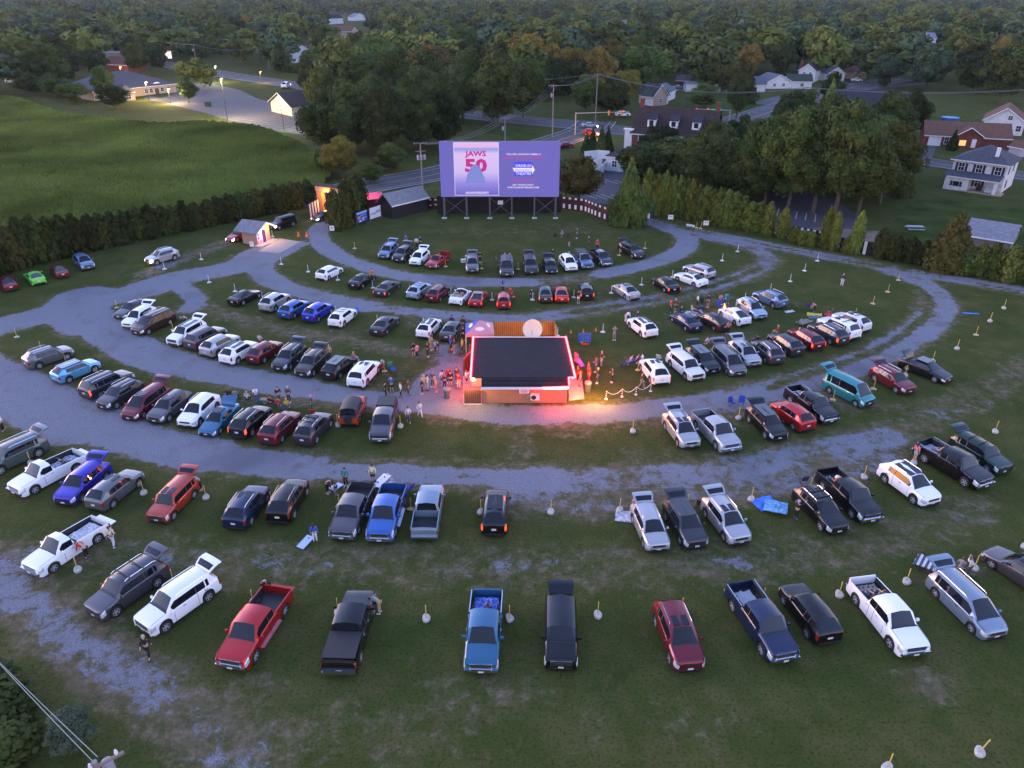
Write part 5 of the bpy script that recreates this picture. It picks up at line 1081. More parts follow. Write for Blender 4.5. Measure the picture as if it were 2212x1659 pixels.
# ---------------------------------------------------------------- people
def skin_mesh(name, verts, edges, radii, root=0, sub=1):
    me = bpy.data.meshes.new(name+'_sk'); me.from_pydata(verts, edges, []); o = bpy.data.objects.new(name+'_sk', me); C.objects.link(o)
    md = o.modifiers.new('s', 'SKIN'); md.use_smooth_shade = True
    for i, r_ in enumerate(radii):
        q = me.skin_vertices[0].data[i]; q.radius = r_ if isinstance(r_, tuple) else (r_, r_); q.use_root = (i == root)
    if sub: ms = o.modifiers.new('u', 'SUBSURF'); ms.levels = sub; ms.render_levels = sub
    bpy.context.view_layer.update(); dg = bpy.context.evaluated_depsgraph_get()
    out = bpy.data.meshes.new_from_object(o.evaluated_get(dg)); out.name = name; bpy.data.objects.remove(o); bpy.data.meshes.remove(me); return out
def pose(kind):
    """joint positions, facing +x, z up, y = person's left"""
    V_ = Vector; J = dict(pel=V_((0, 0, .95)), wai=V_((0, 0, 1.08)), che=V_((0, 0, 1.30)), nek=V_((0, 0, 1.47)), hed=V_((.02, 0, 1.62)), top=V_((.01, 0, 1.72)))
    for s, y in (('l', 1), ('r', -1)):
        J['sh'+s] = V_((0, .18*y, 1.40)); J['el'+s] = V_((-.03, .25*y, 1.13)); J['ha'+s] = V_((.06, .26*y, .88))
        J['hi'+s] = V_((0, .09*y, .90)); J['kn'+s] = V_((.02, .10*y, .50)); J['an'+s] = V_((-.01, .11*y, .09)); J['to'+s] = V_((.15, .13*y, .04))
    def up(d, names):
        for n in names: J[n] = J[n]+V_(d)
    if kind == 'fold': J['ell'] = V_((.05, .25, 1.15)); J['elr'] = V_((.05, -.25, 1.15)); J['hal'] = V_((.24, .02, 1.18)); J['har'] = V_((.25, -.05, 1.12))
    if kind == 'walk': J['knl'] = V_((.18, .09, .52)); J['anl'] = V_((.26, .10, .10)); J['tol'] = V_((.42, .11, .09)); J['knr'] = V_((-.06, -.09, .50)); J['anr'] = V_((-.30, -.10, .15)); J['tor'] = V_((-.17, -.11, .05)); J['hal'] = V_((-.12, .26, .90)); J['har'] = V_((.22, -.24, .93))
    if kind == 'armsup': J['ell'] = V_((.12, .30, 1.38)); J['elr'] = V_((.12, -.30, 1.38)); J['hal'] = V_((.20, .10, 1.62)); J['har'] = V_((.20, -.10, 1.62))
    if kind == 'reach': J['elr'] = V_((.22, -.24, 1.45)); J['har'] = V_((.42, -.22, 1.62))
    if kind == 'bend':
        J.update(wai=V_((.08, 0, 1.04)), che=V_((.28, 0, 1.14)), nek=V_((.42, 0, 1.20)), hed=V_((.55, 0, 1.22)), top=V_((.64, 0, 1.20)))
        for s, y in (('l', 1), ('r', -1)): J['sh'+s] = V_((.36, .18*y, 1.16)); J['el'+s] = V_((.42, .22*y, .90)); J['ha'+s] = V_((.52, .16*y, .68))
    if kind in ('sit', 'recline'):
        up((0, 0, -.47), ['pel', 'wai', 'che', 'nek', 'hed', 'top', 'shl', 'shr', 'ell', 'elr', 'hal', 'har', 'hil', 'hir'])
        if kind == 'recline':
            J['che'] += V_((-.14, 0, -.06)); J['nek'] += V_((-.24, 0, -.1)); J['hed'] += V_((-.28, 0, -.12)); J['top'] += V_((-.33, 0, -.13)); up((-.18, 0, -.08), ['shl', 'shr', 'ell', 'elr']); J['wai'] += V_((-.06, 0, -.02))
        for s, y in (('l', 1), ('r', -1)):
            J['ha'+s] = V_((.30, .16*y, .56)); J['el'+s] = J['el'+s]+V_((.06, .02*y, .02)); J['kn'+s] = V_((.46, .12*y, .50)) if kind == 'sit' else V_((.45, .12*y, .36))
            J['an'+s] = V_((.50, .12*y, .09)) if kind == 'sit' else V_((.88, .12*y, .12)); J['to'+s] = V_((.66, .13*y, .05)) if kind == 'sit' else V_((.92, .13*y, .28))
    return J
PP = {}
def person_proto(kind, female):
    key = (kind, female)
    if key in PP: return PP[key]
    J = pose(kind); f = .9 if female else 1.0; V = []; E = []; Rr = []
    def add(p, r_, par=None):
        V.append(tuple(p)); Rr.append(r_); 
        if par is not None: E.append((par, len(V)-1))
        return len(V)-1
    pe = add(J['pel'], (.15*f, .11)); wa = add(J['wai'], (.13*f, .10), pe); ch = add(J['che'], (.16*f, .11*f), wa); ne = add(J['nek'], .055, ch); ju = add(J['nek'].lerp(J['hed'], .45)+Vector((.015, 0, 0)), .072, ne); he = add(J['hed'], (.082, .095), ju); tp = add(J['top'], .062, he)
    fw_ = (J['tol']-J['anl']); face = Vector((1, 0, 0)) if kind != 'bend' else Vector((.25, 0, -.95)); add(J['hed']+face*.105-Vector((0, 0, .02)), .014, he)   # nose
    for y in (1, -1): add(J['hed']+Vector((0, y*.092, -.01)), .018, he)    # ears
    for s, y in (('l', 1), ('r', -1)):
        sh = add(J['sh'+s], .062*f, ch); el = add(J['el'+s], .045*f, sh); d = (J['ha'+s]-J['el'+s]).normalized(); wr_ = add(J['ha'+s]-d*.03, .028, el); pm = add(J['ha'+s]+d*.05, (.034, .018), wr_)
        sdv = Vector((0, 1, 0)) if abs(d.y) < .8 else Vector((1, 0, 0)); pv_ = d.cross(sdv).normalized(); ln = (.07, .085, .078, .06)
        for k in range(4):
            o_ = (k-1.5)*.018; a_ = add(J['ha'+s]+d*.10+pv_*o_, .009, pm); add(J['ha'+s]+d*(.10+ln[k]*.6)+pv_*o_-sdv*y*.018, .008, a_)
        add(J['ha'+s]+d*.07+pv_*.05, .010, wr_)
        hi = add(J['hi'+s], .085*f, pe); kn = add(J['kn'+s], .058, hi); an = add(J['an'+s], .038, kn); add(J['to'+s], .032, an)
    body = skin_mesh('person', V, E, Rr, 0, 1)
    V, E, Rr = [], [], []
    wa = add(J['wai'].lerp(J['pel'], .6), (.162*f, .122)); ch = add(J['che'], (.178*f, .128*f), wa); nk = add(J['che'].lerp(J['nek'], .75), (.09, .08), ch)
    for s in 'lr': sh = add(J['sh'+s], .076*f, ch); el = add(J['el'+s], .060, sh); add(J['el'+s].lerp(J['ha'+s], .72), .046, el)
    shirt = skin_mesh('shirt', V, E, Rr, 0, 1)
    V, E, Rr = [], [], []
    pe = add(J['pel'], (.158*f, .122))
    for s in 'lr': hi = add(J['hi'+s].lerp(J['kn'+s], .12), .098*f, pe); kn = add(J['kn'+s], .074, hi); add(J['kn'+s].lerp(J['an'+s], .85), .062, kn)
    trous = skin_mesh('trousers', V, E, Rr, 0, 1)
    V, E, Rr = [], [], []
    pe = add(J['pel'], (.160*f, .124))
    for s in 'lr': hi = add(J['hi'+s].lerp(J['kn'+s], .2), .105*f, pe); add(J['hi'+s].lerp(J['kn'+s], .85), .10, hi)
    shorts = skin_mesh('shorts', V, E, Rr, 0, 1)
    hb = MB(); hd = J['hed']; tv = (J['top']-J['hed']).normalized(); fr = face
    n, m_ = 10, 6; 
    for j in range(m_+1):
        th = j/m_*math.pi*.62
        for k in range(n):
            ph = 2*math.pi*k/n; u = fr*math.cos(ph)+Vector((0, 1, 0))*math.sin(ph); back = -.35*math.cos(ph)
            hb.v.append(tuple(hd+tv*(.02)+tv*.118*math.cos(th*(1+back*.5))+u*.104*math.sin(th*(1+back*.3))-fr*.015))
    for j in range(m_):
        for k in range(n): hb.f.append((j*n+k, j*n+(k+1) % n, (j+1)*n+(k+1) % n, (j+1)*n+k)); hb.m.append(0)
    if female: hb.tube([hd-fr*.07+tv*.02, hd-fr*.115-Vector((0, 0, .10)), hd-fr*.12-Vector((0, 0, .30))], [.085, .085, .03], 8)
    hair = hb.mesh('hair', 60)
    sb_ = []
    for s in 'lr':
        b = MB(); d = (J['to'+s]-J['an'+s]); an = math.atan2(d.z, math.hypot(d.x, d.y)); b.box(J['an'+s]+d*.38-Vector((0, 0, .045 if kind != 'recline' else 0)), (.27, .095, .085), rz=math.atan2(d.y, d.x), ry=0 if abs(d.z) < .1 else -an, taper=.8); sb_.append(b.mesh('shoe'))
    PP[key] = (body, shirt, trous, shorts, hair, sb_); return PP[key]
SKIN = [mat('skin_light', (.52, .33, .25), .6), mat('skin_tan', (.40, .24, .17), .6), mat('skin_brown', (.18, .10, .07), .6)]
HAIR = {'d': (.02, .015, .012), 'b': (.10, .05, .025), 'y': (.45, .32, .14), 'r': (.28, .07, .02), 'g': (.35, .34, .33), 'k': (.55, .25, .28), 'c': (.7, .6, .05), 'w': (.6, .6, .6)}
CL = {'black': (.012, .012, .015), 'white': (.68, .68, .70), 'grey': (.22, .22, .24), 'dkgrey': (.06, .06, .07), 'navy': (.015, .025, .09), 'blue': (.03, .10, .50), 'ltblue': (.25, .42, .65), 'red': (.55, .02, .03), 'maroon': (.16, .012, .02), 'pink': (.62, .20, .25), 'tan': (.42, .31, .20), 'cream': (.62, .56, .42), 'teal': (.02, .18, .20), 'green': (.03, .10, .06), 'yellow': (.65, .45, .04), 'paleyellow': (.66, .68, .36), 'orange': (.65, .16, .04), 'purple': (.12, .08, .35), 'jeans': (.05, .09, .18), 'paleblue': (.38, .48, .62), 'brown': (.12, .06, .035), 'olive': (.09, .085, .04)}
def person(P, kind, az, top, bot, hair, label, fem=0, shorts=0, z=0, sc=1.03):
    body, shirt, tr, sh, hm, shoes = person_proto(kind, fem); rt = empty('person', (P.x, P.y, z), R(az), label, 'person', 'visitors of the drive-in'); sk = SKIN[(len(label)*3) % 3 if 'dark' in label else len(label) % 2]
    if fem and 'child' not in label: sc *= .96
    if 'child' in label: sc *= .72
    rt.scale = (sc,)*3
    bo = link('body', body, [sk], rt)
    link('shirt', shirt, [mat('cloth_'+top, CL[top], .85, var=.12)], rt); link('shorts' if shorts else 'trousers', sh if shorts else tr, [mat('cloth_'+bot, CL[bot], .85, var=.12)], rt)
    link('hair', hm, [mat('hair_'+hair, HAIR[hair], .7)], rt)
    for s_ in shoes: link('shoe', s_, [mat('shoe_white', (.6, .6, .6), .6) if len(label) % 2 else mat('shoe_dark', (.03, .03, .03), .6)], rt)
    return rt
def Z1(x, y): return G(812.2+x*.1458, 673.9+y*.1458)
def Z2(x, y): return G(1192.3+x*.1328, 708.5+y*.1328)
def Z3(x, y): return G(1417+x*.2031, 604.8+y*.2031)
def Z4(x, y): return G(483.8+x*.1328, 812.2+y*.1328)
PEOPLE = [
 (Z1(150,1270),'stand',20,'black','black','d','person in black hoodie at the left end of the snack bar queue',0),(Z1(238,1190),'armsup',-90,'blue','black','b','man in blue tank top and black shorts with raised arms',0,1),
 (Z1(372,1262),'stand',200,'white','black','b','woman in white sweater and black leggings in the queue',1),(Z1(480,1232),'stand',0,'dkgrey','black','b','heavy person in dark grey dress in the queue',1),
 (Z1(690,1212),'fold',180,'black','black','y','blond woman dressed in black in the middle of the queue',1),(Z1(718,1165),'stand',90,'tan','tan','y','blond person in tan partly behind the blond woman in black',0),
 (Z1(767,1155),'stand',10,'white','paleblue','d','woman with long dark hair, white top and pale jeans in the queue',1),(Z1(842,1110),'stand',-90,'jeans','jeans','r','red haired person in denim shirt in the queue',0),
 (Z1(885,1182),'fold',0,'tan','orange','y','woman in tan shirt and orange shorts in the queue',1,1),(Z1(990,1095),'stand',80,'white','dkgrey','d','man in white shirt at the queue head, dark shorts',0,1),
 (Z1(1018,1128),'fold',60,'navy','navy','r','woman in navy jersey left of the trash bin',1),(Z1(1075,1050),'stand',-90,'red','maroon','r','red haired woman in red at the queue head',1),
 (Z1(1106,1100),'stand',90,'black','black','d','broad man in black tee and shorts seen from behind',0,1),(Z1(1200,1050),'fold',-60,'dkgrey','maroon','b','person in dark top beside the slab step',0),
 (Z1(1228,1138),'stand',100,'maroon','cream','b','man in patterned maroon shirt and cream trousers by the slab',0),(Z1(1342,1092),'reach',10,'white','black','b','person in white shirt at the order window',0,1),
 (Z1(560,655),'stand',-60,'black','black','d','woman in black dress with bare legs near the white crossover',1,1),(Z1(615,688),'stand',150,'pink','navy','d','stout person in pink shirt and navy trousers',0),
 (Z1(768,665),'fold',0,'black','black','b','person all in black standing alone with folded arms',0),(Z1(822,565),'stand',-40,'tan','tan','b','person in beige behind the group by the white crossover',0),
 (Z1(880,615),'stand',30,'ltblue','brown','b','person in light blue top and brown trousers in the upper group',1),(Z1(922,645),'stand',190,'black','brown','b','person in black jacket and brown trousers in the upper group',0),
 (Z1(1110,560),'stand',-20,'blue','black','y','blond man in bright blue jacket near the tent',0),(Z1(1165,608),'stand',170,'navy','tan','b','person in navy top and tan trousers holding the dog',0),
 (Z1(1282,602),'stand',180,'yellow','olive','b','person in yellow jacket lit by the tent lamp',0),(Z1(1292,430),'stand',-90,'black','black','b','dark dressed person between the sedan and the tent',0),  # yellow cloth colour holds the lamp light falling on the person by the tent
 (Z1(1125,195),'sit',95,'navy','black','d','seated person in navy behind the dark grey sedan',0),(Z1(1288,205),'sit',90,'olive','dkgrey','d','seated person in olive left of the tent pole',0),
 (Z1(485,1640),'walk',-75,'white','jeans','d','woman walking in white top and jeans toward the pickup',1),(Z1(655,1563),'walk',-60,'white','white','b','woman walking in white hoodie and white trousers',1),
 (Z2(1010,198),'armsup',-85,'grey','grey','b','person in grey photographing with raised arms on the lawn',0),(Z2(800,622),'fold',-30,'maroon','cream','y','person in maroon tee and cream shorts standing alone',0,1),
 (Z2(455,942),'stand',180,'pink','maroon','r','person with bare legs at the right slab, front',1,1),(Z2(415,872),'stand',170,'red','maroon','r','person in red at the right slab, behind',0),
 (Z2(602,870),'stand',200,'red','red','b','woman in long red clothes beside the right trash bin',1),(Z2(590,800),'stand',180,'pink','pink','b','person in pink behind the woman in red',0),
 (Z2(740,900),'stand',170,'black','jeans','c','man in black jacket, jeans and yellow cap',0),(Z2(712,720),'fold',180,'purple','purple','r','person in purple behind the man with yellow cap',1),
 (Z2(978,885),'fold',180,'olive','black','d','curly haired woman in olive jacket and black trousers',1),(Z2(1450,980),'walk',-20,'dkgrey','grey','b','person in dark top and grey trousers walking by the rope posts',0),
 (Z2(1262,612),'recline',200,'blue','jeans','b','person in blue lying back left of three behind the white crossover',0),(Z2(1365,590),'recline',190,'navy','navy','b','person in navy reclining in the middle of three',0),(Z2(1470,570),'sit',180,'white','blue','d','person in white sitting right of the two reclining people',1),
 (Z3(150,348),'stand',-10,'red','black','b','person in bright red shirt left of the white blanket',0),(Z3(200,340),'stand',-60,'maroon','black','g','man in maroon shirt and black shorts by the blanket',0,1),
 (Z3(265,372),'sit',-60,'navy','navy','b','person in navy seated on the white blanket',0),(Z3(435,285),'stand',0,'white','black','b','woman in white top and black trousers left of the fire group',1),
 (Z3(550,290),'stand',-150,'black','olive','d','person in black top with olive shorts in the fire group',0,1),(Z3(683,245),'sit',-70,'pink','blue','b','person in pink shirt seated behind the fire pit',0),
 (Z3(755,235),'sit',-100,'teal','teal','d','person in teal seated right of the pink one behind the fire',1),(Z3(762,575),'stand',100,'pink','black','b','person in pink shirt and black trousers at the bronze liftback tail',1),
 (Z3(390,355),'recline',-20,'cream','maroon','b','person lying under the striped blanket',0),(Z3(1685,345),'bend',180,'pink','black','d','person in pink bending over chairs on the right lawn',1),
 (Z3(1820,415),'sit',140,'red','black','d','person in red seated behind the white cars with roof bars',0),(Z3(1865,395),'sit',140,'brown','black','b','person in brown seated next to the one in red',1),
 (Z3(1285,590),'sit',150,'red','tan','y','blond person in red shirt seated behind the black crossover',0),(Z3(1502,660),'stand',120,'pink','dkgrey','g','person in faded pink at the door of the dark red crossover',0),
 (Z3(1070,690),'sit',120,'black','black','d','person in black seated behind the dark grey crossover',0),(GT(3,1,635,812),'stand',-120,'navy','white','y','man in navy tee and white trousers alone on the right lawn',0),
 (Z4(902,438),'fold',-60,'black','green','b','person in black top and dark green trousers on the lane edge',0),(Z4(1066,428),'stand',-100,'dkgrey','dkgrey','g','person in long dark grey hoodie beside the lane',0),
 (Z4(1438,560),'stand',-160,'dkgrey','green','k','pink haired person in dark clothes by the red chair',1),(Z4(548,432),'bend',120,'white','blue','b','person in white hoodie leaning over behind the fifth arc',0),
 (Z4(392,430),'sit',90,'white','black','y','person with white shawl seated behind the blue sedan',1),(Z4(205,400),'sit',90,'grey','dkgrey','b','person in grey seated next to the one with white shawl',0),
 (Z4(1035,555),'sit',100,'yellow','grey','y','person in yellow shirt seated behind the wine red crossover',0),(Z4(765,500),'sit',80,'maroon','black','b','person in maroon seated beside the green chair',0),(Z4(890,530),'sit',100,'red','dkgrey','b','person in red under a dark blanket behind the fifth arc',0),(Z4(60,400),'recline',80,'black','white','d','person in black reclining behind the white crossover of the fifth arc',0),
 (GT(1,2,620,942),'bend',-20,'black','black','d','person in black bending beside the upper cornhole board',0),(GT(1,2,780,882),'stand',-90,'teal','black','d','person in teal jacket and black trousers above the cornhole board',0),
 (GT(1,2,1014,852),'stand',-90,'paleyellow','black','d','person in pale yellow hoodie behind the white folding table',0,1),(GT(1,2,697,970),'stand',150,'dkgrey','grey','d','child in dark hoodie at the cornhole board',0),
 (GT(1,2,515,1368),'stand',100,'blue','white','d','woman in bright blue top and white trousers by the near cornhole board',1),(GT(0,2,1742,912),'bend',200,'ltblue','black','d','person in light blue shirt leaning into the orange red boxy car',0),
 (GT(0,2,760,1502),'bend',170,'red','black','b','person in red jacket leaning at the white older pickup',0),(GT(0,2,985,1402),'walk',100,'cream','white','b','person dressed in cream and white walking behind the white older pickup',0),
 (GT(0,2,30,410),'stand',0,'white','black','d','person in white top at the left picture edge',0),(GT(2,2,1045,1092),'bend',10,'red','tan','d','man in red shirt and tan shorts at the silver crossover hatch',0,1),
 (GT(3,2,235,1168),'reach',20,'black','black','g','man in black reaching up to the black crossover roof',0),(GT(3,2,1262,660),'stand',20,'pink','paleblue','d','girl with long dark hair and pale skirt at the large black pickup',1,1),
 (GT(3,2,1650,1625),'sit',40,'grey','grey','b','person in grey sitting behind the silver blue people carrier, left',0),(GT(3,2,1718,1660),'armsup',120,'white','dkgrey','d','person in white with raised arms behind the silver blue people carrier',1),
 (GT(0,3,1290,698),'walk',-80,'black','black','g','person in black walking with a lit phone at the lower left',0),(GT(1,3,75,150),'bend',-30,'black','black','d','person in black leaning over the red pickup bed',0),(GT(1,3,1070,318),'bend',170,'teal','tan','b','person in teal shirt and tan trousers leaning into the black pickup',0),
 (GT(1,1,1298,462),'stand',-80,'purple','navy','d','person in purple behind the dark bronze crossover',0),(GT(1,1,1390,487),'stand',90,'white','black','d','person in white shirt behind the white crossover near the screen',0),(GT(1,1,1422,478),'stand',-100,'black','black','d','person in black behind the white crossover near the screen',0),
 (GT(1,1,1008,768),'stand',-60,'orange','dkgrey','d','man in orange shirt at the nose of the black sedan',0),(GT(1,1,2132,868),'armsup',90,'blue','black','d','person in blue with raised arms behind the red hatchback',1),(GT(1,1,2196,898),'sit',-40,'red','red','b','person in red seated beside the red hatchback',0),
 (GT(2,1,572,960),'armsup',-90,'black','white','b','woman in black top and pale shorts beside the black hatchback',1,1),(GT(2,1,170,912),'sit',-90,'black','black','d','person in black crouching left of the dark sedan',0),
 (GT(2,1,562,402),'stand',190,'dkgrey','dkgrey','b','man in dark grey standing right of the lawn group near the screen',0),(GT(2,1,432,400),'sit',90,'grey','dkgrey','g','person in grey seated in the lawn group near the screen',0),
 (GT(2,1,660,478),'stand',0,'navy','navy','y','blond person in navy behind the dark grey pickup near the screen',0),(GT(2,1,735,500),'stand',-100,'red','navy','d','person in red top behind the dark grey pickup near the screen',0),(GT(2,1,492,520),'stand',10,'grey','dkgrey','b','person in faded grey behind the white crossover near the screen',0),(GT(2,1,350,585),'stand',100,'black','black','b','person in black between small black hatchback and white crossover',0),
 (GT(1,1,2150,600),'sit',90,'paleblue','navy','g','grey haired person seated behind the boxy off-roader, left',0),(GT(1,1,2195,598),'sit',90,'blue','navy','y','person in blue seated behind the boxy off-roader, right',1),(GT(1,1,1938,610),'stand',60,'black','black','d','person in black right of the lone dark grey crossover',0),(GT(1,1,1820,605),'stand',60,'white','grey','b','child in white beside the lone dark grey crossover',0),
 (GT(2,1,980,1130),'bend',20,'white','white','d','person in white bending ahead of the white crossover with glass roof',0),(GT(2,1,1085,1105),'sit',-120,'dkgrey','black','b','person in charcoal seated ahead of the white crossover with glass roof',0),
 (GT(1,1,1095,1505),'sit',60,'white','navy','d','child in white seated on the red child chair',0),(GT(1,1,1170,1520),'sit',80,'teal','navy','d','child in teal at the speaker post behind the white large car',0),(GT(1,1,640,1450),'stand',120,'tan','dkgrey','y','blond person in tan beside the dark brown crossover hatch',0),(GT(1,1,850,1470),'sit',60,'pink','ltblue','y','person in pink seated behind the glossy black hatchback',1),
 (GT(1,1,40,1315),'sit',80,'cream','olive','b','person in cream seated behind the dark red crossover of the fourth arc',0),(GT(0,1,1590,1130),'recline',100,'white','black','d','person in white and black reclining behind the brown people carrier',0),(GT(2,1,1600,1400+0),'stand',120,'red','black','b','person in red between the white and black raised hatches',0),
 (GT(2,1,1690,1330),'sit',100,'white','pink','b','person in white seated between two raised hatches',1),
]
for t_ in PEOPLE: person(*t_[:7], fem=t_[7], shorts=(t_[8] if len(t_) > 8 else 0))
def ride(key, s_, y, z, kind, daz, top, bot, hair, label, fem=0):
    p, a = on_car(key, s_, y, z); person(p, kind, a+daz, top, bot, hair, label, fem, z=p.z)
ride('person sitting on its tailgate', 1.02, -.2, .33, 'sit', 180, 'paleblue', 'jeans', 'g', 'person in grey hoodie sitting on the bright blue pickup tailgate')
ride('two people lying', .73, .3, .55, 'recline', 180, 'grey', 'navy', 'b', 'person in grey lying in the nearest white pickup bed'); ride('two people lying', .73, -.35, .55, 'recline', 180, 'black', 'jeans', 'd', 'person in black lying beside the one in grey in the nearest white pickup')
ride('petrol blue pickup with', .74, .15, .58, 'recline', 180, 'blue', 'jeans', 'd', 'person in blue lying on the quilt in the petrol blue pickup'); ride('black pickup with a checked', .74, 0, .55, 'recline', 180, 'white', 'black', 'd', 'person in white reclining in the black pickup of the fifth arc')
ride('large black pickup', .74, .2, .58, 'recline', 180, 'tan', 'grey', 'b', 'person in tan lying in the large black pickup bed'); ride('paper lantern', .73, -.2, .55, 'recline', 180, 'orange', 'jeans', 'y', 'person in orange reclining by the paper lantern'); ride('white short cab', .70, .3, .50, 'recline', 180, 'green', 'navy', 'd', 'person in green hoodie sitting in the white short cab pickup bed')
# dog
V, E, Rr = [], [], []
def ad(p, r_, par=None):
    V.append(p); Rr.append(r_)
    if par is not None: E.append((par, len(V)-1))
    return len(V)-1
hp = ad((-.22, 0, .20), .13); bk = ad((-.05, 0, .36), .12, hp); chh = ad((.10, 0, .50), .115, bk); nk = ad((.16, 0, .66), .075, chh); hd_ = ad((.22, 0, .76), .075, nk); mz = ad((.36, 0, .74), .038, hd_)
for y in (1, -1): ad((.19, .045*y, .88), .016, hd_)
for y in (1, -1): a_ = ad((.16, .08*y, .36), .05, chh); b_ = ad((.17, .08*y, .18), .032, a_); ad((.20, .08*y, .02), .03, b_)
for y in (1, -1): a_ = ad((-.05, .12*y, .20), .07, hp); b_ = ad((-.16, .13*y, .06), .035, a_); ad((.0, .13*y, .02), .03, b_)
tl = ad((-.40, .03, .07), .04, hp); ad((-.62, .12, .04), .025, tl)
p = Z1(1095, 615); dg_ = skin_mesh('dog', V, E, Rr, 0, 1); o = link('dog', dg_, [mat('brown_fur', (.25, .11, .04), .9, var=.5, scale=6)], None, p); o.rotation_euler = (0, 0, R(-110)); tag(o, 'brown and black dog sitting beside the person in navy and tan', 'dog')
# ---------------------------------------------------------------- trees
def leaf_mat(name, c, c2, dark=.55):
    m = bpy.data.materials.new(name); m.use_nodes = True; nt = m.node_tree; b = nt.nodes['Principled BSDF']; N = nt.nodes.new; Lk = nt.links.new
    geo = N('ShaderNodeNewGeometry'); n = N('ShaderNodeTexNoise'); n.inputs['Scale'].default_value = .35; n.inputs['Detail'].default_value = 5; n.inputs['Roughness'].default_value = .7; Lk(geo.outputs['Position'], n.inputs['Vector'])
    oi = N('ShaderNodeObjectInfo'); mx = N('ShaderNodeMix'); mx.data_type = 'RGBA'; r_ = N('ShaderNodeMapRange'); Lk(n.outputs['Fac'], r_.inputs[0]); r_.inputs[1].default_value = .35; r_.inputs[2].default_value = .65; Lk(r_.outputs[0], mx.inputs[0])
    n3 = N('ShaderNodeTexNoise'); n3.inputs['Scale'].default_value = .045; n3.inputs['Detail'].default_value = 2; Lk(geo.outputs['Position'], n3.inputs['Vector']); m9 = N('ShaderNodeMapRange'); Lk(n3.outputs['Fac'], m9.inputs[0]); m9.inputs[1].default_value = .3; m9.inputs[2].default_value = .7; m9.inputs[3].default_value = .65; m9.inputs[4].default_value = 1.4; mx.inputs[6].default_value = (*c, 1); mx.inputs[7].default_value = (*c2, 1)
    hs = N('ShaderNodeHueSaturation'); Lk(mx.outputs[2], hs.inputs['Color']); mr = N('ShaderNodeMapRange'); Lk(oi.outputs['Random'], mr.inputs[0]); mr.inputs[3].default_value = .65; mr.inputs[4].default_value = 1.35; m8 = N('ShaderNodeMath'); m8.operation = 'MULTIPLY'; Lk(mr.outputs[0], m8.inputs[0]); Lk(m9.outputs[0], m8.inputs[1]); Lk(m8.outputs[0], hs.inputs['Value'])
    mh = N('ShaderNodeMath'); mh.operation = 'MULTIPLY_ADD'; Lk(oi.outputs['Random'], mh.inputs[0]); mh.inputs[1].default_value = 7.3; mh.inputs[2].default_value = 0; fr = N('ShaderNodeMath'); fr.operation = 'FRACT'; Lk(mh.outputs[0], fr.inputs[0])
    mr2 = N('ShaderNodeMapRange'); Lk(fr.outputs[0], mr2.inputs[0]); mr2.inputs[3].default_value = .47; mr2.inputs[4].default_value = .53; Lk(mr2.outputs[0], hs.inputs['Hue'])
    Lk(hs.outputs[0], b.inputs['Base Color']); b.inputs['Roughness'].default_value = .7; b.inputs['Specular IOR Level'].default_value = .08; return m
LM = {'dark': leaf_mat('foliage_dark_green', (.028, .046, .012), (.054, .078, .020)), 'mid': leaf_mat('foliage_mid_green', (.048, .078, .017), (.092, .115, .026)), 'olive': leaf_mat('foliage_olive_yellow', (.11, .10, .018), (.19, .15, .032)),
      'blue': leaf_mat('foliage_blue_green', (.030, .058, .028), (.060, .095, .050)), 'rust': leaf_mat('foliage_rusty_green', (.062, .060, .016), (.10, .078, .025)), 'hedge': leaf_mat('foliage_hedge_dark', (.024, .034, .008), (.046, .054, .014)), 'arb': leaf_mat('foliage_arborvitae', (.066, .090, .016), (.118, .138, .027)), 'pale': leaf_mat('foliage_pale_grey_green', (.06, .085, .05), (.11, .14, .085))}
M_bark = mat('bark', (.09, .07, .055), .9, var=.3, scale=6)
def quads(r_, pts, size):
    """leaf sprays: small bent quads at pts [(p, outward normal)]"""
    b = MB(); v = b.v; f = b.f
    for p, nn in pts:
        u = nn.cross(Vector((r_.uniform(-1, 1), r_.uniform(-1, 1), r_.uniform(-1, 1)))).normalized(); w_ = nn.cross(u).normalized(); s = size*r_.uniform(.6, 1.3); tl = nn*s*r_.uniform(-.35, .35); k = len(v)
        v += [tuple(p-u*s-w_*s*.6), tuple(p+u*s-w_*s*.6+tl), tuple(p+u*s*.7+w_*s*.7), tuple(p-u*s*.8+w_*s*.6-tl)]; f.append((k, k+1, k+2, k+3))
    b.m = [0]*len(f); return b
def rv(r_):
    while True:
        p = Vector((r_.uniform(-1, 1), r_.uniform(-1, 1), r_.uniform(-1, 1)))
        if .05 < p.length < 1: return p.normalized()
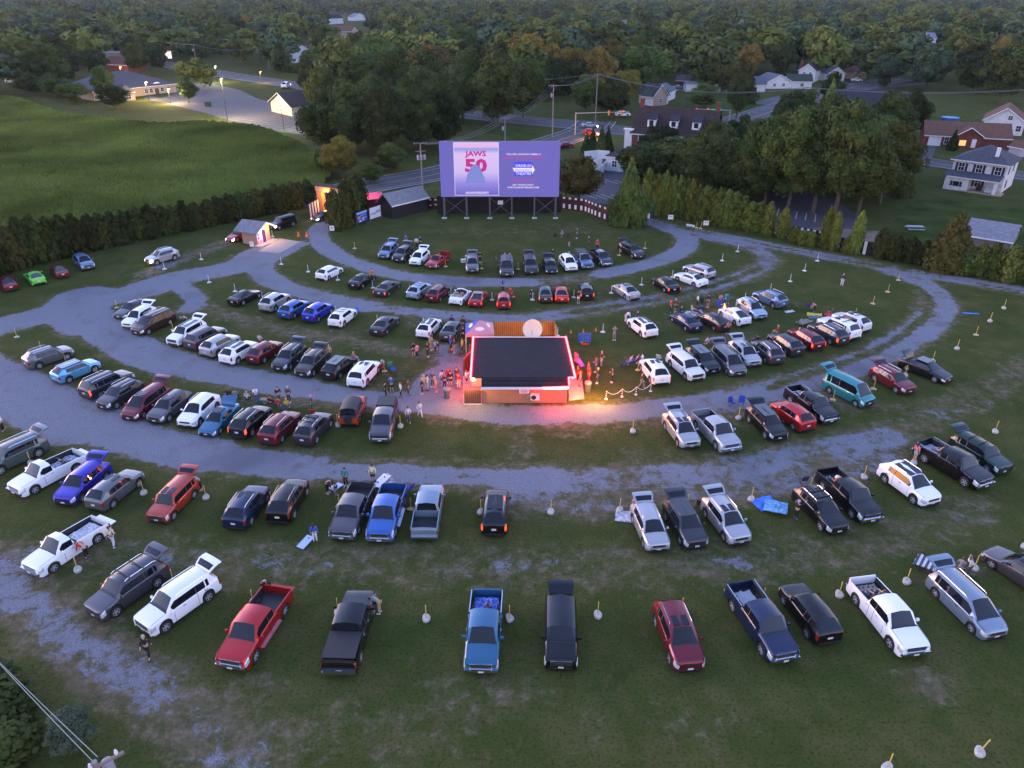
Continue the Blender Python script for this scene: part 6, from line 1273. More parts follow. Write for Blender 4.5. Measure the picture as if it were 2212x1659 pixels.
def crown_me(seed, n, size, kind='round', clumps=26, core=True):
    """unit crown: about 1 wide radius .5, height 1 (z 0..1)"""
    r_ = random.Random(seed); pts = []; cl = []
    if kind == 'round':
        for i in range(clumps):
            d = rv(r_); k = r_.uniform(.35, 1.0)**.5; z = d.z*.40*k
            wz = 1-.40*(z/.40)**2; cl.append((Vector((d.x*.37*k*wz, d.y*.37*k*wz, .46+z)), r_.uniform(.07, .16) if clumps > 25 else r_.uniform(.11, .19)))
        cl.append((Vector((0, 0, .50)), .30))
    elif kind == 'cone':
        for i in range(clumps):
            t = (i+.5)/clumps; a = i*2.4; rr_ = .42*(1-t)**.85; cl.append((Vector((math.cos(a)*rr_*.62, math.sin(a)*rr_*.62, .05+t*.88)), max(.05, .20*(1-t)+.04)))
    elif kind == 'col':
        for i in range(clumps):
            t = (i+.5)/clumps; rr_ = (.34*min(1, t*6+.55))*(1-max(0, (t-.45)/.55)**1.7*.9); a = i*2.4; cl.append((Vector((math.cos(a)*rr_*.45, math.sin(a)*rr_*.45, .04+t*.9)), max(.06, rr_*.62+.04)))
    wt_ = [c[1]**2 for c in cl]; tot = sum(wt_)
    for (c, rad), w_ in zip(cl, wt_):
        for i in range(int(n*w_/tot)):
            d = rv(r_); 
            if d.z < -.3 and r_.random() < .6: d.z *= -1
            pz = 1.0 if kind == 'round' else (1.3 if kind == 'cone' else 1.7); pts.append((c+Vector((d.x*rad, d.y*rad, d.z*rad*(.85 if kind == 'round' else pz*.6)))*r_.uniform(.78, 1.08), (d*.65+rv(r_)*.75+Vector((0, 0, .3))).normalized()))
    b = quads(r_, pts, size)
    if core:
        for (c, rad) in cl:
            q = rad*(.62); k = len(b.v); nn = 6
            prof = [(0, -q), (q*.8, -q*.55), (q, 0), (q*.8, q*.55), (0, q)]
            b.lathe(tuple(c), [(max(x, .001), z*(1 if kind == 'round' else 1.4)) for x, z in prof], nn)
    return b.mesh('crown')
def trunk_me(seed, kind='round'):
    r_ = random.Random(seed); b = MB()
    if kind == 'round':
        b.tube([(0, 0, 0), (.01, 0, .2), (0, .01, .42), (.01, 0, .62)], [.020, .016, .012, .006], 7)
        for i in range(6):
            a = i*1.05+r_.uniform(-.3, .3); z = .24+.05*i; b.tube([(0, 0, z), (math.cos(a)*.14, math.sin(a)*.14, z+.14), (math.cos(a)*.26, math.sin(a)*.26, z+.22)], [.013, .009, .004], 5)
    else: b.tube([(0, 0, 0), (0, 0, .5), (0, 0, .93)], [.03, .02, .005], 6)
    return b.mesh('trunk', 50)
CR = {}
def protos(kind, lod):
    key = (kind, lod)
    if key not in CR:
        n, size = {('round', 0): (15000, .0125), ('round', 1): (8500, .0165), ('round', 2): (3600, .024), ('cone', 0): (6500, .020), ('cone', 1): (2200, .032), ('cone', 2): (900, .045), ('col', 0): (2600, .030), ('col', 1): (1400, .040)}[key]
        cl = {'round': (60, 34, 20)[lod], 'cone': 34, 'col': 14}[kind]; nv = 4 if kind == 'round' else 3
        CR[key] = [(crown_me(100*lod+i+7, n, size, kind, cl), trunk_me(i, kind)) for i in range(nv)]
    return CR[key]
TC = 0; LIFT = .06
def tree(P, h, w_, lm, label, group=None, kind='round', lod=1, name='tree', cat='tree', z=0, lean=None):
    global TC; TC += 1
    pr = protos(kind, lod); cm, tm = pr[TC % len(pr)]; rt = empty(name, (P.x, P.y, z), rnd.uniform(0, 6.28), label, cat, group)
    c = link('crown', cm, [LM[lm]], rt); lift = LIFT if kind == 'round' else 0; c.scale = (w_, w_, h*(1-lift)); c.location = (0, 0, h*lift)
    t = link('trunk', tm, [M_bark], rt); t.scale = (h, h, h)
    return rt
# tall trees one can tell apart: base px, base py, height m, crown width m, foliage, label
TREES = [
 (762,330,17,17,'dark','large dark maple left of centre behind the corn, leftmost of the big clump'),(835,338,17,15,'dark','large dark tree behind the bushy shrub in the big clump left of the screen'),(905,330,15,14,'dark','dark tree in the big clump, just above the left screen corner'),(800,310,16,14,'mid','green tree at the back of the big clump left of the screen'),(720,318,13,11,'dark','lower dark tree at the left foot of the big clump by the parking lot'),(955,315,12,11,'dark','smaller dark tree right end of the big clump behind the screen'),
 (408,222,9.5,9,'dark','single round dark tree standing on the lit parking lot lawn'),
 (1000,262,20,19,'dark','huge dark tree behind the screen, left half of the pair'),(1075,268,21,20,'dark','huge dark tree behind the screen, centre'),(1130,255,18,16,'mid','dark tree behind the screen, right of the two huge ones'),
 (955,190,16,15,'olive','yellowish tree left of the big sycamores behind the screen'),(1010,195,17,17,'mid','olive green tree between yellowish ones, left of centre'),
 (1130,190,25,24,'olive','tallest golden sycamore top centre'),(1185,195,19,17,'olive','golden sycamore right below the tallest one'),(1235,205,18,17,'olive','golden sycamore above the utility pole'),(1290,205,18,16,'olive','golden tree at the right of the sycamore group'),(1345,235,15,13,'olive','golden brown tree beside the green roofed cottage'),(1265,240,12,13,'mid','dark olive tree overhanging the junction'),(1320,255,13,14,'dark','low dark tree above the white car at the junction'),(1090,175,16,15,'mid','green tree left under the tallest sycamore'),
 (1385,400,10,14,'dark','wide dark maple in front of the dormer house, left'),(1452,398,10.5,14,'dark','wide dark maple in front of the dormer house, right'),(1535,380,12,13,'mid','olive tree right of the dormer house maples'),(1590,350,11,9,'dark','tall dark tree over the brick wing of the dormer house'),(1420,350,10,10,'dark','small dark tree hiding the white fence corner'),
 (1250,438,9.5,10,'rust','thin rusty tree right next to the screen'),(1222,432,8,8,'dark','dark tree half hidden by the right edge of the screen'),
 (1650,445,16.5,12,'dark','tall green maple at the head of the right grove'),(1700,455,18,14,'mid','tallest green maple in the right grove'),(1755,462,19,15,'dark','dark maple in the centre of the right grove'),(1800,470,20.5,14,'dark','broad green maple in the right grove, front'),(1850,468,16,14,'dark','dark tree in the right part of the grove'),(1900,440,15,14,'mid','yellow green tree at the right end of the grove'),(1625,420,15,13,'dark','dark tree behind the left end of the right grove'),(1730,420,17,15,'dark','dark tree at the back of the right grove, left'),(1810,420,17,15,'dark','dark tree at the back of the right grove, middle'),(1885,405,14,12,'mid','green tree at the back of the right grove, right'),(1930,420,9,8,'mid','small rounded tree left of the big white house'),(1680,400,15,13,'mid','green tree peeping over the left of the right grove'),
 (80,168,11,13,'dark','dark tree left of the clinic roof'),(150,175,14,15,'dark','broad dark tree in front of the gas station'),(210,168,14,14,'dark','dark tree beside the brown roofed restaurant'),(300,160,15,14,'dark','dark tree right of the lit restaurant'),(345,155,13,12,'dark','dark tree touching the clinic roof top'),(25,180,8,8,'blue','small blue green tree at the far left edge'),
 (230,215,13,9,'dark','dark tree in front of the clinic roof, left'),(120,210,9,14,'dark','low dark bushes merged left of the clinic'),(250,235,8,12,'dark','low dark thicket at the corn field edge, right'),(165,222,8,13,'mid','olive thicket at the corn field edge, middle'),(70,205,8,13,'dark','dark thicket at the corn field edge, left'),
 (665,178,12,10,'dark','round dark yew in front of the highway'),(655,195,7,5,'dark','small dark tree at the white gabled building'),(760,240,12,11,'dark','dark tree right of the white gabled building'),(700,258,11,10,'dark','dark tree hiding the right end of the gabled building'),
 (862,138,9,7,'dark','small conical tree on the far green lawn'),(815,122,7,9,'mid','low tree on the far lawn by the loop road'),(900,128,6,6,'dark','small round tree at the far house lights'),
 (1730,300,13,9,'mid','tall narrow tree by the right utility pole'),(1590,255,14,9,'dark','dark tree right of the dormer house chimney'),(1910,300,13,12,'dark','dark tree between big dark roof and brick ranch'),(1960,290,12,11,'dark','dark tree by the blue pool'),(1790,240,13,9,'dark','tall dark juniper in front of the big dark roof'),
]
for (x, y, h, w_, lm, lb) in TREES:
    LIFT = .15 if y > 395 and x > 1600 else .07
    tree(G(x, y), h*1.0, w_*1.02, lm, lb, 'large trees around the drive-in', lod=0 if h >= 12 and y > 235 else 1)
LIFT = .06
rz_ = random.Random(11)
for (x0_, x1_, y0_, y1_, n_, h0_, h1_, lb) in ((700,950,240,338,11,12,17,'dark tree filling the belt left of the screen'),(850,1240,168,250,20,13,19,'dark tree filling the belt behind the screen'),(1330,1560,358,405,5,8,10.5,'low dark tree below the dormer house'),(1470,1660,400,446,8,9,12.5,'dark tree between the right hedge and the brick wing'),(1620,1950,300,395,12,12,15,'dark tree in the back rows of the right grove'),(600,860,95,125,8,9,13,'dark tree around the far lawn and loop road')):
    for i in range(n_):
        x = rz_.uniform(x0_, x1_); y = rz_.uniform(y0_, y1_)
        if 690 < x < 790 and y < 96: continue
        h = rz_.uniform(h0_, h1_); tree(G(x, y), h, h*rz_.uniform(.9, 1.1), rz_.choice(['dark', 'dark', 'mid']), lb, lb.replace('tree', 'trees', 1), lod=0 if y > 235 else 1)
SHR = [(740,382,8.5,10,'olive','round yellowish green shrub at the corn field corner','round'),(800,395,4,6,'mid','low green bush beside the round yellowish shrub','round'),(845,370,6,9,'mid','scrubby green bush by the front road','round'),(700,372,5,6,'mid','small bush left of the round yellowish shrub','round'),
 (1356,486,11.2,6.8,'mid','tall spruce with a bare pale stem right of the screen','cone'),(1335,482,5,6,'mid','bushy foot growth left of the tall spruce','round'),(1378,482,5,6,'mid','bushy foot growth right of the tall spruce','round'),
 (2045,582,8.4,8,'rust','rusty brown cedar standing tall in the right hedge','cone'),(1785,262,12,7,'mid','green conical cypress by the big dark roof','cone'),(1605,222,14,11,'dark','dark conical spruce by the right main road','cone'),
 (2055,325,5,3.2,'dark','pointed dark juniper in front of the brick ranch','cone'),(2172,312,4.5,3,'dark','dark oval juniper behind the big white house roof','cone'),(1948,425,7,5,'dark','leaning dark juniper at the lawn edge','cone'),
 (1266,330,5,3,'dark','small dark arborvitae by the white fence, first from left','cone'),(1279,332,6,3.4,'dark','small dark arborvitae by the white fence, second from left','cone'),(1298,335,7,3.4,'dark','dark arborvitae by the white fence, third from left','cone'),(1312,334,6.6,3.4,'dark','dark arborvitae by the white fence, rightmost','cone'),
 (1520,235,8,14,'mid','green bushy mound behind the dormer house chimney','round'),(1560,200,12,14,'rust','brownish tree with bare stems by the grey ranch house','round')]
for (x, y, h, w_, lm, lb, kd) in SHR: tree(G(x, y), h*1.05, w_, lm, lb, 'shrubs and conifers near the drive-in', kd, 0 if y > 300 else 1, 'conifer_tree' if kd == 'cone' else 'shrub', 'conifer' if kd == 'cone' else 'shrub')
tree(G(165,1612), 2.6, 3.2, 'pale', 'small pale leaved tree top at the lower left corner', None, 'round', 0)
# hedges of arborvitae, each plant its own
def hedge(pts, hs, sp, lm, label, w_, lod=1, jit=.3, skip=None):
    Pw = [G(*p) for p in pts]; d = 0
    for (a_, b_), (h0, h1) in zip(zip(Pw, Pw[1:]), zip(hs, hs[1:])):
        L_ = (b_-a_).length; n = max(1, int(L_/sp))
        for i in range(n):
            t = i/n; 
            if skip and skip(rnd): continue
            p = a_.lerp(b_, t)+Vector((rnd.uniform(-jit, jit), rnd.uniform(-jit, jit), 0)); h = (h0+(h1-h0)*t)*rnd.uniform(.92, 1.08)
            tree(p, h, w_*rnd.uniform(.95, 1.2), lm, label, label.split(',')[0], 'col', lod, 'arborvitae', 'hedge plant')
hedge([(-110,640),(0,592),(120,560),(250,528),(380,502),(500,478),(600,458),(688,440)], [7.4,7.0,6.6,5.6,4.9,4.7,4.8,5.2], 1.6, 'hedge', 'dense dark arborvitae of the tall hedge between the corn field and the gate lane', 4.0)
hedge([(725,497),(745,492),(765,478),(790,462)], [6.6,6.6,7.8,7.8], 1.5, 'hedge', 'dark cedar in the cluster left of the two banners', 3.6)
hedge([(1398,462),(1450,466),(1520,480),(1600,496),(1655,506)], [8.0,7.4,6.4,5.6,5.2], 1.25, 'arb', 'yellow green arborvitae of the tall hedge right of the big spruce', 3.7, jit=.12)
hedge([(1660,510),(1715,520)], [5.4,5.0], 1.6, 'arb', 'arborvitae at the thin end of the right hedge', 2.8)
for (x, y, h, lb) in ((1715,524,2.6,'low arborvitae before the hanging white boards, first'),(1732,528,2.4,'low arborvitae before the hanging white boards, second'),(1750,531,2.4,'low arborvitae before the hanging white boards, third'),(1780,536,6.6,'tall pointed arborvitae left of the fence gap'),(1797,539,6.0,'tall arborvitae touching the pointed one'),(1845,548,6.8,'tall arborvitae between two white board fence pieces'),(1830,545,2.6,'small arborvitae at the foot of the tall one')): tree(G(x, y), h, 2.6, 'arb', lb, 'single arborvitae along the right lane', 'col', 0, 'arborvitae', 'hedge plant')
hedge([(1895,556),(1960,566),(2020,578)], [4.4,3.6,3.8], 1.5, 'hedge', 'dark green plant of the low hedge left of the rusty cedar', 3.2)
hedge([(2075,590),(2140,600),(2212,612),(2300,628)], [4.6,5.2,5.6,6.0], 1.5, 'mid', 'olive green plant of the hedge right of the rusty cedar', 3.6)
hedge([(598,152),(640,158),(700,163),(760,166)], [3.2,3.2,3.4,3.2], 2.6, 'dark', 'small pointed plant of the far hedge along the highway', 3.4)
hedge([(-40,1500),(-10,1560),(20,1620),(60,1700)], [2.0,2.4,2.2,2.2], 1.9, 'dark', 'dark undergrowth plant at the lower left corner', 4.5)
# wooded belt: about 230 more trees on the land beyond, cleared where houses, roads and fields are
HOLES = [(0,195,640,470),(-200,98,90,150),(350,138,600,190),(440,155,720,300),(610,100,700,150),(690,74,850,130),(1240,260,1640,420),(1140,250,1400,330),(1400,195,1540,250),(1540,172,1900,262),(1780,200,2030,262),(1990,240,2212,430),(2010,420,2300,620),(1640,225,1800,300),(140,150,390,225),(215,118,300,160),(340,38,425,58),(465,36,505,48),(700,30,800,90),(1210,44,1265,56),(265,28,310,42),(870,148,930,180),(1330,50,1370,64),(1545,58,1596,74),(2120,44,2150,58),(1990,100,2025,114),(2120,112,2165,142),(1440,172,1510,200)]
def free(x, y):
    for (a, b, c, d) in HOLES:
        if a < x < c and b < y < d: return False
    return True
r_ = random.Random(21); placed = []; tries = 0; GB = {(0,): None}
def wood_label(x, lm, y):
    side = 'left' if x < 700 else ('middle' if x < 1450 else 'right'); tone = {'dark': 'dark green', 'mid': 'mid green', 'olive': 'yellow green', 'blue': 'blue green', 'rust': 'brownish', 'pale': 'pale grey green'}[lm]
    dist = 'nearer' if y > 105 else ('deeper' if y > 62 else 'far')
    return f'{tone} tree in the {dist} part of the wooded belt, {side} third', f'{tone} trees in the {dist} wooded belt, {side} third'
NW = 0
while NW < 195 and tries < 20000:
    tries += 1; x = r_.uniform(-30, 2240); y = 44+(255-44)*r_.random()**1.25
    if y > 200 and x < 1640: continue
    if not free(x, y): continue
    p = G(x, y); sp = 14+.013*p.y
    if any((p-q).length < sp*.82 for q in placed): continue
    placed.append(p); lm = r_.choices(['dark', 'mid', 'blue', 'olive', 'rust', 'pale'], [40, 28, 14, 7 if x < 1500 else 14, 6, 3])[0]
    h = r_.uniform(13, 21); lb, gp = wood_label(x, lm, y); tree(p, h, h*r_.uniform(.9, 1.2), lm, lb, gp, 'round', 1 if y > 95 else 2); NW += 1
far = MB(); r2 = random.Random(5)
cm_v = []
for i in range(3):
    me = crown_me(900+i, 640, .041, 'round', 16, core=True); cm_v.append((np.array([v.co[:] for v in me.vertices]), [tuple(p.vertices) for p in me.polygons]))
parts_ = {k: ([], [], 0) for k in range(3)}; VV = [[], [], []]; FF = [[], [], []]; CNT = [0, 0, 0]; nfar = 0; tries = 0
fp = [q for q in placed]
cellsz = 26.0; gridc = {}
for q in fp: gridc.setdefault((int(q.x//cellsz), int(q.y//cellsz)), []).append(q)
while nfar < 2600 and tries < 60000:
    tries += 1; y = 3+r2.random()**.8*200 if r2.random() < .55 else r2.uniform(3, 60); x = r2.uniform(-60, 2270)
    if not free(x, y) or (y > 205): continue
    if 1900 < x < 2120 and y < 7 or 1500 < x < 1800 and y < 6: continue
    p = G(x, y); kx, ky = int(p.x//cellsz), int(p.y//cellsz)
    if any((p-q).length < 16+.0042*p.y for i in (-1, 0, 1) for j in (-1, 0, 1) for q in gridc.get((kx+i, ky+j), ())): continue
    gridc.setdefault((kx, ky), []).append(p); h = r2.uniform(11, 23)*(1 if p.y < 900 else 1.15); w_ = h*r2.uniform(1.0, 1.5); k = r2.choices([0, 1, 2], [3, 5, 2])[0]; cv, cf = cm_v[nfar % 3]; a_ = r2.uniform(0, 6.28)
    rot = np.array([[math.cos(a_), math.sin(a_), 0], [-math.sin(a_), math.cos(a_), 0], [0, 0, 1]]); V3 = (cv@rot)*np.array([w_, w_, h])+np.array([p.x, p.y, 0])
    VV[k].append(V3); FF[k] += [tuple(i+CNT[k] for i in f) for f in cf]; CNT[k] += len(V3); nfar += 1
av = np.vstack([v for k in range(3) for v in VV[k]]); off = [0, CNT[0], CNT[0]+CNT[1]]; af = [tuple(i+off[k] for i in f) for k in range(3) for f in FF[k]]
me = bpy.data.meshes.new('forest'); me.from_pydata(av.tolist(), [], af); me.polygons.foreach_set('material_index', [k for k in range(3) for _ in FF[k]]); me.update()
o = link('forest', me, [LM['dark'], LM['mid'], LM['blue']]); tag(o, 'far dark woodland filling the land up to the horizon', 'forest', kind='stuff')
print('trees', TC, 'far', nfar, len(af))
# corn
cp = [(-80,215),(40,222),(130,250),(250,270),(330,282),(450,275),(560,285),(640,320),(690,345),(715,380),(690,420),(600,440),(480,462),(360,486),(240,512),(110,545),(-20,580),(-120,610),(-400,640),(-400,200)]
PW = gw(cp); bb = (PW[:, 0].min(), PW[:, 0].max(), PW[:, 1].min(), PW[:, 1].max())
def inside(x, y):
    ins = False; j = len(PW)-1
    for i in range(len(PW)):
        if (PW[i][1] > y) != (PW[j][1] > y) and x < (PW[j][0]-PW[i][0])*(y-PW[i][1])/(PW[j][1]-PW[i][1]+1e-9)+PW[i][0]: ins = not ins
        j = i
    return ins
r3 = random.Random(3); cb = MB(); v = cb.v; f = cb.f; y = bb[2]
while y < bb[3]:
    x = max(bb[0], -230.0)
    while x < bb[1]:
        if inside(x, y):
            h = 2.3+.35*math.sin(x*.05)+.3*math.sin(y*.11+x*.02)+r3.uniform(-.25, .25); a_ = r3.uniform(0, 3.14); dx, dy = math.cos(a_)*.75, math.sin(a_)*.75; k = len(v)
            v += [(x-dx, y-dy, h-.75), (x, y, h-.15), (x+dx*.1, y+dy*.1, .4), (x+dx, y+dy, h-.7), (x-dy*.8, y+dx*.8, h-.65), (x+dy*.8, y-dx*.8, h-.8)]; f += [(k, k+1, k+2), (k+1, k+3, k+2), (k+4, k+1, k+2), (k+1, k+5, k+2)]
        x += .80+.25*r3.random()
    y += .95
cb.m = [0]*len(f); mc = leaf_mat('corn_leaves', (.105, .155, .032), (.155, .185, .042)); o = cb.obj('cornfield', [mc]); tag(o, 'tall green corn crop behind the left hedge', 'corn', kind='stuff')
b = MB(); b.add([(q[0], q[1], 1.0) for q in PW], [tuple(range(len(PW)))]); 
bm = bmesh.new(); me = b.mesh('x'); bm.from_mesh(me); bmesh.ops.triangulate(bm, faces=bm.faces); bm.to_mesh(me); o2 = link('field', me, [mat('crop_soil', (.08, .105, .022), .95, var=.3, scale=.3, spec=.04)]); tag(o2, kind='structure')
print('corn', len(f))
# ---------------------------------------------------------------- roads, lots
M_asph = mat('asphalt', (.050, .052, .064), .85, var=.12, scale=1.2); M_asph2 = mat('old_asphalt', (.068, .068, .080), .9, var=.18, scale=.8); M_line = mat('road_paint_white', (.40, .40, .40), .6); M_liney = mat('road_paint_yellow', (.40, .26, .10), .6); M_curb = mat('pale_kerb', (.36, .34, .33), .9); M_lawn = mat('lawn_grass', (.045, .066, .016), .95, var=.35, scale=.25, spec=.04); M_soil = mat('bare_dirt', (.13, .10, .08), .95, var=.4, scale=.3)
def ribbon(P, w_, z, m, name, off=0.0, dash=None, kind='structure', parent=None):
    P = [Vector((p[0], p[1], 0)) for p in P]; b = MB(); L_, Rr_ = [], []
    for i, p in enumerate(P):
        d = (P[min(i+1, len(P)-1)]-P[max(i-1, 0)]).normalized(); n = Vector((-d.y, d.x, 0)); L_.append(p+n*(off+w_/2)); Rr_.append(p+n*(off-w_/2))
    for i in range(len(P)-1):
        if dash and i % 2: continue
        b.add([(q.x, q.y, z) for q in (Rr_[i], Rr_[i+1], L_[i+1], L_[i])], [(0, 1, 2, 3)])
    o = b.obj(name, [m], parent)
    if kind: tag(o, kind=kind)
    return o
def resample(P, st):
    out = [Vector((*P[0], 0))]; 
    for a, b_ in zip(P, P[1:]):
        a, b_ = Vector((*a, 0)), Vector((*b_, 0)); n = max(1, int((b_-a).length/st)); out += [a.lerp(b_, (i+1)/n) for i in range(n)]
    return out
def road(pts, w_, z, m=None, lines=('c',), curb=True, nm='road'):
    P = smooth(gw(pts), 3); ribbon(P, w_, z, m or M_asph, nm)
    if 'c' in lines: ribbon(P, .12, z+.02, M_liney, 'road_marking', off=.16); ribbon(P, .12, z+.02, M_liney, 'road_marking', off=-.16)
    if 'e' in lines: ribbon(P, .11, z+.02, M_line, 'road_marking', off=w_/2-1.6); ribbon(P, .11, z+.02, M_line, 'road_marking', off=-w_/2+1.6)
    if 'd' in lines: ribbon(resample(P.tolist(), 3.0), .11, z+.02, M_line, 'road_marking', off=w_/4, dash=1); ribbon(resample(P.tolist(), 3.0), .11, z+.02, M_line, 'road_marking', off=-w_/4, dash=1)
    if curb:
        for s_ in (1, -1):
            for (a_, zz) in ((.0, .12),):
                ribbon(P, .3, z+.12, M_curb, 'kerb', off=s_*(w_/2+.15))
    return P
road([(-300,104),(-60,112),(60,116),(180,118),(300,128),(400,147),(480,160),(553,172),(640,184),(720,198),(820,218),(930,238),(1040,252),(1150,262),(1260,272),(1350,284),(1430,288),(1520,280),(1600,262),(1670,240),(1730,222),(1770,208),(1850,186),(1950,170)], 13, .03, lines=('c', 'd', 'e'))
road([(120,500),(250,478),(400,462),(560,446),(680,428),(780,405),(880,388),(950,376),(1040,352),(1140,325),(1220,300),(1275,280),(1290,262)], 11, .06, lines=('c', 'e'))
road([(1830,318),(1900,330),(2000,350),(2080,362),(2160,373),(2300,395)], 8, .03, lines=('c',))
road([(1640,226),(1700,208),(1780,200),(1850,196),(1950,183),(2010,180)], 7, .09, lines=(), curb=False)
road([(640,104),(700,92),(760,98),(830,104),(880,106)], 6, .03, M_asph2, lines=(), curb=False, nm='side_road')
def lot(pts, m, name, z=.025, kind='structure'):
    b = MB(); b.add([(p.x, p.y, z) for p in (G(*q) for q in pts)], [tuple(range(len(pts)))[::-1]]); o = b.obj(name, [m]); 
    bm = bmesh.new(); bm.from_mesh(o.data); bmesh.ops.triangulate(bm, faces=bm.faces); bmesh.ops.recalc_face_normals(bm, faces=bm.faces); bm.to_mesh(o.data); bm.free(); tag(o, kind=kind); return o
lot([(310,214),(370,226),(450,246),(500,262),(560,278),(650,291),(700,280),(720,255),(640,230),(560,215),(520,195),(440,176),(400,190),(330,200)], M_asph2, 'car_park')
lot([(0,136),(80,128),(95,116),(60,108),(-60,112),(-60,140)], M_asph2, 'forecourt')
lot([(1262,440),(1330,442),(1400,430),(1500,430),(1500,395),(1420,375),(1330,365),(1280,380),(1240,410)], M_asph, 'car_park')
lot([(1560,470),(1700,490),(1850,500),(1860,470),(1800,430),(1700,400),(1600,392),(1540,420)], M_asph, 'car_park')
lot([(1430,415),(1560,430),(1600,400),(1500,385)], M_lawn, 'lawn', z=.04)
lot([(1980,338),(2012,345),(2024,316),(2000,312)], M_asph, 'driveway', z=.05)
lot([(560,140),(700,160),(880,180),(900,120),(860,100),(640,80)], M_lawn, 'lawn')
lot([(1000,270),(1100,300),(1240,330),(1290,318),(1270,300),(1200,288),(1100,275)], M_lawn, 'lawn')
lot([(1480,235),(1600,240),(1660,225),(1640,205),(1540,200),(1480,215)], M_lawn, 'lawn')
lot([(2000,420),(2250,460),(2250,600),(2100,580),(1960,560),(1900,520),(1960,440)], mat('meadow_grass', (.046, .066, .014), .95, var=.45, scale=.2, spec=.04), 'lawn')
lot([(1700,512),(1880,548),(1950,556),(1900,500),(1760,490)], M_soil, 'path', z=.03)
lot([(320,205),(345,213),(375,204),(355,198)], M_lawn, 'lawn', z=.06)
# parking bay lines
def bays(a, b_, n, vec, z=.05):
    a, b_ = G(*a), G(*b_); m_ = MB()
    for i in range(n):
        p = a.lerp(b_, i/(n-1)); q = G(*vec)-G(0, 0) if False else vec; u = Vector((q[0], q[1], 0)).normalized()*5.2; w_ = Vector((-u.y, u.x, 0)).normalized()*.08
        m_.add([(r.x, r.y, z) for r in (p-w_, p+w_, p+u+w_, p+u-w_)], [(3, 2, 1, 0)])
    tag(m_.obj('road_marking', [M_line]), kind='structure')
bays((462, 254), (655, 290), 14, (.85, 1)); bays((1290, 430), (1400, 436), 6, (-.6, 1)); bays((1600, 455), (1760, 480), 9, (.4, 1)); bays((660, 262), (700, 268), 4, (.85, 1)); bays((1310, 395), (1410, 405), 5, (-.6, 1))
# ---------------------------------------------------------------- houses
M_sid = stripes('white_siding', (.66, .66, .68), (.56, .56, .59), 5, axis=2, width=.8); M_brick = stripes('red_brick', (.17, .055, .04), (.12, .04, .03), 6, axis=2, width=.75); M_tanw = mat('tan_wall', (.38, .29, .22), .9, var=.1); M_pinkw = mat('pinkish_stucco', (.42, .26, .20), .9, var=.08)
RF = {k: stripes('shingles_'+k, c, tuple(x*.72 for x in c), 3, axis=1, width=.6, rough=.9) for k, c in {'grey': (.085, .088, .11), 'dark': (.035, .035, .045), 'brown': (.16, .085, .058), 'dkbrown': (.050, .036, .034), 'green': (.04, .06, .045), 'bluegrey': (.12, .13, .16), 'rust': (.13, .06, .04), 'pale': (.22, .23, .26)}.items()}
M_win = mat('window_glass', (.02, .025, .035), .08, spec=.8); M_winl = em('lit_window', (255, 205, 130), 1.1); M_shut = mat('navy_shutter', (.015, .02, .04), .6); M_door = mat('house_door', (.10, .05, .04), .6)
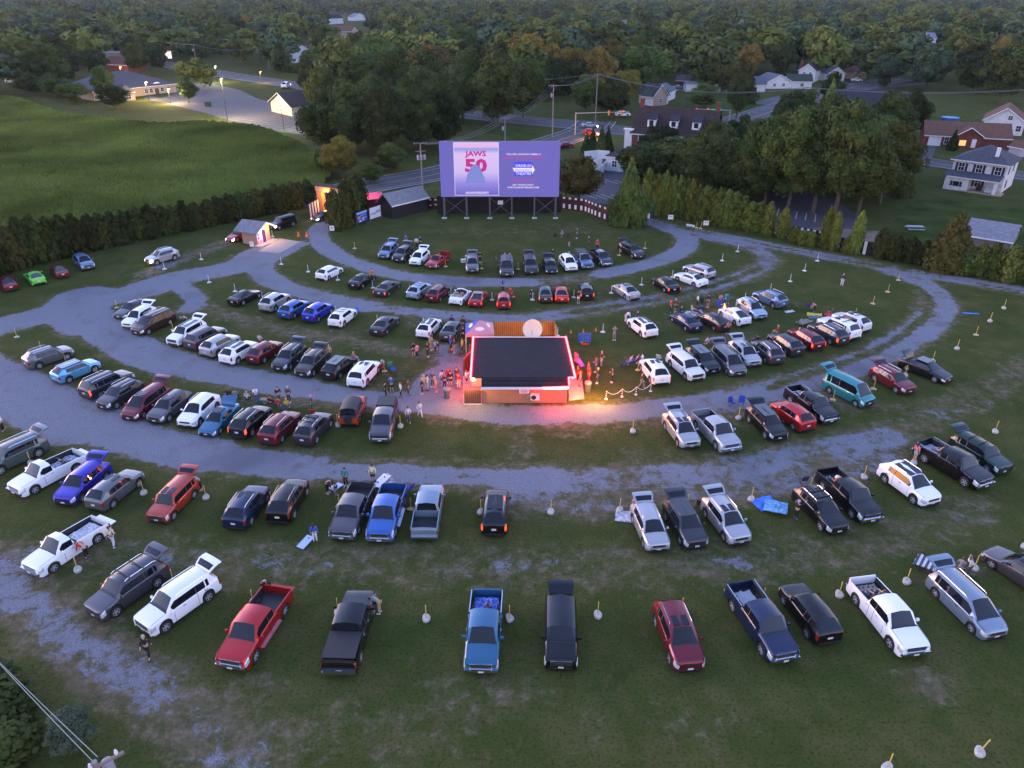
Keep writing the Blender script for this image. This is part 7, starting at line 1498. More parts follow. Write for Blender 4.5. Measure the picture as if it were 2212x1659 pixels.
def house(label, pL, pR, depth, h, rh, roof='gx', wall=None, rf='grey', wins=(), side=(), ov=.4, doors=(), chim=(), lit=(), name='house', cat='house', shutters=False, z0=0, group=None):
    a, b_ = G(*pL), G(*pR); W_ = (b_-a).length; az = math.atan2(b_.y-a.y, b_.x-a.x); rt = empty(name, ((a.x+b_.x)/2, (a.y+b_.y)/2, 0), az, label, cat, group); x = W_/2; wall = wall or M_sid
    b = MB()
    if roof in ('gx', 'hip', 'flat', 'shed'):
        b.box((0, depth/2, h/2), (W_, depth, h))
        if roof == 'gx':
            for s_ in (-1, 1): b.add([(s_*x, .0, h), (s_*x, depth, h), (s_*x, depth/2, h+rh-.05), (s_*(x-.15), 0, h), (s_*(x-.15), depth, h), (s_*(x-.15), depth/2, h+rh-.05)], [(0, 1, 2), (5, 4, 3), (0, 2, 5, 3), (1, 4, 5, 2)])
    else:
        b.box((0, depth/2, h/2), (W_, depth, h)); 
        for y_ in (0, depth): b.add([(-x, y_, h), (x, y_, h), (0, y_, h+rh-.05), (-x, y_+(.15 if y_ == 0 else -.15), h), (x, y_+(.15 if y_ == 0 else -.15), h), (0, y_+(.15 if y_ == 0 else -.15), h+rh-.05)], [(0, 1, 2), (5, 4, 3), (1, 4, 5, 2), (0, 2, 5, 3)])
    b.obj('wall', [wall], rt)
    r_ = MB(); e = h-.0; X, Y0, Y1 = x+ov, -ov, depth+ov; t = .16; dz = ov*rh/max(.1, (depth/2 if roof != 'gy' else x))
    def sl(q): slabq(r_, q, t)
    if roof == 'gx': sl([(-X, Y0, e-dz+.1), (X, Y0, e-dz+.1), (X, depth/2, e+rh+.1), (-X, depth/2, e+rh+.1)]); sl([(X, Y1, e-dz+.1), (-X, Y1, e-dz+.1), (-X, depth/2, e+rh+.097), (X, depth/2, e+rh+.097)])
    elif roof == 'gy': sl([(-X, Y1, e-dz+.1), (-X, Y0, e-dz+.1), (0, Y0, e+rh+.1), (0, Y1, e+rh+.1)]); sl([(X, Y0, e-dz+.1), (X, Y1, e-dz+.1), (0, Y1, e+rh+.097), (0, Y0, e+rh+.097)])
    elif roof == 'hip':
        hr = min(X, (Y1-Y0)/2)*.98; rx = max(0.02, X-hr); ry = max(.02, (Y1-Y0)/2-hr); cy = depth/2; A = [(-X, Y0, e), (X, Y0, e), (X, Y1, e), (-X, Y1, e)]; Bq = [(-rx, cy-ry, e+rh), (rx, cy-ry, e+rh), (rx, cy+ry, e+rh), (-rx, cy+ry, e+rh)]
        r_.add(A+Bq, [(0, 1, 5, 4), (1, 2, 6, 5), (2, 3, 7, 6), (3, 0, 4, 7), (4, 5, 6, 7), (3, 2, 1, 0)])
    elif roof == 'flat': r_.box((0, depth/2, e+.12), (W_+ov, depth+ov, .24))
    elif roof == 'shed': sl([(-X, Y0, e+.1), (X, Y0, e+.1), (X, Y1, e+rh), (-X, Y1, e+rh)])
    ro = r_.obj('roof', [RF[rf]], rt)
    tr = MB(); tr.box((0, -ov-.03, e-(dz if roof in ('gx',) else 0)+.02), (2*X, .06, .2)) if roof != 'gy' else None
    if roof == 'gy':
        for s_ in (-1, 1): tr.tube([(s_*X, Y0-.05, e-dz), (0, Y0-.05, e+rh)], .11, 4)
    tr.obj('fascia', [M_fas], rt)
    for (u, z, ww, hh) in wins:
        f = MB(); xx = (u-.5)*W_
        if z > h-.2 and roof != 'gy': continue
        f.box((xx, -.04, z), (ww+.24, .08, hh+.24)); fo = f.obj('window', [M_fas], rt); g = MB(); g.box((xx, -.085, z), (ww, .03, hh)); g.obj('pane', [M_winl if (u, z) in lit else M_win], fo)
        g = MB(); g.box((xx, -.11, z), (ww, .03, .06)); g.box((xx, -.11, z), (.05, .028, hh)); g.obj('glazing_bars', [M_fas], fo)
        if shutters:
            for s_ in (-1, 1): g = MB(); g.box((xx+s_*(ww/2+.36), -.05, z), (.42, .08, hh+.1)); g.obj('shutter', [M_shut], rt)
    for (v_, z, ww, hh, sgn) in side:
        f = MB(); f.box((sgn*(x+.04), v_*depth, z), (.08, ww+.2, hh+.2)); fo = f.obj('window', [M_fas], rt); g = MB(); g.box((sgn*(x+.085), v_*depth, z), (.03, ww, hh)); g.obj('pane', [M_win], fo)
    for (u, ww, hh, dm) in doors:
        f = MB(); f.box(((u-.5)*W_, -.04, hh/2), (ww+.25, .08, hh+.12)); fo = f.obj('door', [M_fas], rt); g = MB(); g.box(((u-.5)*W_, -.085, hh/2), (ww, .03, hh)); g.obj('door_leaf', [dm], fo)
    for (u, v_) in chim:
        g = MB(); g.box(((u-.5)*W_, v_*depth, h+rh*.75), (.9, .7, rh*.9+1.4)); g.box(((u-.5)*W_, v_*depth, h+rh*1.2+.74), (1.05, .85, .15)); g.obj('chimney', [M_brick], rt)
    return rt, W_, az
W2 = [(u, z, 1.0, 1.5) for u in (.15, .5, .85) for z in (1.6, 4.3)]
# dormer house
rt, W_, _ = house('large brick house with brown roof, three white dormers and two chimneys', (1362,335), (1532,349), 11, 5.4, 5.0, 'gx', M_brick, 'dkbrown', [(u, z, 1.2, 1.6) for u in (.12, .3, .5, .7, .9) for z in (1.7, 4.2)], ov=.5, chim=((.03,.5),(.98,.5)), lit=((.5,1.7),))
for u in (.22, .50, .78):
    xx = (u-.5)*W_; b = MB(); b.box((xx, 2.9, 7.3), (1.9, 3.4, 2.2)); d_ = b.obj('dormer', [M_fas], rt); b = MB(); slabq(b, [(xx-1.2, .9, 8.35), (xx+1.2, .9, 8.35), (xx+1.2, 5.2, 9.6), (xx-1.2, 5.2, 9.6)], .14); b.obj('dormer_roof', [RF['dark']], d_); b = MB(); b.box((xx, 1.18, 7.4), (.95, .05, 1.3)); b.obj('pane', [M_win], d_); b = MB(); b.box((xx, 1.0, 6.75), (1.0, .3, .35)); b.obj('window_unit', [M_white], d_)
b = MB(); b.box((-W_/2-.9, .3, 2.9), (1.8, .6, 5.8)); b.box((-W_/2-.9, .3, 5.9), (2.4, 1.0, .3)); b.obj('pilaster', [M_fas], rt)
house('low brick wing with white window units behind the right grove', (1480,408), (1545,414), 9, 3.4, 1.2, 'flat', M_brick, 'dark', [(.2, 1.8, 1.3, 1.4), (.75, 1.8, 1.3, 1.4)]); house('low pale annexe with dark roof between the grove trees', (1560,395), (1650,402), 9, 3.2, 2.0, 'gx', M_tanw, 'dark', [(.2, 1.7, 1.3, 1.4), (.6, 1.7, 1.3, 1.4)])
house('white porch annexe with dark flat roof beside the white fence', (1308,368), (1345,372), 9, 3.0, .3, 'flat', M_sid, 'dark', [(.5, 1.6, 1, 1.2)])
# big white house
rt, W_, _ = house('big white two storey house with grey hipped roof and back porch', (2046,402), (2160,418.5), 9.5, 5.3, 2.7, 'hip', M_sid, 'grey', [(.17, 4.1, 1.0, 1.4), (.50, 4.1, 1.0, 1.4), (.85, 4.1, 1.0, 1.4), (.55, 1.5, 1.0, 1.5)], [(.2, 4.1, 1.0, 1.4, 1), (.25, 1.5, 1.0, 1.5, 1), (.6, 4.1, .9, 1.4, 1)], ov=.55, shutters=True)
b = MB(); slabq(b, [(-W_/2-.5, -3.0, 2.6), (W_/2-.2, -3.0, 2.6), (W_/2-.2, -.02, 3.35), (-W_/2-.5, -.02, 3.35)], .15); po = b.obj('porch_roof', [RF['grey']], rt); b = MB(); b.box((-W_/2+2.0, -1.45, 1.2), (4.2, 2.7, 2.4)); b.obj('porch_room', [M_sid], rt); b = MB(); b.box((.3, -3.07, 2.55), (W_+.4, .06, .2)); b.obj('fascia', [M_fas], rt)
b = MB(); b.box((-W_/2+2.0, -2.84, 1.3), (1.1, .06, .9)); b.obj('window', [M_win], rt)
for s_ in (-1, 1): b = MB(); b.box((-W_/2+2.0+s_*.85, -2.84, 1.3), (.4, .06, .95)); b.obj('shutter', [M_shut], rt)
b = MB(); b.box((W_/2-.7, -2.6, 1.25), (.5, .5, 2.5)); b.obj('porch_column', [M_fas], rt); b = MB(); b.box((1.8, -1.5, .1), (7.2, 3.0, .2)); b.obj('porch_floor', [M_tanw], rt)
b = MB(); b.box((W_/2-2.6, 1.5, 7.3), (.6, .6, 1.7)); b.obj('chimney', [M_white], rt)
for (x_, y_, sx, c_, lb) in ((1.2,-1.4,1.0,'black_plastic','dark grill on the porch of the big white house'),(3.2,-2.3,1.6,'pale_notice','grey covered sofa on the porch of the big white house')):
    b = MB(); b.box((0, 0, .45), (sx, .8, .5)); b.box((0, .3, .8), (sx, .25, .7)); M_ = rt.matrix_basis; o = b.obj('porch_furniture', [MATS[c_]]); q = Matrix.Rotation(rt.rotation_euler[2], 3, 'Z')@Vector((x_, y_, .2)); o.location = rt.location+q; o.rotation_euler = rt.rotation_euler; tag(o, lb, 'furniture')
rt, W_, _ = house('long brick ranch house with brown roof, front gable and white garage door', (1995,313.5), (2176,323), 9, 2.7, 2.7, 'gx', M_brick, 'brown', [(.42, 1.4, 1.8, 1.4), (.26, 1.4, .9, 1.6)], lit=((.42, 1.4),), doors=((.12, 2.7, 2.1, M_white), (.55, 1.1, 2.1, M_door)), ov=.5)
b = MB(); gx = (.50-.5)*W_; b.box((gx, -.9, 1.35), (6.2, 1.76, 2.7)); b.add([(gx-3.1, -1.78, 2.7), (gx+3.1, -1.78, 2.7), (gx, -1.78, 4.75), (gx-3.1, -1.6, 2.7), (gx+3.1, -1.6, 2.7), (gx, -1.6, 4.75)], [(0, 1, 2), (5, 4, 3), (1, 4, 5, 2), (0, 2, 5, 3)]); gb_ = b.obj('front_gable', [M_brick], rt)
b = MB(); slabq(b, [(gx-3.6, 3.5, 2.6), (gx-3.6, -2.2, 2.6), (gx, -2.2, 5.0), (gx, 3.5, 5.0)], .14); slabq(b, [(gx+3.6, -2.2, 2.6), (gx+3.6, 3.5, 2.6), (gx, 3.5, 4.997), (gx, -2.2, 4.997)], .14); b.obj('gable_roof', [RF['brown']], gb_)
b = MB(); b.tube([(gx-3.6, -2.25, 2.6), (gx, -2.25, 4.98)], .10, 4); b.tube([(gx+3.6, -2.25, 2.6), (gx, -2.25, 4.98)], .10, 4); b.obj('gable_trim', [M_fas], gb_)
for (dx_, ww, hh, m_) in ((-1.2, 1.5, 1.3, M_winl), (1.3, 1.0, 2.0, M_fas)): b = MB(); b.box((gx+dx_, -1.83, 1.3), (ww, .06, hh)); b.obj('window' if m_ is M_winl else 'door', [m_], gb_)
house('white gabled house with brown roof at the upper right edge', (2118,287), (2206,294), 14, 3.6, 3.2, 'gy', M_sid, 'brown', [(.62, 4.4, 1.0, 1.0), (.88, 1.8, 1.1, 1.4)], [(.3, 1.7, 1, 1.3, 1)])
house('small garden shed with brown roof behind the big white house', (2176,335), (2203,340), 4, 2.2, 1.2, 'gx', mat('lilac_wall', (.4, .36, .42), .9), 'brown', [])
rt, W_, _ = house('wide building with low dark roof in the right middle distance', (1800,258), (1975,266), 20, 3.6, 4.0, 'gx', M_brick, 'dark', [], chim=())
house('grey ranch house with chimney behind the tall hedge', (1545,197), (1652,199), 10, 2.7, 2.4, 'gx', M_sid, 'bluegrey', [(.7, 1.4, 1, 1), (.3, 1.4, 1, 1)], chim=((.62,.45),)); house('blue grey roofed bungalow left of the white gabled pair', (1657,192), (1706,191), 11, 2.8, 2.4, 'gy', M_sid, 'bluegrey', [(.3, 1.4, 1, 1.1), (.7, 1.4, 1, 1.1)])
house('tall white gabled house with chimney in the right row of houses', (1722,176), (1758,178), 10, 4.6, 2.6, 'gy', M_sid, 'dkbrown', [(.35, 3.4, .9, 1), (.7, 3.4, .9, 1)], chim=((.05,.2),)); house('green roofed bungalow with small front gable in the right row', (1700,191), (1752,192), 9, 2.8, 2.2, 'gx', M_sid, 'green', [(.6, 1.4, 1.2, 1.1)])
house('white gabled house with grey roof right of the black parked cars', (1786,177), (1822,177), 12, 3.4, 2.4, 'gy', M_sid, 'grey', [(.4, 1.6, 1, 1.2)]); house('brown roofed house at the right end of the row', (1842,172), (1870,171), 9, 2.8, 2.4, 'hip', M_tanw, 'brown', [(.5, 1.4, 1, 1)])
house('pale roofed house deep in the right wood', (1822,104), (1858,103), 12, 3, 2.6, 'gx', M_sid, 'dkbrown', []); house('tiny white gable peeping out of the right wood', (1953,105), (1962,105), 8, 3.5, 2.5, 'gy', M_sid, 'brown', [])
house('stone cottage with steep gable and green roof by the junction', (1411,229), (1440,227), 9, 3.4, 3.2, 'gy', M_tanw, 'dark', [(.5, 1.6, 1, 1.3)]); house('green roofed long part beside the stone cottage', (1385,226), (1410,229), 9, 3.0, 3.2, 'gx', M_sid, 'green', []); house('white side part right of the stone cottage', (1441,220), (1458,212), 8, 3.0, 2.2, 'gx', M_sid, 'bluegrey', [])
house('dark red shed with grey roof on the far lawn', (1460,188), (1488,189), 6, 2.6, 1.6, 'gx', M_brick, 'grey', [], name='shed', cat='shed'); house('small white shed right of the red shed', (1481,198), (1504,198), 5, 2.6, .9, 'gx', M_sid, 'pale', [], name='shed', cat='shed')
rt, W_, _ = house('clinic with large blue grey hipped roof and lit front', (205,218), (382,199), 24, 3.0, 5.0, 'hip', M_tanw, 'grey', [(u, 1.5, 1.2, 1.5) for u in (.62, .68, .82, .9)], ov=.9, doors=((.75, 1.8, 2.2, M_door),), cat='building', name='clinic'); b = MB(); n = 12; b.add([(W_*.28+1.6*math.cos(math.pi*k/n), .8, 3.3+.9*math.sin(math.pi*k/n)) for k in range(n+1)], [tuple(range(n+1))]); b.obj('arched_vent', [M_fas], rt)
house('left wing of the clinic with grey hipped roof', (262,219), (294,217), 12, 2.8, 2.2, 'hip', M_tanw, 'grey', [(.55, 1.4, 1.6, 1.5)], [(.5, 1.4, 1.2, 1.3, 1)], cat='building', name='clinic_wing')
house('brown roofed restaurant glowing under an orange lamp', (220,153), (277,156), 12, 3.2, 3.0, 'gx', M_brick, 'rust', [], cat='building', name='restaurant'); house('cream restaurant block with flat parapet behind the brown roof', (232,140), (285,134), 12, 5.0, .3, 'flat', mat('cream_wall', (.55, .40, .22), .8), 'pale', [], cat='building', name='restaurant_block')
rt, W_, _ = house('white gabled office with long dark roof on the parking lot', (587,241), (632,252), 24, 3.2, 3.2, 'gy', mat('cream_siding', (.56, .52, .42), .8), 'dark', [(.5, 1.9, 1.1, 1.6)], [(.12, 1.5, 1.0, 1.6, 1), (.22, 1.3, 1.1, 2.2, 1), (.4, 1.5, 1.2, 1.6, 1)], ov=.7, cat='building', name='office')
b = MB(); b.box((0, -.78, 4.6), (.5, .3, .3)); b.obj('gable_lamp', [em('white_flood', (255, 250, 225), 14)], rt)
house('tall white house with brown roof and brick chimney by the highway', (634,136), (677,134), 13, 5.6, 2.8, 'gy', M_sid, 'brown', [(.7, 4.4, .8, 1.1), (.4, 1.5, .9, 1.4)], chim=((.86,.1),)); house('victorian house with red brown roof and lit porch on the far lawn', (702,83), (760,84), 13, 5.6, 3.6, 'gx', M_tanw, 'brown', [(u, z, 1.1, 1.5) for u in (.12, .35, .6, .85) for z in (1.6, 4.4)], lit=((.35, 1.6),))
house('white house with black roof above the victorian house', (705,53), (742,51), 12, 6, 4, 'gx', M_sid, 'dark', []); house('white gabled house above right of the victorian house', (765,45), (792,44), 12, 4.5, 4, 'gy', M_sid, 'pale', [])
house('white house with blue grey roof at the upper left', (350,52), (384,53), 14, 4.5, 3.5, 'gx', M_sid, 'grey', []); house('white gabled house right of the blue grey roofed one, upper left', (388,54), (418,54), 14, 5.5, 4, 'gy', M_sid, 'pale', []); house('small white garage like house in the upper left wood', (473,45), (497,45), 12, 5.5, 3, 'gx', M_sid, 'dark', []); house('red brown house half hidden in the upper left wood', (273,40), (305,42), 12, 5.5, 3, 'gx', M_brick, 'dkbrown', [])
house('flat white edged brick shop behind the trees left of the sycamores', (876,176), (914,178), 10, 4.2, .3, 'flat', M_brick, 'pale', [(.3, 2.0, 1.6, 1.6), (.6, 2.0, 1.6, 1.6)]); house('pale grey house in the wood above the tallest sycamore', (1218,54), (1256,54), 14, 5, 4, 'gx', M_sid, 'pale', []); 
rt, W_, _ = house('small grey pitched barn roof on the right meadow', (2078,528), (2178,545), 8.5, 1.6, 1.6, 'gx', M_wood, 'pale', [], name='shed', cat='shed', ov=.3)
for i, (x_, y_, w_) in enumerate(((2080,11,50),(2140,12,80),(2230,11,60),(2060,6,120),(1880,8,60))): house('long white warehouse on the far horizon, '+('leftmost of the front row', 'widest of the front row', 'rightmost of the front row', 'back row', 'separate one at the left')[i], (x_-w_/2, y_), (x_+w_/2, y_+.3), 60, 9, .5, 'flat', M_sid, 'pale', [], cat='building', name='warehouse')
house('grey roofed house in the far wood right of the tallest sycamore', (1338,62), (1360,62), 10, 5, 3, 'gx', M_sid, 'pale', []); house('brown roofed house with white gable in the far middle wood', (1555,72), (1586,72), 12, 6, 4, 'gx', M_sid, 'brown', []); house('lone white house in the far right wood', (2126,56), (2144,56), 12, 7, 5, 'gy', M_sid, 'pale', []); house('white house glimpsed in the upper right wood', (2000,112), (2016,112), 9, 8, 3, 'gx', M_sid, 'pale', [])
# ticket booth, arch, shed, banners
a_, b_, c_ = G(557, 530), G(585, 518), G(530.5, 523.8)
rt, W_, _ = house('small ticket booth with wide grey roof, pink walls and orange lamps', (557,530), (585,518), (c_-a_).length, 2.5, .8, 'gy', M_pinkw, 'pale', [(.15, 1.35, .55, 1.1)], ov=.85, doors=((.52, .8, 2.1, em('purple_doorway', (150, 60, 160), .55)),), cat='booth', name='ticket_booth')
for s_, e_ in ((-1, 1), (1, 1)):
    b = MB(); b.lathe((0, 0, 0), [(.05, -.1), (.13, 0), (.05, .12)], 8); o = b.obj('door_lamp', [em('amber_lamp', (255, 190, 70), 12)], rt); o.location = (s_*W_*.3, -.3, 2.1)
    q = rt.matrix_basis; l = bpy.data.lights.new('booth_light', 'POINT'); l.energy = 9; l.color = (1, .6, .2); lo = bpy.data.objects.new('booth_light', l); C.objects.link(lo); v_ = Matrix.Rotation(rt.rotation_euler[2], 3, 'Z')@Vector((s_*W_*.3, -.8, 2.0)); lo.location = rt.location+v_
l = bpy.data.lights.new('booth_purple', 'POINT'); l.energy = 4; l.color = (.9, .2, 1); lo = bpy.data.objects.new('booth_purple', l); C.objects.link(lo); lo.location = rt.location+Vector((.4, -1.0, 1.4))
b = MB(); b.box((.0, -.5, .05), (W_+1.2, 1.4, .1)); b.obj('step', [MATS['concrete_slab']], rt)
pa, pb = G(697, 456), G(780, 468); d_ = pb-pa; L_a = d_.length; rt = empty('entrance_arch', (pa.x, pa.y, 0), math.atan2(d_.y, d_.x), 'entrance arch with dark flat roof and lamp orange painted into one leg', 'arch')
b = MB(); b.box((L_a/2, 0, 4.15), (L_a+1.4, 1.0, .9)); b.obj('beam', [MATS['tan_wall']], rt); b = MB(); b.box((L_a/2, 0, 4.7), (L_a+1.8, 1.6, .16)); b.obj('beam_roof', [RF['dkbrown']], rt)
for x_, m_ in ((0, mat('painted_glow_wall', (.5, .22, .10), .8)), (L_a, MATS['tan_wall'])): b = MB(); b.box((x_, 0, 1.85), (1.1, .9, 3.7)); b.obj('leg', [m_], rt)  # lamp glow is put into the first leg's orange base colour
l = bpy.data.lights.new('arch_light', 'POINT'); l.energy = 45; l.color = (1, .38, .08); lo = bpy.data.objects.new('arch_light', l); C.objects.link(lo); u_ = d_.normalized(); lo.location = pa+u_*1.5+Vector((0, -1.0, 3.2))
fence_run('striped_fence', [(669,474),(691,461)], 2.6, mat('dark_purple_boards', (.05, .03, .05), .8), 'white and dark striped fence at the entrance arch', checks=lambda k: ((.5, .96),))
da = (G(849, 473)-G(825, 463)).length
rt, W_, _ = house('black wooden shed with grey pitched roof left of the screen', (849,473), (924,454), da, 2.5, 1.5, 'gx', mat('black_boards', (.012, .010, .012)), 'pale', [], name='shed', cat='shed', ov=.35)
p = G(806, 452); rt = empty('awning_stand', (p.x, p.y, 0), R(14), 'small brown stand with a pink awning behind the banners', 'stand'); b = MB(); b.box((0, .6, 1.0), (3.2, 1.4, 2.0)); b.obj('wall', [MATS['brown_boards']], rt); b = MB(); slabq(b, [(-1.9, -.8, 2.0), (1.9, -.8, 2.0), (1.9, 1.2, 2.7), (-1.9, 1.2, 2.7)], .1); b.obj('awning', [mat('pink_awning', (.55, .10, .16), .8)], rt)
l = bpy.data.lights.new('awning_light', 'POINT'); l.energy = 14; l.color = (1, .2, .25); lo = bpy.data.objects.new('awning_light', l); C.objects.link(lo); lo.location = p+Vector((-.5, -.6, 3.6))
def banner(pL, pR, z0, h, m, label, prints):
    a, b2 = G(*pL, z0), G(*pR, z0); W_ = (b2-a).length; rt = empty('banner_sign', ((a.x+b2.x)/2, (a.y+b2.y)/2, 0), math.atan2(b2.y-a.y, b2.x-a.x), label, 'sign', 'banners by the cedars'); b = MB(); b.box((0, 0, z0+h/2), (W_, .06, h)); b.obj('banner_face', [m], rt)
    for s_ in (-1, 1): b = MB(); b.box((s_*W_/2, .08, (z0+h)/2), (.08, .08, z0+h)); b.obj('leg', [M_wood], rt)
    for (x_, z_, ww, hh, mm) in prints: b = MB(); b.box((x_*W_, -.05, z0+z_*h), (ww*W_, .03, hh*h)); b.obj('print', [mm], rt)
    return rt, W_
M_bd = mat('banner_blue', (.03, .06, .35), .5); M_bl2 = mat('banner_pale_blue', (.30, .45, .62), .5); M_or = mat('banner_orange', (.6, .28, .12), .5)
banner((771.5,482.5), (794,474.5), .5, 1.75, M_bd, 'blue banner with pale top strip and small orange print', [(0, .88, .96, .18, M_bl2), (-.28, .45, .28, .26, M_or), (.08, .25, .18, .34, M_bl2), (-.2, .10, .2, .14, M_white), (.3, .35, .2, .08, M_bl2), (.12, .62, .5, .06, M_bl2)])
rt, W_ = banner((800,474), (823,466), .55, 1.85, mat('banner_white', (.62, .64, .75), .5), 'white banner with dark blue lettering by the black shed', [(-.12, .36, .40, .05, mat('banner_lilac', (.4, .36, .55), .5))])
text('banner_lettering', 'ELIZ', (.26*W_, -.06, .55+1.0), .42*W_, .34, mat('banner_ink', (.04, .03, .14), .5), rt); text('banner_lettering', 'restaurant', (-.22*W_, -.06, .55+.85), .46*W_, .18, mat('banner_ink2', (.14, .10, .26), .5), rt)
# picnic table, pool, fences
p = GT(3, 1, 1262, 335); rt = empty('picnic_table', p, R(-6), 'grey picnic table under the trees right of the grove', 'picnic table'); M_gw = mat('weathered_boards', (.34, .36, .42), .8, var=.1); b = MB(); b.box((0, 0, .76), (2.6, .9, .07)); b.obj('table_top', [M_gw], rt)
for s_ in (-1, 1): b = MB(); b.box((0, s_*.85, .45), (2.6, .32, .06)); b.obj('bench', [M_gw], rt)
for s_ in (-1, 1): b = MB(); b.box((s_*.9, 0, .4), (.1, 1.7, .08)); b.box((s_*.9, 0, .4), (.1, .12, .78)); b.obj('leg', [M_wood], rt)
p = G(2051, 262); rt = empty('swimming_pool', p, 0, 'round blue above ground pool behind the brick ranch', 'pool'); b = MB(); b.lathe((0, 0, 0), [(2.4, 0), (2.45, 1.1)], 28); b.obj('pool_wall', [mat('pool_blue', (.03, .10, .28), .5)], rt); b = MB(); b.lathe((0, 0, 1.1), [(2.5, 0), (2.5, .08)], 28); b.obj('rim', [mat('pool_rim', (.08, .22, .42), .5)], rt)
def vinyl(pts, lb): 
    return fence_run('vinyl_fence', pts, 1.9, M_fas, lb)
vinyl([(1240,372),(1275,366),(1300,358)], 'white vinyl fence left part beyond the screen'); vinyl([(1284,386),(1300,376),(1312,362)], 'white vinyl fence right part with dark gate rails beyond the screen'); vinyl([(1262,345),(1290,342),(1316,344)], 'back run of white vinyl fence before the dark arborvitae')
# ---------------------------------------------------------------- poles, wires, lamps
def upole(base, top, lb, arms=((1.0, 2.4),), trans=0, dead=False):
    p = G(*base); r0 = G(*base); dyb = (base[1]-top[1]); Z_ = p.y*CPS+(-SP)*(0-HC); h = (GP(top[0], top[1], p.y)).z; rt = empty('utility_pole', p, R(20), lb, 'utility pole', 'wooden utility poles along the roads'); b = MB(); b.tube([(0, 0, 0), (0, 0, h)], [.17, .11], 8); b.obj('pole', [mat('pole_wood', (.24, .21, .20), .85, var=.2)], rt)
    for (dz, w_) in arms: b = MB(); b.box((0, .14, h-dz), (w_, .10, .13)); b.obj('cross_arm', [mat('arm_wood', (.22, .19, .18), .85)], rt)
    for k in range(trans): b = MB(); b.lathe((0, 0, 0), [(.22, 0), (.25, .08), (.25, .8), (.1, .95)], 12); o = b.obj('transformer', [mat('transformer_grey', (.30, .32, .36), .5)], rt); o.location = ((k-1)*.62, -.30, h-3.1)
    for s_ in (-1, -.5, .5, 1): b = MB(); b.lathe((s_*1.1, .14, h-arms[0][0]+.06), [(.05, 0), (.06, .1), (.03, .16)], 6); b.obj('insulator', [M_steel], rt)
    return p, h
UP = {}
for k, (bs, tp, lb, tr) in {'a': ((914,421),(908,308),'utility pole with three grey transformers left of the screen',3),'b': ((1091,322),(1091,252),'utility pole rising right behind the screen top',1),'c': ((1193,297),(1198.5,182),'tall utility pole on the grass corner by the junction',1),'d': ((1286,262),(1290,158),'tallest utility pole in front of the golden sycamores',0),
  'e': ((1729,264),(1741,187),'utility pole above the right grove',0),'f': ((428,155),(419,95),'utility pole by the highway near the single round tree',1),'g': ((218,103),(205,47),'utility pole in the upper left woods, middle',0),'h': ((27,83),(17,42),'utility pole at the upper left edge',0),'i': ((583,152),(574,99),'utility pole left of the tall white house',0),'j': ((2052,124),(2058,99),'lone pole standing in the upper right wood',0)}.items():
    p, h = upole(bs, tp, lb, arms=((.4, 2.6),) if k != 'a' else ((.15, 2.6), (1.6, 2.0)), trans=tr); UP[k] = (p, h)
def wire(a, b_, sag, lb, n=2, zo=0):
    bm_ = MB(); (pa, ha), (pb, hb) = a, b_; pa = Vector((pa.x, pa.y, ha-.25-zo)); pb = Vector((pb.x, pb.y, hb-.25-zo)); d = (pb-pa); nn = Vector((-d.y, d.x, 0)).normalized()
    rt = empty('power_line', (pa.x, pa.y, 0), 0, lb, 'cable', 'cables strung between the utility poles')
    for k in range(n):
        b = MB(); o_ = nn*(k-(n-1)/2)*1.1; pts = [pa+d*t+o_-Vector((0, 0, 4*sag*t*(1-t)))-Vector((pa.x, pa.y, 0)) for t in [i/12 for i in range(13)]]; b.tube(pts, .035, 4); b.obj('cable', [mat('cable_grey', (.16, .16, .18), .6)], rt)
wire(UP['h'], UP['g'], 2, 'cables at the upper left between edge and middle pole'); wire(UP['g'], UP['f'], 3, 'cables from the upper left woods pole to the highway pole'); wire(UP['f'], UP['i'], 2, 'cables above the highway between two left poles'); wire(UP['i'], UP['d'], 8, 'long cables crossing in front of the yellowish trees')
wire(UP['d'], UP['e'], 3, 'cables from the tallest pole to the pole over the right grove', 3); wire(UP['c'], UP['b'], 1.5, 'cables from the grass corner pole to the pole behind the screen', 3); wire(UP['b'], UP['a'], 1.5, 'cables from the pole behind the screen to the transformer pole', 3); wire(UP['c'], UP['d'], 1, 'cables over the junction', 2)
far_p = G(2330, 245); wire(UP['e'], (far_p, 9), 2, 'cables running off to the right picture edge', 3)
# near lower left: service pole and drooping cables just under the camera
p = G(215, 1690, 0); rt = empty('utility_pole', G(250, 1760), R(40), 'nearby pole top with white insulators at the lower left corner', 'utility pole', None)
q = GP(205, 1645, G(250, 1760).y); hh = q.z; b = MB(); b.tube([(0, 0, 0), (0, 0, hh)], [.17, .13], 10); b.obj('pole', [MATS['pole_wood']], rt); b = MB(); b.box((0, 0, hh-.4), (2.4, .12, .14)); b.obj('cross_arm', [MATS['arm_wood']], rt)
for s_ in (-1.0, -.2, .9): b = MB(); b.lathe((s_, 0, hh-.3), [(.07, 0), (.09, .14), (.05, .3)], 10); b.obj('insulator', [M_white], rt)
b = MB(); b.lathe((.45, .25, hh-1.5), [(.22, 0), (.25, .1), (.25, .85), (.1, 1.0)], 12); b.obj('transformer', [MATS['transformer_grey']], rt)
e0 = Vector(rt.location)+Vector((0, 0, hh-.1))
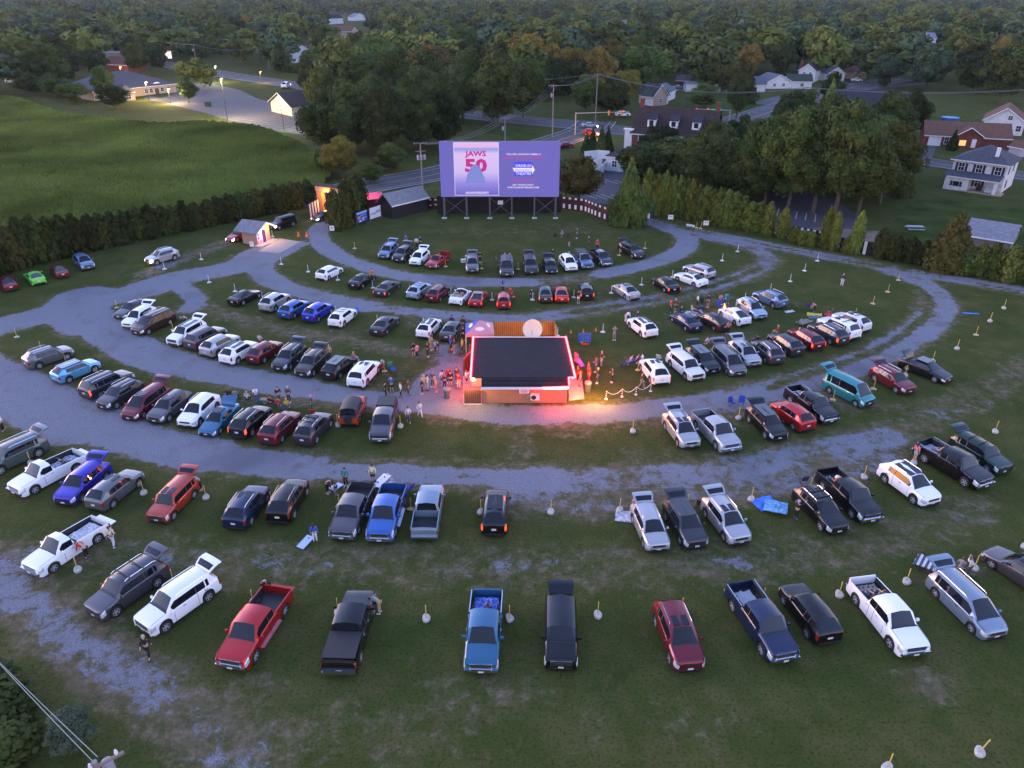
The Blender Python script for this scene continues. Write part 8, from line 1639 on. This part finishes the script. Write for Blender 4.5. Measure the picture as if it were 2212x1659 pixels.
for i, (px, py) in enumerate(((-60, 1430), (-60, 1475))):
    e1 = GP(px, py, e0.y+9)
    if e1.z < 1: e1.z = 5
    o_ = empty('power_line', (0, 0, 0), 0, ('upper' if i == 0 else 'lower')+' pale cable running from the lower left pole to the left edge', 'cable'); b = MB(); b.tube([e0.lerp(e1, t)-Vector((0, 0, 1.2*t*(1-t)))+Vector((0, .3*i, 0)) for t in [k/8 for k in range(9)]], .018, 5); b.obj('cable', [mat('pale_cable', (.30, .34, .30), .6)], o_)
def lamp(base, top, lb, col=(255, 235, 190), k=10, en=0, c=(1, .8, .5)):
    p = G(*base); h = max(3, GP(top[0], top[1], p.y).z); rt = empty('street_lamp', p, 0, lb, 'street lamp', 'lamp posts around the lots'); b = MB(); b.tube([(0, 0, 0), (0, 0, h)], [.1, .07], 7); b.obj('pole', [M_dark], rt); b = MB(); b.box((.3, 0, h+.03), (.75, .3, .12)); b.obj('lamp_head', [em('lamp_%d_%d' % (col[2], k), col, k)], rt)
    if en: l = bpy.data.lights.new('lot_light', 'POINT'); l.energy = en; l.color = c; l.shadow_soft_size = .3; lo = bpy.data.objects.new('lot_light', l); C.objects.link(lo); lo.location = p+Vector((.3, -.3, h-.4))
lamp((492,260), (476,170), 'tall lamp post at the corn field corner of the parking lot', k=2, en=1500, c=(1, .72, .38)); lamp((322,216), (312,178), 'lamp post in front of the clinic, left', en=500, c=(1, .68, .3)); lamp((369,224), (364,192), 'lamp post in front of the clinic, right', k=3, en=700, c=(1, .7, .35)); lamp((614,282), (607,230), 'lamp post beside the white gabled office', k=2, en=120, c=(.95, 1, .4))
lamp((565,180), (562,155), 'orange lamp post by the highway', (255, 150, 60), 8, 120, (1, .6, .2)); lamp((470,178), (464,143), 'pale lamp post on the lit verge', k=6, en=400, c=(1, .9, .45)); lamp((66,108), (60,80), 'bright lamp post at the gas station, left', (255, 255, 250), 25, 900, (1, .85, .7)); lamp((112,112), (108,90), 'greenish lamp post at the gas station', (235, 255, 210), 20, 500, (1, .9, .7)); lamp((136,118), (128,92), 'bluish white lamp post at the gas station', (225, 230, 255), 20, 500, (1, .85, .7)); lamp((155,128), (149,100), 'dazzling lamp post left of the restaurant', (255, 245, 225), 45, 300, (1, .8, .6)); lamp((204,118), (200,96), 'white lamp above the restaurant trees', (255, 255, 255), 30)
lamp((262,160), (260,146), 'orange flood lamp on the restaurant roof edge', (255, 150, 70), 45, 260, (1, .5, .2)); lamp((2142,140), (2142,118), 'orange street light in the upper right wood', (255, 150, 60), 40); lamp((1913,172), (1913,161), 'small amber street light at the end of the side street', (255, 190, 90), 20); lamp((1283,330), (1278,318), 'small lamp on the grass corner', k=1)
def sign_(base, w_, h_, z, m, lb, m2=None, prints=()):
    p = G(*base); rt = empty('roadside_sign', p, 0, lb, 'sign', None); b = MB(); b.tube([(0, 0, 0), (0, 0, z)], .15, 6); b.obj('pole', [m2 or M_dark], rt); b = MB(); b.box((0, 0, z+h_/2), (w_, .5, h_)); b.obj('sign_face', [m], rt)
    for (z_, hh, mm) in prints: b = MB(); b.box((0, -.28, z+z_*h_), (w_*.96, .04, hh*h_)); b.obj('sign_panel', [mm], rt)
sign_((367,152), 4.2, 3.2, 5.5, em('sign_white_lit', (255, 250, 255), 2), 'tall lit white sign on a red pole by the highway', mat('sign_pole_red', (.35, .04, .06), .6), [(.93, .12, em('sign_red_lit', (255, 40, 60), 2))]); sign_((92,112), 5.0, 6.0, 3.5, em('sign_red_lit', (255, 40, 60), 2), 'lit red and white gas station sign', None, [(.75, .35, em('sign_white_lit', (255, 250, 255), 2))])
b = MB(); p = G(8, 116); b.box((0, 0, 5.2), (26, 9, 1.3)); o = b.obj('fuel_canopy', [em('canopy_red', (240, 35, 60), 1.6)]); o.location = (p.x, p.y, 0); rt = empty('gas_station', (p.x, p.y, 0), 0, 'gas station canopy with glowing red edge at the left edge', 'gas station'); o.parent = rt; o.location = (0, 0, 0)
for s_ in (-8, 8): b = MB(); b.box((s_, 0, 2.3), (.8, .8, 4.6)); b.obj('canopy_column', [MATS['cream_wall']], rt)
l = bpy.data.lights.new('canopy_light', 'POINT'); l.energy = 900; l.color = (1, .75, .4); lo = bpy.data.objects.new('canopy_light', l); C.objects.link(lo); lo.location = p+Vector((0, -2, 4.2))
# junction signals
def mast(base, top, end, lb, heads, green=False):
    p = G(*base); h = GP(top[0], top[1], p.y).z; e = GP(end[0], end[1], p.y); rt = empty('traffic_signal', p, 0, lb, 'traffic light', None); b = MB(); b.tube([(0, 0, 0), (0, 0, h)], .16, 7); b.obj('pole', [M_steel], rt); b = MB(); b.tube([(0, 0, h-.2), (e.x-p.x, 0, h+.2)], [.13, .07], 6); b.obj('mast_arm', [M_steel], rt)
    for (t, m_) in heads:
        b = MB(); b.box(((e.x-p.x)*t, -.1, h-.1), (.4, .35, 1.2)); hd = b.obj('signal_head', [mat('signal_yellow', (.35, .22, .05), .6)], rt); b = MB(); b.box(((e.x-p.x)*t, -.32, h+(.3 if m_ == 'red' else -.3)), (.3, .08, .3)); b.obj('signal_lens', [em('signal_'+m_, (255, 50, 40) if m_ == 'red' else (60, 255, 160), 3)], hd)
    if green: b = MB(); b.box(((e.x-p.x)*.4, -.15, h-.1), (3.2, .06, .7)); b.obj('street_name_plate', [em('plate_green', (60, 190, 140), .8)], rt)
mast((1242,292), (1242,243), (1358,253), 'grey signal mast with long arm across the junction', [(.62, 'red'), (.86, 'red')]); mast((1575,262), (1574,237), (1500,226), 'signal mast with red lights and green street plate', [(.62, 'red'), (.92, 'red')], True); mast((1330,240), (1329,222), (1303,230), 'small signal with green lamps in front of the olive tree', [(.5, 'green'), (.95, 'green')])
b = MB(); b.box((0, 0, 2.0), (3.0, .2, 1.5)); 
for s_ in (-1.2, 1.2): b.box((s_, 0, .7), (.15, .15, 1.4))
o = b.obj('roadside_sign', [mat('pale_notice', (.5, .5, .5))]); o.location = G(1618, 216); tag(o, 'pale roadside sign on the lawn before the tall far hedge', 'sign')
# ---------------------------------------------------------------- cars on the roads and drives
def wcar(kind, col, px, az, lb, lit=None, sc=1, group='cars beyond the drive-in'):
    p = G(*px); return car(kind, col, None, None, lb, sc=sc, lit=lit, group=group, world=((p.x, p.y, .08), R(az)))
wcar('sedan', 'silver', (1274,276), -8, 'silver car driving through the junction with lights on', 'F'); wcar('suv', 'red', (1278,294), -30, 'dark red car with glowing orange lights turning at the junction', 'F'); wcar('sedan', 'dkred', (1218,320), 200, 'red car with tail lamps lit just right of the screen top', 'R'); wcar('suv', 'white', (1345,252), 5, 'white parked car under the trees beyond the signal mast')
l = bpy.data.lights.new('indicator_light', 'POINT'); l.energy = 160; l.color = (1, .45, .1); lo = bpy.data.objects.new('indicator_light', l); C.objects.link(lo); q = G(1276, 300); lo.location = q+Vector((0, -1.6, 1.0))
wcar('sedan', 'silver', (1268,384), 40, 'silver car parked by the white vinyl fence'); wcar('suv', 'black', (1515,432), 20, 'dark car with bright roof parked below the brick wing'); wcar('suv', 'white', (1810,197), 10, 'white car parked on the side street'); wcar('suv', 'black', (1795,182), -5, 'black car on the drive in front of the white gabled house, left'); wcar('sedan', 'black', (1818,183), -5, 'black car on the drive in front of the white gabled house, right'); wcar('sedan', 'white', (1850,176), 0, 'white car parked before the brown roofed house'); wcar('sedan', 'ltsteel', (1465,192), 10, 'pale car beside the dark red shed')
wcar('suv', 'grey', (30,122), -10, 'grey car on the gas station forecourt', None); wcar('bigsuv', 'white', (25,180), -20, 'white vehicle at the far left edge above the corn'); wcar('suv', 'dkgrey', (1098,232), 0, 'dark car glimpsed between the trees behind the screen'); wcar('bigsuv', 'white', (618,190), 90, 'white van on the highway near the round yew', 'F', 1.2); wcar('suv', 'white', (895,188), 15, 'white car behind the trees left of the sycamores')
b = MB(); b.box((0, 0, .8), (1.8, 1.2, 1.6)); b.box((0, 0, 1.63), (1.9, 1.3, .08)); o = b.obj('dumpster', [mat('dumpster_green', (.03, .06, .05), .6)]); o.location = G(450, 230); tag(o, 'dark green dumpster on the lawn edge of the parking lot', 'dumpster')
# ---------------------------------------------------------------- light
w = bpy.data.worlds.new('World'); S.world = w; w.use_nodes = True; nt = w.node_tree
bg = nt.nodes['Background']; sky = nt.nodes.new('ShaderNodeTexSky'); sky.sky_type = 'NISHITA'; sky.sun_disc = False
SUN_EL, SUN_AZ = R(.5), R(-66)
sky.sun_elevation = SUN_EL; sky.sun_rotation = SUN_AZ; sky.altitude = 100; sky.ozone_density = 2; sky.dust_density = .5; sky.air_density = 1.0
tn = nt.nodes.new('ShaderNodeMix'); tn.data_type = 'RGBA'; tn.blend_type = 'MULTIPLY'; tn.inputs[0].default_value = 1; tn.inputs[7].default_value = (1.10, .885, 1.05, 1)
nt.links.new(sky.outputs[0], tn.inputs[6]); nt.links.new(tn.outputs[2], bg.inputs[0]); bg.inputs[1].default_value = .15
sl = bpy.data.lights.new('sun', 'SUN'); so = bpy.data.objects.new('sun', sl); C.objects.link(so)
sl.energy = .04; sl.angle = R(25); sl.color = (1, .8, .85)
v = Vector((math.sin(SUN_AZ)*math.cos(R(12)), math.cos(SUN_AZ)*math.cos(R(12)), math.sin(R(12))))
so.rotation_euler = v.to_track_quat('Z', 'Y').to_euler()
S.view_settings.view_transform = 'Standard'; S.view_settings.look = 'None'; S.view_settings.exposure = EXPO; S.view_settings.gamma = 1
# haze
b = MB(); b.box((0, 3000, 33), (8000, 6400, 70)); hz = b.obj('haze', []); vm = bpy.data.materials.new('haze_air'); vm.use_nodes = True; nt = vm.node_tree; nt.nodes.remove(nt.nodes['Principled BSDF'])
pv_ = nt.nodes.new('ShaderNodeVolumePrincipled'); pv_.inputs['Color'].default_value = (.70, .82, 1, 1); pv_.inputs['Density'].default_value = .00005; pv_.inputs['Anisotropy'].default_value = .2
nt.links.new(pv_.outputs[0], nt.nodes['Material Output'].inputs['Volume']); hz.data.materials.append(vm); tag(hz, 'thin dusk haze over the whole place', 'haze', kind='stuff')
